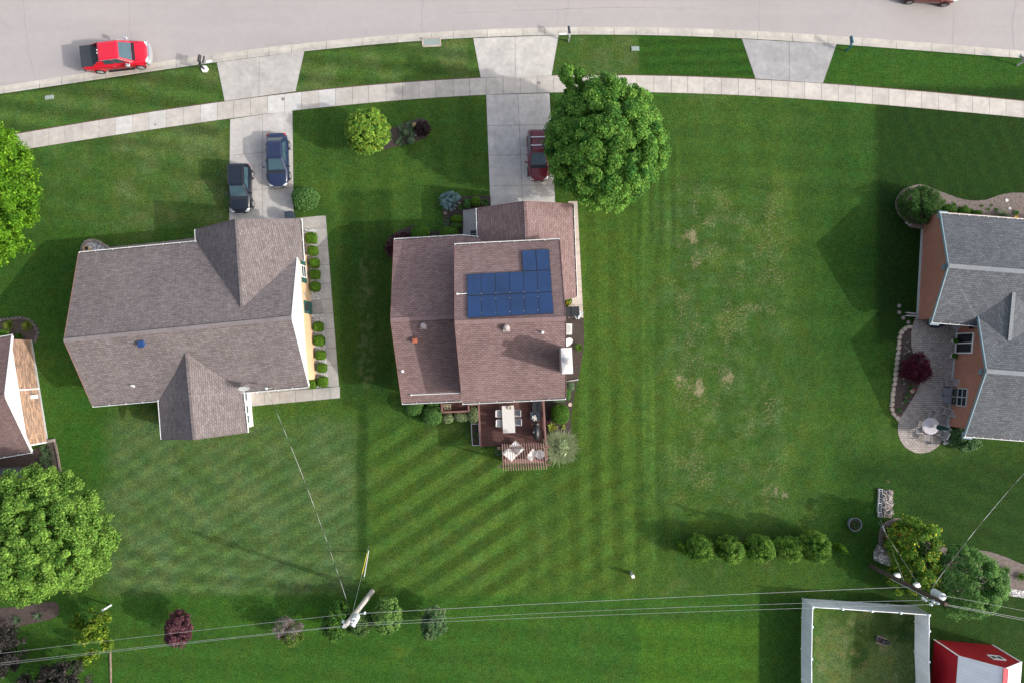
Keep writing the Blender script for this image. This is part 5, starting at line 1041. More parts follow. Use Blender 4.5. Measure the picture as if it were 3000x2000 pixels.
tree(2682, 1632, 2.1, (2.15, 2.5, 1.8), 150, .40, 95, .11, ((.045, .13, .016), (.18, .33, .035)), 'dark green flowering shrub tree full of yellow blooms by the second pole', 'flowering_tree', (2650, 1600), .09, ((.55, .47, .04), .10), 28, sway=.12, aspect=.5)
tree(2836, 1704, 2.6, (2.55, 2.7, 2.1), 380, .32, 110, .075, ((.055, .165, .035), (.19, .36, .09)), 'broad grey green round tree behind the second pole', 'round_tree', (2790, 1670), .12, ((.26, .40, .13), .08), 29, rin=.84, sway=.05, aspect=.45)
# ------------------------------------------------------------------ vehicles
M_tyre = mat('tyre_mat', (.015, .015, .016), .9, .2, 6); M_rim = mat('alloy_rim_mat', (.62, .63, .64), .3, .05, 4, metal=.7)
M_carglass = mat('car_glass_mat', (.045, .085, .105), .06, .2, 1, spec=.8, coat=.5); M_chrome = mat('chrome_mat', (.72, .73, .74), .2, .04, 3, metal=.8)
M_lamp = mat('headlamp_mat', (.62, .64, .66), .15, .05, 3, coat=.8); M_tail = mat('tail_lamp_mat', (.42, .012, .012), .2, .05, 3, coat=.6)
def paint(name, c, rough=.32): return mat(name, c, rough, .06, 1.5, coat=.7)
def wheel(car_, x, y, r=.33, w=.22):
    s_ = 1 if y > 0 else -1; t = MB(); prof = [(r * .62, -w / 2), (r * .93, -w / 2), (r, -w / 3), (r, w / 3), (r * .93, w / 2), (r * .62, w / 2)]; vs = []; fs = []; n = 24
    for rr, yy in prof:
        for k in range(n): a = 2 * math.pi * k / n; vs.append((x + rr * math.cos(a), y + yy, r + rr * math.sin(a)))
    for i in range(len(prof) - 1):
        for k in range(n): fs.append((i * n + k, i * n + (k + 1) % n, (i + 1) * n + (k + 1) % n, (i + 1) * n + k))
    t.add(vs, fs); wo = part('wheel', t, M_tyre, car_, True); g = MB(); o = y + s_ * w * .38
    for rr in (r * .60,): g.tube([(x + rr * math.cos(a), o, r + rr * math.sin(a)) for a in [2 * math.pi * k / 20 for k in range(21)]], .022, 6)
    for k in range(5): a = 2 * math.pi * k / 5 + .3; g.beam((x, o, r), (x + math.cos(a) * r * .6, o, r + math.sin(a) * r * .6), .035, .07, up=(0, 1, 0))
    g.tube([(x, o - s_ * .03, r), (x, o + s_ * .02, r)], r * .2, 10); part('rim', g, M_rim, wo, True)
    g = MB(); g.tube([(x, o - s_ * .06, r), (x, o - s_ * .05, r)], r * .6, 18); part('brake_disc', g, M_dark, wo, True)
def subsurf(o, n=1):
    m_ = o.modifiers.new('round', 'SUBSURF'); m_.levels = n; m_.render_levels = n
def car(label, loc, rz, pm, secs, cab, wheels, name='parked_car', rails=False, bars=False, wr=.33, cat='car', chrome=False):
    """secs: (x, half width, top z, bottom z) back to front; cab: (rear base x, rear roof x, front roof x, front base x, belt half width, roof half width, belt z, roof z)"""
    t = thing(name, label, cat, loc, rz); g = MB(); rings = []
    for x, w, zt, zb in secs:
        h_ = [(0, zb), (w * .86, zb), (w * .985, zb + .14), (w, zb + .5 * (zt - zb)), (w * .985, zt - .10), (w * .90, zt - .015), (w * .62, zt + .015), (w * .3, zt + .03)]
        rings.append([(x, y, z) for y, z in h_] + [(x, 0, zt + .035)] + [(x, -y, z) for y, z in h_[:0:-1]])
    n = len(rings[0]); vs = [p for r_ in rings for p in r_]; fs = []
    for i in range(len(rings) - 1):
        for k in range(n): fs.append((i * n + k, i * n + (k + 1) % n, (i + 1) * n + (k + 1) % n, (i + 1) * n + k))
    fs += [tuple(range(n - 1, -1, -1)), tuple(range(len(vs) - n, len(vs)))]; g.add(vs, fs); body = part('body', g, pm, t, True, True); subsurf(body)
    rb, rr, fr, fb_, wb_, wr_, zb, zr = cab; ch = .10
    def ring8(x0, x1, w, z, c): return [(x0 + c, -w, z), (x1 - c * 1.2, -w, z), (x1, -w + c * 1.1, z), (x1, w - c * 1.1, z), (x1 - c * 1.2, w, z), (x0 + c, w, z), (x0, w - c, z), (x0, -w + c, z)]
    A, B, T = ring8(rb, fb_, wb_, zb - .06, .12), ring8(rr, fr, wr_, zr - .03, .08), ring8(rr + .16, fr - .18, wr_ - .14, zr + .012, .06); g = MB(); fs = []
    for i in range(8): fs += [(i, (i + 1) % 8, 8 + (i + 1) % 8, 8 + i), (8 + i, 8 + (i + 1) % 8, 16 + (i + 1) % 8, 16 + i)]
    g.add(A + B + T, fs + [tuple(range(16, 24))]); part('roof', g, pm, t, True)
    def pane(nm, q, i0, i1, o0, o1):
        q = [Vector(p) for p in q]; c = sum(q, Vector()) / 4; nn = (q[1] - q[0]).cross(q[3] - q[0]).normalized(); nn = nn if nn.dot(c - Vector((c.x * .5, 0, .6))) > 0 else -nn
        f = lambda u, v: (q[0].lerp(q[1], u)).lerp(q[3].lerp(q[2], u), v) + nn * .008; g = MB(); g.slab([f(i0, o0), f(i1, o0), f(i1, o1), f(i0, o1)], .012, -nn); return part(nm, g, M_carglass, t, True)
    pane('windshield', (A[2], A[3], B[3], B[2]), .02, .98, .10, .94); pane('rear_window', (A[7], A[6], B[6], B[7]), .06, .94, .30, .93)
    for s0, s1, b0, b1 in ((A[0], A[1], B[0], B[1]), (A[5], A[4], B[5], B[4])):
        pane('side_window', (s0, s1, b1, b0), .10, .49, .22, .90); pane('side_window', (s0, s1, b1, b0), .53, .90, .22, .90)
    g = MB(); g.slab([Vector((fb_ - .04, -wb_ + .16, zb + .025)), Vector((fb_ + .16, -wb_ + .22, zb - .005)), Vector((fb_ + .16, wb_ - .22, zb - .005)), Vector((fb_ - .04, wb_ - .16, zb + .025))], .03); part('cowl', g, M_dark, t, True)
    fe = secs[-2]
    for s_ in (-1, 1): g = MB(); g.tube([(fb_ + .1, s_ * wb_ * .84, zb - .005), ((fb_ + fe[0]) / 2, s_ * wb_ * .80, (zb + fe[2]) / 2 + .035), (fe[0] - .06, s_ * fe[1] * .62, fe[2] + .012)], .014, 5); part('hood_seam', g, M_dark, t, True)
    wi = MB()
    for y in (-.35, .15): wi.tube([(fb_ + .02, y, zb - .01), (fb_ - .05, y + .5, zb + .03)], .012, 5)
    part('wiper', wi, M_dark, t, True)
    L0, L1 = secs[0][0], secs[-1][0]; W = max(s_[1] for s_ in secs)
    for s_ in (-1, 1):
        g = MB(); f0 = secs[-3]; f1 = secs[-2]; g.slab([Vector((f0[0] - .02, s_ * f0[1] * .99, f0[2] - .07)), Vector((f1[0] + .02, s_ * f1[1] * .97, f1[2] - .03)), Vector((f1[0] + .03, s_ * f1[1] * .55, f1[2] + .01)), Vector((f0[0] + .05, s_ * f0[1] * .80, f0[2] + .012))], .09); part('headlight', g, M_lamp, t, True)
        g = MB(); r0 = secs[1]; r1 = secs[2]; g.slab([Vector((r0[0] - .02, s_ * r0[1] * .75, r0[2] - .02)), Vector((r0[0] - .01, s_ * r0[1] * 1.0, r0[2] - .06)), Vector((r1[0], s_ * r1[1] * 1.0, r1[2] - .07)), Vector((r1[0] - .02, s_ * r1[1] * .86, r1[2] + .005))], .14); part('tail_light', g, M_tail, t, True)
        g = MB(); mx = fb_ - .32; g.ell((mx, s_ * (W + .13), zb + .07), (.07, .13, .09), 10, 6); g.beam((mx, s_ * (W - .12), zb), (mx, s_ * (W + .1), zb + .05), .06, .05); part('mirror', g, M_chrome if chrome else pm, t, True)
        for x in ((rb + fb_) / 2 - .35, (rb + fb_) / 2 + .55): g = MB(); g.beam((x - .09, s_ * (W + .008), zb - .16), (x + .09, s_ * (W + .008), zb - .16), .03, .03); part('door_handle', g, M_chrome if chrome else pm, t, True)
        if rails: g = MB(); g.tube([(rr + .1, s_ * (wr_ - .04), zr), (rr + .2, s_ * (wr_ - .04), zr + .06), (fr - .25, s_ * (wr_ - .04), zr + .06), (fr - .12, s_ * (wr_ - .04), zr)], .025, 6); part('roof_rail', g, M_dark, t, True)
    for x in wheels:
        for s_ in (-1, 1):
            wheel(t, x, s_ * (W - .095), wr); g = MB(); a_ = [(x + (wr + .06) * math.cos(k * math.pi / 10), s_ * (W - .015), wr + (wr + .06) * math.sin(k * math.pi / 10)) for k in range(11)]; g.tube(a_, .035, 6); part('wheel_arch', g, M_dark if rails else pm, t, True)
    f = secs[-1]; g = MB(); g.ob((f[0] + .015, 0, f[2] - .14), (.03, 0, 0), (0, f[1] * .72, 0), (-.015, 0, .10)); part('grille', g, M_dark, t, True); g = MB(); g.beam((f[0] + .04, -f[1] * .7, f[2] - .02), (f[0] + .04, f[1] * .7, f[2] - .02), .03, .03); g.beam((f[0] + .05, -f[1] * .62, f[2] - .22), (f[0] + .05, f[1] * .62, f[2] - .22), .03, .025); g.ob((f[0] + .06, 0, f[2] - .11), (.012, 0, 0), (0, .09, 0), (0, 0, .045)); part('grille_trim', g, M_chrome, t, True)
    g = MB(); g.ob((L0 - .01, 0, .62), (.012, 0, 0), (0, .24, 0), (0, 0, .06)); part('licence_plate', g, M_white, t, True)
    if bars:
        for x in (rr + .62, rr + 1.28): g = MB(); g.beam((x, -wr_ + .02, zr + .12), (x, wr_ - .02, zr + .12), .07, .04); part('crossbar', g, M_chrome, t, True)
    return t
P_blue = paint('navy_blue_paint', (.012, .022, .060)); P_black = paint('blue_black_paint', (.006, .010, .020)); P_red = paint('dark_red_paint', (.16, .012, .025)); P_truck = paint('bright_red_paint', (.58, .006, .028), .38); P_maroon = paint('maroon_paint', (.12, .014, .012))
def at(px, py, z=.0): return P(px, py, z)
down = -math.pi / 2
ca_ = (at(806, 391, .7) + at(813, 547, .6)) / 2
car('dark blue sedan parked right on the left driveway', (at(808, 470, .6).x + .16, ca_.y, .014), down + .03, P_blue, [(-2.17, .60, .80, .45), (-2.12, .73, .90, .35), (-1.92, .83, .95, .26), (-1.35, .87, .95, .22), (-.4, .89, .93, .2), (.6, .89, .92, .2), (1.15, .87, .90, .22), (1.6, .84, .83, .24), (1.92, .78, .75, .26), (2.10, .66, .66, .3), (2.17, .50, .58, .38)], (-1.86, -1.32, .06, .98, .82, .62, .93, 1.42), (-1.25, 1.25))
c_ = (at(700, 482, .8) + at(706, 625, .7)) / 2
car('black sport utility car parked left on the left driveway', (at(700, 550, .8).x + .08, c_.y, .014), down + .02, P_black, [(-1.98, .64, .95, .45), (-1.93, .78, 1.02, .36), (-1.75, .86, 1.06, .28), (-1.1, .89, 1.06, .26), (0, .9, 1.05, .25), (.75, .89, 1.03, .25), (1.25, .86, .97, .28), (1.62, .80, .90, .3), (1.88, .70, .80, .34), (1.98, .54, .70, .42)], (-1.97, -1.80, -.08, .78, .84, .64, 1.05, 1.66), (-1.2, 1.15), rails=True, wr=.35)
c_ = (at(1576, 380, .8) + at(1579, 531, .7)) / 2
car('dark red wagon with silver roof bars half hidden by the big tree', (at(1577, 455, .8).x, c_.y, .014), down + .02, P_red, [(-2.08, .62, .88, .45), (-2.03, .76, .96, .35), (-1.85, .85, 1.0, .28), (-1.1, .88, 1.0, .25), (0, .89, .98, .24), (.8, .88, .96, .24), (1.35, .86, .92, .26), (1.75, .80, .85, .28), (1.98, .70, .76, .32), (2.08, .54, .66, .4)], (-2.05, -1.83, -.06, .95, .83, .63, .99, 1.52), (-1.25, 1.25), 'station_wagon', True, True, .34)
c_ = at(2727, -24, .7)
car('maroon car driving at the top edge of the road', (c_.x, c_.y + .15, -.11), -.075, P_maroon, [(-2.35, .62, .9, .45), (-2.28, .78, .98, .36), (-2.0, .88, 1.02, .28), (-1.2, .91, 1.02, .25), (0, .92, 1.0, .24), (.8, .91, .98, .24), (1.45, .88, .93, .26), (1.95, .82, .86, .28), (2.25, .70, .77, .32), (2.35, .54, .66, .4)], (-2.3, -2.0, .05, 1.05, .85, .65, 1.0, 1.65), (-1.43, 1.43), 'moving_car', wr=.36)
# red pickup
rr_, ff_ = at(233, 167, 1.2), at(445, 154, .6); tl = (rr_ + ff_) / 2; ang = math.atan2(ff_.y - rr_.y, ff_.x - rr_.x)
tk = car('bright red crew cab pickup truck with black bed cover parked at the kerb', (tl.x, tl.y, -.105), ang, P_truck, [(-2.75, .88, 1.12, .5), (-2.72, .92, 1.22, .45), (-2.5, .97, 1.25, .4), (-1.6, 1.0, 1.25, .38), (-.6, 1.0, 1.24, .36), (.6, 1.0, 1.22, .36), (1.35, .98, 1.18, .38), (1.9, .95, 1.13, .4), (2.36, .88, 1.06, .42), (2.52, .80, .98, .46), (2.60, .68, .82, .5)], (-1.12, -1.02, .58, 1.46, .90, .74, 1.22, 1.84), (-1.72, 1.62), 'pickup_truck', wr=.40, chrome=True)
g = MB(); g.ob((-1.93, 0, 1.285), (.80, 0, 0), (0, .88, 0), (0, 0, .022))
for x in (-2.6, -2.15, -1.7, -1.25): g.ob((x, 0, 1.309), (.012, 0, 0), (0, .86, 0), (0, 0, .006))
part('bed_cover', g, mat('tonneau_mat', (.030, .036, .046), .7, .15, 3), tk, True)
for s_ in (-1, 1):
    g = MB(); g.slab([Vector((-1.85, s_ * .92, 1.26)), Vector((-1.0, s_ * .90, 1.26)), Vector((-1.0, s_ * .76, 1.80))], .05, (0, -s_, 0)); part('roof_buttress', g, P_truck, tk, True)
    g = MB(); g.beam((-1.0, s_ * 1.04, .42), (1.15, s_ * 1.04, .42), .16, .05); part('running_board', g, M_dark, tk, True)
    g = MB(); g.ob((1.0, s_ * 1.16, 1.33), (.06, .0, 0), (0, .14, 0), (0, 0, .12)); part('towing_mirror', g, M_chrome, tk, True)
    g = MB(); g.tube([(-1.0, s_ * .775, 1.83), (.55, s_ * .775, 1.83), (1.38, s_ * .92, 1.27)], .016, 6); part('window_trim', g, M_chrome, tk, True)
g = MB(); fc = [(2.44 + .30 * math.sqrt(max(0, 1 - (y / .97) ** 2)) ** 1.2, y) for y in [-.96 + .12 * k for k in range(17)]]; g.prism(fc + [(2.30, .96), (2.30, -.96)], .48, .74); part('front_bumper', g, M_metal, tk, True)
g = MB(); fc = [(2.42 + .27 * math.sqrt(max(0, 1 - (y / .95) ** 2)) ** 1.2, y) for y in [-.93 + .155 * k for k in range(13)]]; g.prism(fc + [(2.34, .93), (2.34, -.93)], .745, .94); part('grille_surround', g, M_chrome, tk, True)
g = MB(); g.ob((-2.80, 0, .62), (.08, 0, 0), (0, .88, 0), (0, 0, .10)); part('rear_bumper', g, M_dark, tk, True)
g = MB()
for y in (-.12, .12): g.ob((-1.055, y, 1.82), (.02, 0, 0), (0, .05, 0), (0, 0, .03))
part('third_brake_light', g, M_white, tk, True)

# ------------------------------------------------------------------ street furniture
def mailbox(label, base, boxp, rz, m, post, newsp=False, h=1.05):
    b = P(*base); t = thing('mailbox', label, 'mailbox', (b.x, b.y, 0)); q = P(boxp[0], boxp[1], h + .12); g = MB(); g.beam((b.x, b.y, -.05), (b.x, b.y, h + .02), .11, .11, up=(1, 0, 0)); d = Vector((q.x - b.x, q.y - b.y, 0)); d = d.normalized() if d.length > .01 else Vector((0, 1, 0)); g.beam(Vector((b.x, b.y, h - .05)) - d * .1, Vector((b.x, b.y, h - .05)) + d * .6, .09, .07); g.beam((b.x, b.y, h - .4), Vector((b.x, b.y, h - .1)) + d * .35, .06, .06); part('post', g, post, t)
    g = MB(); c = Vector((b.x, b.y, h)) + d * .42; s_ = Vector((-d.y, d.x, 0)); prof = [(-.10, 0), (-.10, .14)] + [(-.10 * math.cos(k * math.pi / 8), .14 + .10 * math.sin(k * math.pi / 8)) for k in range(1, 8)] + [(.10, .14), (.10, 0)]
    ring = [[c + d * u + s_ * p[0] + Vector((0, 0, p[1])) for p in prof] for u in (-.27, .27)]; n = len(prof); g.add(ring[0] + ring[1], [tuple(range(n)), tuple(range(2 * n - 1, n - 1, -1))] + [(i, (i + 1) % n, n + (i + 1) % n, n + i) for i in range(n)]); bx = part('box', g, m, t)
    g = MB(); g.beam(c + s_ * .108 + Vector((0, 0, .1)), c + s_ * .108 + Vector((0, 0, .24)), .03, .012); part('flag', g, M_tail if m is not M_tail else M_white, bx)
    if newsp: g = MB(); e = c - s_ * .28 + Vector((0, 0, -.05)); g.tube([e - d * .3, e + d * .28], .07, 10); part('newspaper_tube', g, m, t)
    return t
mailbox('black mailbox on a white hexagon base near the parked pickup', (600, 204), (582, 180), 0, M_dark, M_dark, True)
c = P(601, 204); g = MB(); g.prism([(c.x + .30 * math.cos(k * math.pi / 3), c.y + .30 * math.sin(k * math.pi / 3)) for k in range(6)], 0, .12); g2 = solo('paving_ring', g, M_white, 'white hexagonal stone ring round the black mailbox post', 'paver')
mailbox('dark mailbox on a pale wooden post between the two middle driveways', (1666, 122), (1668, 90), 0, mat('slate_mailbox_mat', (.05, .065, .08), .5, .1, 3), M_grey); mailbox('teal mailbox at the corner of the grey stained apron', (2478, 150), (2496, 118), 0, mat('teal_mat', (.02, .12, .15), .45, .1, 3), MATS['teal_mat']); mailbox('mailbox post cut off by the right edge of the verge', (2980, 192), (3004, 170), 0, M_grey, M_grey)
def lid(pts, m, label, name='ground_box', h=.05, cat='utility box'): g = MB(); q = [XY(*p) for p in pts]; g.prism(q, -.05, h); g.prism(inset(q, .05), h, h + .012); return solo(name, g, m, label, cat)
M_lid = mat('grey_green_lid_mat', (.25, .30, .28), .7, .12, 4)
lid([(132, 282), (157, 279), (158, 290), (133, 293)], M_lid, 'grey green utility lid in the far left verge'); lid([(1849, 137), (1872, 137), (1873, 150), (1850, 150)], M_lid, 'grey green utility lid in the verge before the big tree')
g = MB(); q = [XY(1237, 113), (XY(1289, 111)), XY(1291, 135), XY(1239, 137)]; g.prism(q, -.1, .03); dr_ = solo('storm_drain', g, M_lid, 'grey green storm drain slab set in the verge behind the kerb', 'storm drain'); g = MB()
for a_, b_ in ((0, 1), (1, 2), (2, 3), (3, 0)): g.beam((*q[a_], .02), (*q[b_], .02), .12, .06)
part('frame', g, M_tanstone, dr_)
def disc(px, py, r, label): c = P(px, py); g = MB(); g.lathe(c.x, c.y, [(r, .0), (r, .022), (r * .85, .026)], 18); solo('valve_cover', g, M_crack, label, 'valve cover')
disc(829, 291, .14, 'round valve cover on the whitest sidewalk slab'); disc(1579, 244, .15, 'round valve cover on the sidewalk below the clean apron'); disc(1378, 270, .07, 'small round valve cover left of the second driveway on the sidewalk'); disc(455, 366, .08, 'small round valve cover on the pale slab near the left tree'); disc(2223, 261, .06, 'small round valve cover on the sidewalk below the grey apron')
g = MB(); g.quad(P(603, 178, .0175), P(621, 175.5, .0175), P(622, 182.5, .0175), P(604, 185, .0175)); solo('kerb_marking', g, M_white, 'white painted rectangle on the kerb by the black mailbox', 'marking'); g = MB(); g.quad(P(1638, 97.5, .018), P(1660, 97, .018), P(1660, 102.5, .018), P(1638, 103, .018)); solo('kerb_marking', g, M_white, 'white painted rectangle on the kerb by the slate mailbox', 'marking')
b = P(325, 1771); tp = thing('marker_post', 'white round post standing beside the young yellow green tree', 'post', (b.x, b.y, 0)); g = MB(); g.lathe(b.x, b.y, [(.08, -.05), (.08, 1.12)], 14); part('tube', g, M_white, tp); g = MB(); g.lathe(b.x, b.y, [(.095, 1.1), (.095, 1.16), (.05, 1.19)], 14); part('cap', g, M_white, tp)
b = P(1849, 1677); tp = thing('utility_pedestal', 'white grey utility pedestal alone in the rear lawn', 'pedestal', (b.x, b.y, 0)); g = MB(); g.box(b.x, b.y, .42, .22, .22, .9, .2); part('housing', g, M_grey, tp); g = MB(); g.box(b.x, b.y, .89, .25, .25, .1, .2); part('cap', g, M_white, tp)

# ------------------------------------------------------------------ utility poles and wires
M_wire = mat('wire_mat', (.36, .37, .36), .5, .1, 2, metal=.2); M_wire2 = MATS['wire_mat']
m, t_n, b_n, o_n = nt('twisted_cable_mat'); t_n.links.new(mixcol(t_n, ramp(t_n, noise(t_n, pos(t_n), .9, 1), -1.2, 2.2), (.03, .03, .03), (.50, .50, .48)), b_n.inputs['Base Color']); M_cable = m
def pole(label, base, top, h, r0, r1, m, wood=True):
    b, t = P(*base), P(top[0], top[1], h); o = thing('utility_pole', label, 'utility pole', (b.x, b.y, 0)); g = MB(); g.tube([b - Vector((0, 0, .2)), b.lerp(t, .5), t], [r0, (r0 + r1) / 2, r1], 14); part('post', g, m, o); return o, b, t
M_pale = mat('pale_pole_mat', (.46, .43, .41), .8, .15, 2); M_brownpole = mat('brown_pole_mat', (.075, .048, .036), .85, .25, 3)
po1, pb1, pt1 = pole('pale utility pole with transformer standing among the rear bushes', (1090, 1732), (1011, 1832), 8.5, .20, .15, M_pale)
po2, pb2, pt2 = pole('dark brown utility pole beside the flowering shrub tree', (2551, 1657), (2772, 1769), 9.2, .18, .13, M_brownpole)
def transformer(o, c, r, h, m):
    g = MB(); g.lathe(c.x, c.y, [(r, c.z), (r, c.z + h), (r * .95, c.z + h + .05), (r * .3, c.z + h + .09)], 22); tr = part('transformer', g, m, o); g = MB()
    for a in (.6, 2.2): x, y = c.x + math.cos(a) * r * .5, c.y + math.sin(a) * r * .5; g.lathe(x, y, [(.05, c.z + h), (.08, c.z + h + .1), (.04, c.z + h + .16), (.07, c.z + h + .2), (.03, c.z + h + .32)], 10)
    part('bushing', g, M_grey, tr); return tr
M_tank = mat('tank_grey_mat', (.58, .62, .63), .4, .06, 3)
c1_ = P(1040, 1812, 6.9); transformer(po1, Vector((c1_.x, c1_.y, 6.5)), .27, .85, M_tank); c2__ = P(2745, 1738, 7.2); transformer(po2, Vector((c2__.x, c2__.y, 6.85)), .26, .95, M_tank)
def fittings(o, pts, name='insulator', m=None):
    for px, py, z in pts: q = P(px, py, z); g = MB(); g.lathe(q.x, q.y, [(.05, q.z - .14), (.10, q.z - .1), (.06, q.z - .06), (.10, q.z - .02), (.06, q.z + .03), (.08, q.z + .07), (.02, q.z + .1)], 12); part(name, g, m or M_tank, o)
def arm(o, a, b, w=.06): g = MB(); g.beam(a, b, w, w); part('bracket', g, M_grey, o)
fittings(po1, [(1006, 1834, 8.4), (1033, 1829, 7.9), (1037, 1832, 7.6), (1005, 1820, 7.6)]); arm(po1, pb1.lerp(pt1, .93), P(1036, 1831, 7.8)); arm(po1, pb1.lerp(pt1, .9), P(1006, 1820, 7.6)); arm(po1, pb1.lerp(pt1, .78), P(1040, 1812, 6.9))
q = P(1070, 1795, 6.2); arm(po1, pb1.lerp(pt1, .72), q, .05); fittings(po1, [(1068, 1795, 6.25)])
fittings(po2, [(2712, 1757, 7.9), (2735, 1762, 8.2), (2748, 1766, 8.6), (2705, 1752, 7.5), (2728, 1770, 8.3)]); arm(po2, pb2.lerp(pt2, .9), P(2710, 1757, 7.9)); arm(po2, pb2.lerp(pt2, .95), P(2748, 1768, 8.5)); arm(po2, pb2.lerp(pt2, .78), P(2745, 1740, 7.2))
for s_, dz in ((.36, 0), (.62, .0)):
    q = pb2.lerp(pt2, s_); g = MB(); g.ob(q + Vector((.16, .22, .05)), (.18, .06, 0), (-.05, .14, 0), (0, 0, .13)); part('equipment_box', g, M_white, po2)
g = MB(); a_ = pb2.lerp(pt2, .32) + Vector((-.10, -.16, 0)); b_ = pb2.lerp(pt2, .8) + Vector((-.10, -.16, 0)); g.tube([a_, b_], .035, 8); part('cable_guard', g, M_grey, po2)
g = MB(); a_ = pb1.lerp(pt1, .02) + Vector((.14, -.10, 0)); b_ = pb1.lerp(pt1, .62) + Vector((.14, -.10, 0)); g.tube([a_, b_], .04, 8); part('cable_guard', g, M_metal, po1)
def wire(label, a, b, sag, r=.0095, m=None, n=26, name='power_line', cat='wire', group=None):
    a, b = Vector(a), Vector(b); g = MB(); g.tube([a.lerp(b, i / n) - Vector((0, 0, 4 * sag * (i / n) * (1 - i / n))) for i in range(n + 1)], r, 6); return solo(name, g, m or M_wire, label, cat, group)
GWR = 'power lines along the rear lawns'
wire('upper of the two bottom power lines between the poles', P(1033, 1826, 8.2), P(2712, 1757, 8.0), .58, group=GWR); wire('lowest power line between the poles', P(1006, 1833, 8.4), P(2746, 1769, 8.6), .28, group=GWR); wire('thick neutral line above the other two lines between the poles', P(1028, 1797, 6.6), P(2663, 1718, 6.4), .2, .013, group=GWR)
wire('neutral line from the pale pole to the left edge', P(1024, 1797, 6.6), P(-300, 1949, 7.2), .2, .0095, group=GWR); wire('upper power line from the pale pole to the left edge', P(1005, 1832, 8.2), P(-300, 1976, 8.2), .2, group=GWR); wire('lowest power line from the pale pole to the left edge', P(1006, 1834, 8.4), P(-300, 1983, 8.4), .2, group=GWR)
wire('first of a close pair of lines from the brown pole to the right edge', P(2773, 1769, 9.0), P(3300, 1868, 8.8), .1, group=GWR); wire('second of a close pair of lines from the brown pole to the right edge', P(2772, 1772, 8.9), P(3300, 1876, 8.8), .1, group=GWR); wire('thin line leaving the brown pole behind the grey green tree', P(2735, 1738, 6.0), P(3300, 1848, 6.5), .2, .008, group=GWR)
wire('twisted service cable from the pale pole to the cream house roof', P(1026, 1790, 6.4), MAST, .7, .013, M_cable, 40, 'service_cable'); wire('twisted service cable from the brown pole to the upper right', P(2729, 1723, 6.8), P(3090, 1290, 5.2), .4, .016, M_cable, 40, 'service_cable')
M_yel = mat('yellow_guard_mat', (.62, .48, .06), .5, .08, 2)
def guy(label, anchor, pole_pt, guards):
    a = P(*anchor); t = thing('guy_wire', label, 'guy wire', (a.x, a.y, 0)); g = MB(); g.tube([a, pole_pt], .012, 6); part('cable', g, M_metal, t)
    for s0, s1, m_ in guards: g = MB(); g.tube([a.lerp(pole_pt, s0), a.lerp(pole_pt, s1)], .035, 8); part('guard', g, m_, t)
guy('guy wire with yellow guard holding the pale pole', (1081, 1597), pb1.lerp(pt1, .80), [(.12, .42, M_yel)]); a = P(1080, 1612); e = P(1066, 1694, 2.6); t_ = thing('guy_guard', 'white guard tube leaning beside the yellow guy guard', 'guy wire', (a.x, a.y, 0)); g = MB(); g.tube([a, a.lerp(e, .92)], .035, 8); part('guard', g, M_white, t_); g = MB(); g.tube([a.lerp(e, .9), e], .012, 6); part('cable', g, M_metal, t_)
guy('guy wire with pale guard holding the brown pole', (2572, 1525), pb2.lerp(pt2, .74), [(.16, .46, mat('pale_guard_mat', (.55, .52, .36), .5, .08, 2))]); guy('second guy wire with short white guard at the brown pole', (2578, 1518), pb2.lerp(pt2, .5), [(.12, .3, M_white)])

# ------------------------------------------------------------------ deck, pergola, deck furniture
dk = thing('deck', 'red brown wooden deck with railings behind the middle house', 'deck', (P(1500, 1245).x, P(1500, 1245).y, 0)); dz = .55
dkq = lambda pts, z=dz: [v2(P(x, y, z)) for x, y in pts]
g = MB(); g.prism(dkq([(1401, 1165), (1594, 1155), (1601, 1349), (1474, 1352), (1472, 1304), (1407, 1307)]), dz - .12, dz); part('deck_boards', g, mat('deck_diag_mat', (.1, .05, .045), .75, .1, 2) if False else M_deckd if 'M_deckd' in globals() else M_deck, dk)
g = MB(); g.prism(dkq([(1293, 1168), (1376, 1164), (1377, 1206), (1296, 1210)], .4), .3, .4); part('stair_landing', g, M_deck, dk)
def rail(pts, z0, z1, w=.14, name='railing', posts=1.6, bal=True):
    w3 = [P(x, y, z1) for x, y in pts]; g = MB()
    for a, b in zip(w3[:-1], w3[1:]):
        g.beam(a, b, w, .045); g.beam(lift(a, -.75), lift(b, -.75), .05, .07); n = max(1, int((b - a).length / .14))
        if bal:
            for i in range(1, n): q = a.lerp(b, i / n); g.beam(lift(q, -.04), lift(q, -.72), .035, .035, up=(1, 0, 0))
    for p in w3: g.beam(Vector((p.x, p.y, -.05)), lift(p, -.023), .10, .10, up=(1, 0, 0))
    part(name, g, M_redwood, dk)
rail([(1402, 1176), (1408, 1306)], 0, dz + .9); rail([(1592, 1165), (1602, 1347)], 0, dz + .9); rail([(1293, 1172), (1296, 1207), (1374, 1203), (1371, 1172)], 0, 1.3); rail([(1376, 1185), (1401, 1183)], 0, dz + .9)
g = MB(); a, b = P(1475, 1350, dz + .4), P(1600, 1348, dz + .4); g.beam(a, b, .34, .06)
for s_ in (.05, .5, .95): q = a.lerp(b, s_); g.beam(lift(q, -.03), Vector((q.x, q.y, dz)), .2, .2, up=(1, 0, 0))
part('bench', g, M_redwood, dk)
pg = thing('pergola', 'wooden slatted pergola at the end of the deck', 'pergola', (P(1536, 1330).x, P(1536, 1330).y, 0)); pz = 2.95
for (xa, ya), (xb, yb) in (((1457, 1309.5), (1612, 1306)), ((1457, 1313.5), (1612, 1310)), ((1460, 1362.5), (1615, 1357)), ((1460, 1367), (1615, 1361.5))): g = MB(); g.beam(P(xa, ya, pz - .14), P(xb, yb, pz - .14), .045, .2); part('beam', g, M_redwood, pg)
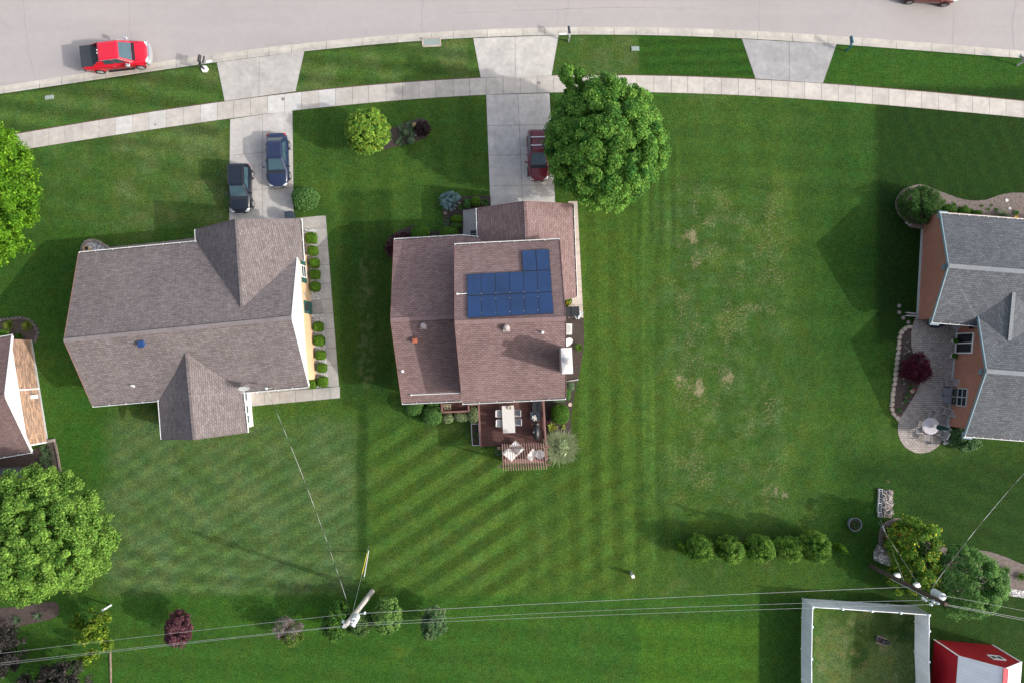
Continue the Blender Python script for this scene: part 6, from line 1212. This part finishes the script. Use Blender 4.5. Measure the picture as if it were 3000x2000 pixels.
for i in range(18): g = MB(); u = i / 17; g.beam(P(1471.5 + u * 120, 1299 - u * 3, pz), P(1475 + u * 126.5, 1378 - u * 4, pz), .045, .14); part('slat', g, M_redslat, pg)
for x, y in ((1473, 1311), (1597, 1308), (1476, 1364), (1600, 1359)): q = P(x, y, pz - .25); g = MB(); g.beam(Vector((q.x, q.y, -.05)), Vector((q.x, q.y, pz - .23)), .13, .13, up=(1, 0, 0)); part('post', g, M_redwood, pg)
tz = dz + .74; tq = [P(1470, 1188, tz), P(1505.5, 1186.5, tz), P(1509.7, 1266.5, tz), P(1474, 1268, tz)]; tc = sum(tq, Vector()) / 4
tb = thing('dining_table', 'long white outdoor dining table on the deck', 'table', (tc.x, tc.y, dz)); g = MB(); g.slab(tq, .05); part('tabletop', g, mat('cream_table_mat', (.62, .60, .57), .5, .05, 2), tb)
for p in tq: q = p.lerp(tc, .1); g = MB(); g.beam(Vector((q.x, q.y, dz)), lift(q, -.05), .07, .07, up=(1, 0, 0)); part('leg', g, M_grey, tb)
q = P(1492.5, 1193, tz); g = MB(); g.lathe(q.x, q.y, [(.12, tz), (.15, tz + .06), (.15, tz + .1), (.13, tz + .07)], 14); solo('table_bowl', g, M_tanstone, 'small tan bowl on the white deck table', 'bowl')
M_sling = mat('grey_sling_mat', (.36, .37, .39), .7, .06, 3)
def dchair(label, px, py, side):
    q = P(px, py, dz + .44); t = thing('dining_chair', label, 'chair', (q.x, q.y, dz), 0 if side > 0 else math.pi, 'grey chairs at the white deck table'); g = MB(); g.ob((0, 0, .44), (.24, 0, 0), (0, .25, 0), (0, 0, .025)); part('seat', g, M_sling, t, True); g = MB(); g.ob((.29, 0, .68), (.03, 0, .22), (0, .25, 0), (.02, 0, -.003)); part('backrest', g, mat('pale_sling_mat', (.55, .55, .56), .6, .05, 3) if 'pale_sling_mat' not in MATS else MATS['pale_sling_mat'], t, True)
    for x in (-.21, .22):
        for y in (-.23, .23): g = MB(); g.tube([(x, y, 0), (x, y, .43)], .018, 6); part('leg', g, M_grey, t, True)
    for y in (-.27, .27): g = MB(); g.beam((-.2, y, .62), (.3, y, .64), .04, .03); g.tube([(-.18, y, .43), (-.18, y, .61)], .015, 6); part('armrest', g, M_grey, t, True)
dchair('grey chair on the house side, left of the deck table', 1464, 1210, -1); dchair('grey chair on the lawn side, left of the deck table', 1465, 1238, -1); dchair('grey chair on the house side, right of the deck table', 1514, 1209, 1); dchair('grey chair on the lawn side, right of the deck table', 1516, 1235, 1)
q = P(1572, 1187, dz + .4); t = thing('storage_box', 'dark navy wicker storage bench against the house wall on the deck', 'storage box', (q.x, q.y, dz), .05); g = MB(); g.ob((0, 0, .27), (.34, 0, 0), (0, .5, 0), (0, 0, .27)); part('body', g, M_navy, t, True); g = MB(); g.ob((0, 0, .57), (.36, 0, 0), (0, .52, 0), (0, 0, .03)); g.ob((0, .3, .61), (.3, 0, 0), (0, .18, 0), (0, 0, .03)); part('lid', g, M_dark, t, True)
q = P(1568, 1216, dz + .4); t = thing('ottoman', 'slate blue cushioned ottoman with a white cloth on it', 'ottoman', (q.x, q.y, dz), .05); g = MB(); g.ob((0, 0, .2), (.40, 0, 0), (0, .40, 0), (0, 0, .2)); part('base', g, M_dark, t, True); g = MB(); g.ob((-.02, .0, .43), (.38, 0, 0), (0, .38, 0), (0, 0, .05)); part('cushion', g, M_navy, t, True)
q = P(1566, 1222, dz + .5); g = MB()
for i in range(9): a = R.uniform(0, 3.1); g.ob((q.x + R.uniform(-.16, .16), q.y + R.uniform(-.14, .14), dz + .50 + R.uniform(0, .05)), (math.cos(a) * .13, math.sin(a) * .13, R.uniform(-.03, .03)), (-math.sin(a) * .05, math.cos(a) * .05, .02), (0, 0, .012))
solo('crumpled_cloth', g, mat('white_cloth_mat', (.6, .57, .53), .9, .3, 9), 'crumpled white and brown cloth on the ottoman', 'cloth')
q = P(1571, 1265, dz + .6); t = thing('covered_grill', 'barbecue grill under a black cover on the deck', 'grill', (q.x, q.y, dz), .03); g = MB(); g.ell((0, 0, .62), (.33, .66, .55), 22, 12); g.v = [(x, y, max(z, .02)) for x, y, z in g.v]; g.ob((.02, .66, .55), (.2, 0, 0), (0, .14, 0), (0, 0, .3)); part('cover', g, M_dark, t, True, True); g = MB(); g.ob((-.2, .05, 1.06), (.05, 0, .03), (0, .07, 0), (0, 0, .006)); part('cover_badge', g, M_white, t, True)
g = MB()
for i in range(7): g.ob((.05, -.45 + i * .15, 1.06 + .10 * (1 - abs(i - 3) / 3)), (.03, 0, 0), (0, .012, 0), (0, 0, .01))
part('cover_seam', g, M_navy, t, True)
def lounge(label, px, py, rz, s_=1.0):
    q = P(px, py, dz + .4); t = thing('lounge_chair', label, 'chair', (q.x, q.y, dz), rz, 'white cushioned seats under the pergola'); g = MB()
    for x, y in ((-.42, -.36), (.42, -.36), (-.42, .36), (.42, .36)): g.beam((x * s_, y * s_, 0), (x * s_, y * s_, .55), .04, .04, up=(1, 0, 0))
    for y in (-.36, .36): g.beam((-.46 * s_, y * s_, .56), (.46 * s_, y * s_, .56), .05, .03)
    g.beam((-.44 * s_, -.36 * s_, .3), (-.44 * s_, .36 * s_, .3), .04, .04); g.beam((.44 * s_, -.36 * s_, .28), (.44 * s_, .36 * s_, .28), .04, .04); part('frame', g, M_redslat, t, True); g = MB(); g.ob((.02, 0, .38), (.42 * s_, 0, 0), (0, .33 * s_, 0), (0, 0, .07)); part('seat_cushion', g, M_white, t, True); g = MB(); g.ob((-.36 * s_, 0, .62), (.07, 0, .03), (0, .33 * s_, 0), (-.1, 0, .24)); part('back_cushion', g, M_white, t, True)
lounge('white cushioned lounge chair at the left corner under the pergola', 1495, 1329, math.radians(-42), 1.1); lounge('white cushioned lounge chair nearest the deck table under the pergola', 1513, 1308, math.radians(138), .95); lounge('white cushioned chair beside the round table under the pergola', 1560, 1329, math.radians(50), .8)
q = P(1582, 1330, dz + .6); t = thing('side_table', 'round grey side table at the right of the pergola', 'table', (q.x, q.y, dz)); g = MB(); g.cyl(q.x, q.y, dz + .55, dz + .59, .36, 26); part('tabletop', g, mat('frosted_top_mat', (.40, .41, .44), .3, .25, 4), t); g = MB(); g.cyl(q.x, q.y, dz, dz + .55, .05, 10); g.cyl(q.x, q.y, dz, dz + .03, .22, 16); part('pedestal', g, M_grey, t)
q = P(1311, 1191, .8); t = thing('plant_stand', 'cream slatted plant shelf on the stair landing', 'shelf', (q.x, q.y, .4), .04); g = MB()
for y in (-.2, -.07, .06, .19): g.ob((0, y, .5), (.28, 0, 0), (0, .025, 0), (0, 0, .012))
for x in (-.27, 0, .27): g.ob((x, 0, .48), (.02, 0, 0), (0, .22, 0), (0, 0, .015))
for x in (-.27, .27):
    for y in (-.2, .2): g.beam((x, y, 0), (x, y, .5), .03, .03, up=(1, 0, 0))
part('shelf', g, mat('cream_wood_mat', (.42, .40, .24), .7, .1, 4), t, True)
c = [P(1380.5, 1241, .4), P(1402, 1240.5, .4), P(1405, 1303, .4), P(1384, 1304, .4)]; cm = sum(c, Vector()) / 4; t = thing('raised_planter', 'silver edged raised planter box of seedlings beside the deck', 'planter', (cm.x, cm.y, 0)); g = MB()
for i in range(4): a, b = c[i], c[(i + 1) % 4]; g.beam(Vector((a.x, a.y, .2)), Vector((b.x, b.y, .2)), .05, .42)
part('frame', g, M_metal, t); g = MB(); g.prism([v2(p) for p in inset(c, .03)], .02, .33); part('soil', g, M_mulch, t); L_ = Leaves(nextseed())
for i in range(9): u, v = R.random(), R.random(); q = (c[0].lerp(c[1], .2 + .6 * u)).lerp(c[3].lerp(c[2], .2 + .6 * u), .08 + .84 * v); L_.put(L_.g.normal(size=(24, 3)) * np.array([.06, .06, .04]) + np.array([q.x, q.y, .42]), L_.g.normal(size=(24, 3)) + np.array([0, 0, 1]), .045, (.09, .17, .04))
L_.build('seedlings', M_leaf, t)
q = P(1461, 1322, .3); g = MB(); [g.tube([(q.x + .28 * k * math.cos(a), q.y + .34 * k * math.sin(a), .05 + .05 * k) for a in [j * math.pi / 10 for j in range(21)]], .012, 5) for k in (.6, .8, 1)]; solo('garden_hose', g, mat('hose_mat', (.10, .17, .16), .5, .1, 3), 'coiled grey green hose left of the pergola', 'hose')
# side of the middle house
def ac(px, py): 
    q = P(px, py, .8); t = thing('air_conditioner', 'grey air conditioner unit beside the middle house wall', 'air conditioner', (q.x, q.y, .02), -.03); g = MB(); g.ob((0, 0, .4), (.44, 0, 0), (0, .44, 0), (0, 0, .4)); part('cabinet', g, mat('ac_mat', (.58, .58, .56), .5, .05, 3), t, True); g = MB(); g.lathe(0, 0, [(.34, .80), (.36, .83), (.33, .835)], 24); 
    for k in range(12): a = k * math.pi / 6; g.beam((0, 0, .83), (.34 * math.cos(a), .34 * math.sin(a), .83), .012, .012)
    part('fan_grille', g, M_grey, t, True); g = MB(); g.cyl(0, 0, .795, .805, .33, 24); part('fan_well', g, mat('fan_dark_mat', (.12, .12, .12), .7, .1, 4), t, True)
ac(1660, 964)
q = P(1659, 1000, 3.0); t = thing('satellite_dish', 'white satellite dish on the wall between air conditioner and chimney', 'satellite dish', (q.x, q.y, 2.6)); g = MB(); nd = Vector((.35, -.55, .75)).normalized(); ux = Vector((1, .5, 0)); ux = (ux - nd * ux.dot(nd)).normalized(); uy = nd.cross(ux); c = Vector((q.x + .1, q.y, 3.0)); vs = []; fs = []
for i in range(4):
    for k in range(20): a = k * math.pi / 10; vs.append(c + ux * math.cos(a) * .40 * i / 3 + uy * math.sin(a) * .36 * i / 3 + nd * (.09 * (i / 3) ** 2))
for i in range(3):
    for k in range(20): fs.append((i * 20 + k, i * 20 + (k + 1) % 20, (i + 1) * 20 + (k + 1) % 20, (i + 1) * 20 + k))
g.add(vs, fs); part('reflector', g, M_white, t, sm=True); g = MB(); g.tube([c, c + Vector((-.25, .05, -.2))], .03, 8); g.tube([c - uy * .3, c + nd * .4], .015, 6); part('arm', g, M_white, t)
q = P(1667, 913, 1.0); wheelie(q.x - .05, q.y, .0, 'dark trash bin half under the eave beside the garage walkway', M_dark, 1.05, 'trash bins at the garage walkway'); q = P(1685, 912, 1.0); wheelie(q.x, q.y, .05, 'dark trash bin with full lid view on the garage walkway', M_dark, 1.1, 'trash bins at the garage walkway')
g = MB()
for i in range(11): a = R.uniform(0, 3.1); q = P(1692 + R.uniform(-9, 10), 925 + R.uniform(-8, 6)); g.ob((q.x, q.y, .12 + R.uniform(0, .2)), (math.cos(a) * .16, math.sin(a) * .16, R.uniform(-.05, .05)), (-math.sin(a) * .04, math.cos(a) * .04, .03), (0, 0, .02))
solo('litter_bag', g, mat('pale_blue_plastic_mat', (.45, .52, .56), .5, .2, 6), 'pale crumpled plastic beside the trash bins', 'plastic bag')
g = MB(); a, b = P(1655, 1117, .15), P(1695, 1111, .15); g.tube([a, b], .045, 10); solo('drain_pipe', g, M_grey, 'grey downspout pipe lying across the mulch below the chimney', 'pipe')
c = P(1670, 1184); g = MB(); g.cyl(c.x, c.y, 0, .07, .16, 18); solo('stepping_stone', g, mat('sand_disc_mat', (.50, .40, .31), .9, .1, 4), 'round tan stepping stone in the mulch by the lawn', 'stepping stone')
q = P(1390, 686, .4); t = thing('porch_bench', 'dark two slat bench on the grey porch strip', 'bench', (q.x, q.y, .06)); g = MB()
for dy in (-.16, .16): g.box(q.x, q.y + dy, .46, .62, .24, .04)
part('seat', g, M_dark, t); g = MB()
for dx in (-.26, .26): g.box(q.x + dx, q.y, .25, .06, .5, .38)
part('legs', g, M_dark, t)

# ------------------------------------------------------------------ patio furniture of the brick house
def pchair(label, px, py, rz, slat, back=.55, group='patio chairs', z=.025, tubes=True):
    q = P(px, py, .4); t = thing('patio_chair', label, 'chair', (q.x, q.y, z), rz, group); g = MB()
    for y in (-.26, .26): g.tube([(.28, y, 0), (.28, y, .6), (-.25, y, .62), (-.30, y, 0)], .02, 6); g.tube([(-.22, y, .40), (-.40, y, .40 + back)], .02, 6)
    g.tube([(-.40, -.26, .4 + back), (-.40, .26, .4 + back)], .02, 6); g.tube([(.28, -.26, .42), (.28, .26, .42)], .02, 6); part('frame', g, M_grey if tubes else M_wood, t, True)
    g = MB(); g.slab([Vector((-.22, -.24, .40)), Vector((.28, -.24, .43)), Vector((.28, .24, .43)), Vector((-.22, .24, .40))], .012); part('seat', g, slat, t, True); g = MB(); g.slab([Vector((-.22, -.24, .42)), Vector((-.22, .24, .42)), Vector((-.39, .24, .38 + back)), Vector((-.39, -.24, .38 + back))], .012, (-1, 0, 0)); part('backrest', g, slat, t, True)
M_mesh = mat('taupe_sling_mat', (.25, .21, .20), .8, .1, 5); M_mesh2 = mat('paver_tone_sling_mat', (.24, .22, .215), .8, .1, 5)
pchair('taupe sling chair above the grey loveseat against the brick wall', 2782, 1119, math.pi - .06, M_mesh); pchair('taupe sling chair between loveseat and umbrella', 2776, 1206, math.pi - .4, M_mesh)
GC = 'chairs round the patio table'
pchair('light framed chair on the lawn side of the round patio table', 2690, 1258, 0.03, M_mesh2, group=GC, back=.45); pchair('light framed chair below the round patio table', 2716, 1284, math.pi / 2, M_mesh2, group=GC, back=.45); pchair('light framed chair above the round patio table', 2727, 1214, -math.pi / 2 - .3, M_mesh2, group=GC, back=.45); pchair('light framed chair half under the folded umbrella', 2756, 1268, math.pi * .83, M_mesh2, group=GC, back=.45)
q = P(2779, 1158, .5); t = thing('loveseat', 'grey wooden double bench against the brick wall', 'bench', (q.x, q.y, .025), .05); g = MB()
for k in (-1, 1): g.ob((0, k * .31, .45), (.30, 0, 0), (0, .29, 0), (0, 0, .03)); g.ob((0, k * .31, .22), (.27, 0, 0), (0, .26, 0), (0, 0, .2))
part('seat', g, mat('grey_wood_mat', (.20, .20, .225), .8, .12, 6), t, True); g = MB(); g.ob((.33, 0, .55), (.03, 0, 0), (0, .62, 0), (0, 0, .3)); part('backrest', g, MATS['grey_wood_mat'], t, True)
q = P(2726.5, 1247, .72); t = thing('patio_table', 'round pale slatted table on the paver patio', 'table', (q.x, q.y, .025)); g = MB(); g.lathe(q.x, q.y, [(.66, .70), (.68, .71), (.68, .735), (.64, .742)], 34); part('tabletop', g, mat('pale_table_mat', (.50, .46, .48), .6, .06, 5), t); g = MB()
for i in range(9): y = -.56 + i * .14; hw = math.sqrt(.62 ** 2 - y * y); g.beam((q.x - hw, q.y + y - hw * .12, .745), (q.x + hw, q.y + y + hw * .12, .745), .105, .012)
part('slats', g, MATS['pale_table_mat'], t)
for a in (.6, 2.2, 3.7, 5.3): g = MB(); g.tube([(q.x + .42 * math.cos(a), q.y + .42 * math.sin(a), .03), (q.x + .34 * math.cos(a), q.y + .34 * math.sin(a), .7)], .03, 8); part('leg', g, M_grey, t)
q = P(2727, 1247); t = thing('patio_umbrella', 'folded dark green umbrella standing in the round patio table', 'umbrella', (q.x, q.y, .025)); g = MB(); g.tube([(q.x, q.y, .03), (q.x, q.y, 2.5)], .022, 8); g.lathe(q.x, q.y, [(.03, 2.48), (.045, 2.53), (.01, 2.58)], 10); part('pole', g, M_grey, t); g = MB(); vs = []; prof = [(.16, .95), (.19, 1.1), (.15, 1.35), (.13, 1.6), (.10, 2.0), (.07, 2.3), (.03, 2.46)]; n = 32
for i, (r_, z) in enumerate(prof):
    for k in range(n): a = 2 * math.pi * k / n; rr2 = r_ * (1 + .28 * math.cos(8 * a) * (1 if i < 5 else .4)); vs.append((q.x + rr2 * math.cos(a), q.y + rr2 * math.sin(a), z + (.05 * math.cos(8 * a) if i == 0 else 0)))
g.add(vs, [(i * n + k, i * n + (k + 1) % n, (i + 1) * n + (k + 1) % n, (i + 1) * n + k) for i in range(len(prof) - 1) for k in range(n)]); part('canopy', g, mat('dark_green_canvas_mat', (.006, .055, .05), .8, .2, 5), t)
def pot(px, py, label):
    q = P(px, py, .2); t = thing('planter', label, 'planter', (q.x, q.y, .03), 0, 'white planters flanking the patio door'); g = MB(); g.lathe(q.x, q.y, [(.14, .03), (.2, .3), (.23, .42), (.21, .42), (.19, .36)], 20); part('pot', g, M_white, t); L_ = Leaves(nextseed()); L_.shell((q.x, q.y, .5), (.2, .2, .2), 500, .035, GR['dk'], 2, -.6); L_.build('foliage', M_leaf, t)
pot(2794, 998, 'white planter with dark green ball on the house end of the patio door'); pot(2790, 1042, 'white planter with dark green ball below the patio door')
g = MB(); A, B = P(2797, 992), P(2792, 1048); ctr = (A + B) / 2; rad = (A - B).length / 2; d_ = (B - A).normalized(); nn = Vector((d_.y, -d_.x, 0)); nn = nn if nn.x < 0 else -nn; g.prism([v2(ctr + d_ * rad * math.cos(k * math.pi / 16) + nn * rad * math.sin(k * math.pi / 16)) for k in range(17)], 0, .09); g.prism([v2(ctr + d_ * rad * .8 * math.cos(k * math.pi / 16) + nn * rad * .8 * math.sin(k * math.pi / 16)) for k in range(17)], .09, .16); solo('door_step', g, M_paver, 'half round paved step at the patio door', 'step')
q = P(2748, 948, .8); t = thing('covered_grill', 'grill under a dark blue cover below the brick house eave', 'grill', (q.x, q.y, .03), -.06); g = MB(); g.ell((0, 0, .5), (.62, .34, .58), 20, 10); g.v = [(x, y, max(z, .02)) for x, y, z in g.v]; part('cover', g, M_navy, t, True, True)
q = P(2804, 952, .7); t = thing('side_table', 'grey framed glass table under the brick house eave', 'table', (q.x, q.y, .03)); g = MB(); g.lathe(q.x, q.y, [(.38, .66), (.40, .68), (.38, .70)], 24); g.tube([(q.x - .5, q.y - .1, .02), (q.x - .3, q.y, .66)], .02, 6); g.tube([(q.x + .3, q.y, .02), (q.x + .3, q.y, .66)], .02, 6); part('frame', g, M_grey, t)
t = thing('step_rail', 'grey timber step with rails leaving the patio by the brick gable', 'steps', P(2668, 921)); g = MB()
for (xa, ya), (xb, yb) in (((2657, 916), (2683, 919)), ((2656, 925), (2690, 927))): g.beam(P(xa, ya, .35), P(xb, yb, .35), .08, .12)
for x, y in ((2657, 916), (2683, 919), (2656, 925), (2690, 927)): q = P(x, y, .2); g.beam(Vector((q.x, q.y, 0)), Vector((q.x, q.y, .36)), .07, .07, up=(1, 0, 0))
part('rail', g, M_grey, t); g = MB(); a, b = P(2662, 921, .12), P(2688, 923, .12); g.beam(a, b, .22, .12); part('tread', g, M_wood, t)
for x, y, lab in ((2634, 896, 'topmost'), (2634, 915, 'second from top'), (2646, 931, 'third from top'), (2661, 944, 'nearest the pavers')): c = P(x, y); g = MB(); g.cyl(c.x, c.y, -.03, .03, .16, 9); solo('stepping_stone', g, M_stone, 'round stepping stone in shade left of the brick wall, %s' % lab, 'stepping stone', 'stepping stones by the brick wall')
g = MB()
for i in range(46): u = R.random(); q = P(2774 + R.uniform(-8, 8) - (8 * u if R.random() < .6 else -14 * u * u), 1250 + u * 55 ); s_ = R.uniform(.07, .14); g.ell((q.x, q.y, R.uniform(.04, .2)), (s_, s_ * .8, s_ * .7), 7, 5)
solo('rock_pile', g, M_stone_w, 'pile of white rocks at the end of the brick wall', 'rocks', kind='stuff'); g = MB(); a, b = P(2776, 1243, .2), P(2770, 1288, .2); g.beam(a, b, .22, .4); solo('low_wall', g, M_grey, 'low grey wall stub between patio and rock pile', 'wall')
# debris bed, tub, yard bits
GK = 'concrete blocks round the wood pile'
for x, y, lab in ((2577, 1437, 'top'), (2577, 1450, 'second'), (2576, 1464, 'third'), (2575, 1478, 'fourth'), (2574, 1491, 'fifth'), (2576, 1505, 'bottom')):
    q = P(x, y); g = MB(); a, b = .16, .19
    g.box(q.x, q.y + b - .02, .1, a * 2, .04, .2); g.box(q.x, q.y - b + .02, .1, a * 2, .04, .2); g.box(q.x - a + .02, q.y, .1, .04, b * 2 - .08, .2); g.box(q.x + a - .02, q.y, .1, .04, b * 2 - .08, .2); g.box(q.x, q.y, .1, a * 2 - .08, .04, .198); solo('concrete_block', g, M_grey, 'hollow concrete block left of the wood pile, %s of the column' % lab, 'concrete block', GK)
g = MB(); g.prism([XY(2581, 1432), XY(2615, 1434), XY(2611, 1515), XY(2580, 1513)], -.02, .10); solo('wood_pile_base', g, M_mulch2, 'brown earth bed under the broken wood pile', 'bed')
g = MB()
for i in range(120): q = P(R.uniform(2584, 2608), R.uniform(1438, 1505)); a = R.uniform(0, 3.14); l_ = R.uniform(.08, .26); g.ob((q.x, q.y, .12 + R.uniform(0, .22)), (math.cos(a) * l_, math.sin(a) * l_, R.uniform(-.06, .06)), (-math.sin(a) * .035, math.cos(a) * .035, 0), (0, 0, .018))
solo('wood_pile', g, mat('split_wood_mat', (.05, .04, .036), .9, c2=(.58, .52, .48), scale=3.5), 'heap of broken wood and rubble in a block edged bed', 'wood pile', kind='stuff')
q = P(2505, 1535, .4); t = thing('garden_tub', 'large round grey tub of water plants on the lawn', 'tub', (q.x, q.y, 0)); g = MB(); g.lathe(q.x, q.y, [(.46, 0), (.52, .4), (.55, .46), (.50, .46), (.47, .36)], 28); part('tub', g, mat('tub_mat', (.13, .17, .19), .5, .1, 3), t); g = MB(); g.cyl(q.x, q.y, .33, .37, .48, 28); part('soil', g, M_mulch, t); L_ = Leaves(nextseed()); L_.put(L_.g.normal(size=(420, 3)) * np.array([.16, .16, .04]) + np.array([q.x, q.y - .04, .44]), L_.g.normal(size=(420, 3)) + np.array([0, 0, 1.5]), .06, np.where(L_.g.random((420, 1)) < .03, np.array([.6, .4, .03]), np.array([.05, .10, .035]))); L_.build('foliage', M_leaf, t)
q = P(2578, 1873); t = thing('fire_pit', 'scorched fire ring with dark pots on the fenced lawn', 'fire pit', (q.x, q.y, 0), -.25); g = MB()
for x, y, r_ in ((-.27, .08, .2), (.32, -.08, .2), (.62, .0, .16)): g.lathe(x, y, [(r_ * .8, .0), (r_, .16), (r_ * .9, .18), (r_ * .8, .1)], 16)
part('pot', g, mat('burnt_metal_mat', (.05, .05, .06), .7, .3, 5), t, True); g = MB(); g.beam((-.35, .3, .1), (.45, .22, .12), .03, .03); g.beam((-.3, -.25, .1), (.5, -.3, .12), .03, .03); part('bar', g, M_tanstone, t, True); g = MB(); g.lathe(.05, .0, [(.42, .0), (.40, .02)], 18); part('ash', g, M_mulch3, t, True)
# lower left patio bits
q = P(35, 1383, .5); t = thing('patio_table', 'covered grey patio table under the lower left tree', 'table', (q.x, q.y, .02), .06); g = MB(); g.ob((0, 0, .55), (.9, 0, 0), (0, .42, 0), (0, 0, .04)); part('cover', g, mat('charcoal_cover_mat', (.10, .105, .115), .7, .15, 3), t, True)
for x in (-.8, .8):
    for y in (-.35, .35): g = MB(); g.beam((x, y, 0), (x, y, .52), .06, .06, up=(1, 0, 0)); part('leg', g, M_dark, t, True)
g = MB(); g.ob((-.7, -.30, .66), (.55, .1, 0), (-.02, .09, 0), (0, 0, .06)); solo_ = part('orange_cushion', g, mat('orange_fabric_mat', (.38, .12, .045), .8, .15, 5), t, True)
g = MB(); g.beam(P(160, 1291, .06), P(169, 1330, .06), .12, .14); g.beam(P(169, 1331, .06), P(180, 1396, .06), .12, .14); solo('landscape_timber', g, M_mulch2, 'brown timber edging at the end of the dark patio', 'timber'); g = MB(); g.box(*P(151, 1290, .1), .5, .25, .25, .2); solo('concrete_block', g, M_stone, 'dark block at the brick corner above the daylilies', 'concrete block')
g = MB(); g.beam(P(323, 1890, .04), P(326, 2040, .04), .10, .10); solo('landscape_timber', g, M_wood, 'thin brown timber edging at the bottom beside the young tree', 'timber')

# ------------------------------------------------------------------ light, sky, camera
az = math.atan2(-164, 561); el = math.radians(28.5)
sd_ = Vector((math.cos(az) * math.cos(el), math.sin(az) * math.cos(el), math.sin(el)))
w = bpy.data.worlds.new('World'); SC.world = w; w.use_nodes = True; t = w.node_tree; t.nodes.clear(); o = t.nodes.new('ShaderNodeOutputWorld'); bg = t.nodes.new('ShaderNodeBackground'); sk = t.nodes.new('ShaderNodeTexSky')
sk.sky_type = 'NISHITA'; sk.sun_disc = False; sk.sun_elevation = el; sk.sun_rotation = math.pi / 2 - az; sk.air_density = 1.0; sk.dust_density = 5.0; sk.ozone_density = 1.0
bg.inputs['Strength'].default_value = SKY; tcw = t.nodes.new('ShaderNodeTexCoord'); sp = t.nodes.new('ShaderNodeSeparateXYZ'); t.links.new(tcw.outputs['Generated'], sp.inputs[0])   # added gradient: northern sky brightened, southern dimmed, to lift north-facing roof slopes
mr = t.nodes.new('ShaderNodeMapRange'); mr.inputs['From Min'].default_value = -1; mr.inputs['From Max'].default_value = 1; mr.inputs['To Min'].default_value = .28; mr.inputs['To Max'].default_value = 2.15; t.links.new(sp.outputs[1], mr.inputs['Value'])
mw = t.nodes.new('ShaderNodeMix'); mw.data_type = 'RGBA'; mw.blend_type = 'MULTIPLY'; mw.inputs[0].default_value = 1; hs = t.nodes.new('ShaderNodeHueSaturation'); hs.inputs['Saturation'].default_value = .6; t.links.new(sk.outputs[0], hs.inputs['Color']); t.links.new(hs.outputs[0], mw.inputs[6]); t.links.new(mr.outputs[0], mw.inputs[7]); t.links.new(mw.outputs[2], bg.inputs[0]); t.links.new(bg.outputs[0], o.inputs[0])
l = bpy.data.lights.new('sun', 'SUN'); l.energy = SUN; l.angle = math.radians(.55); l.color = (1, .97, .93); lo = bpy.data.objects.new('sun', l); COL.objects.link(lo); lo.location = (0, 0, 40); lo.rotation_euler = sd_.to_track_quat('Z', 'Y').to_euler()
cam = bpy.data.cameras.new('camera'); cam.lens = 24; cam.sensor_width = 36; cam.sensor_fit = 'HORIZONTAL'; cam.clip_end = 6000; co = bpy.data.objects.new('camera', cam); COL.objects.link(co); co.location = (0, 0, CAM_H); co.rotation_euler = (TH, 0, 0); SC.camera = co
SC.view_settings.view_transform = 'Standard'; SC.view_settings.look = 'None'; SC.view_settings.exposure = EXPO; SC.view_settings.gamma = 1; SC.view_settings.use_curve_mapping = False
SC.cycles.max_bounces = 6
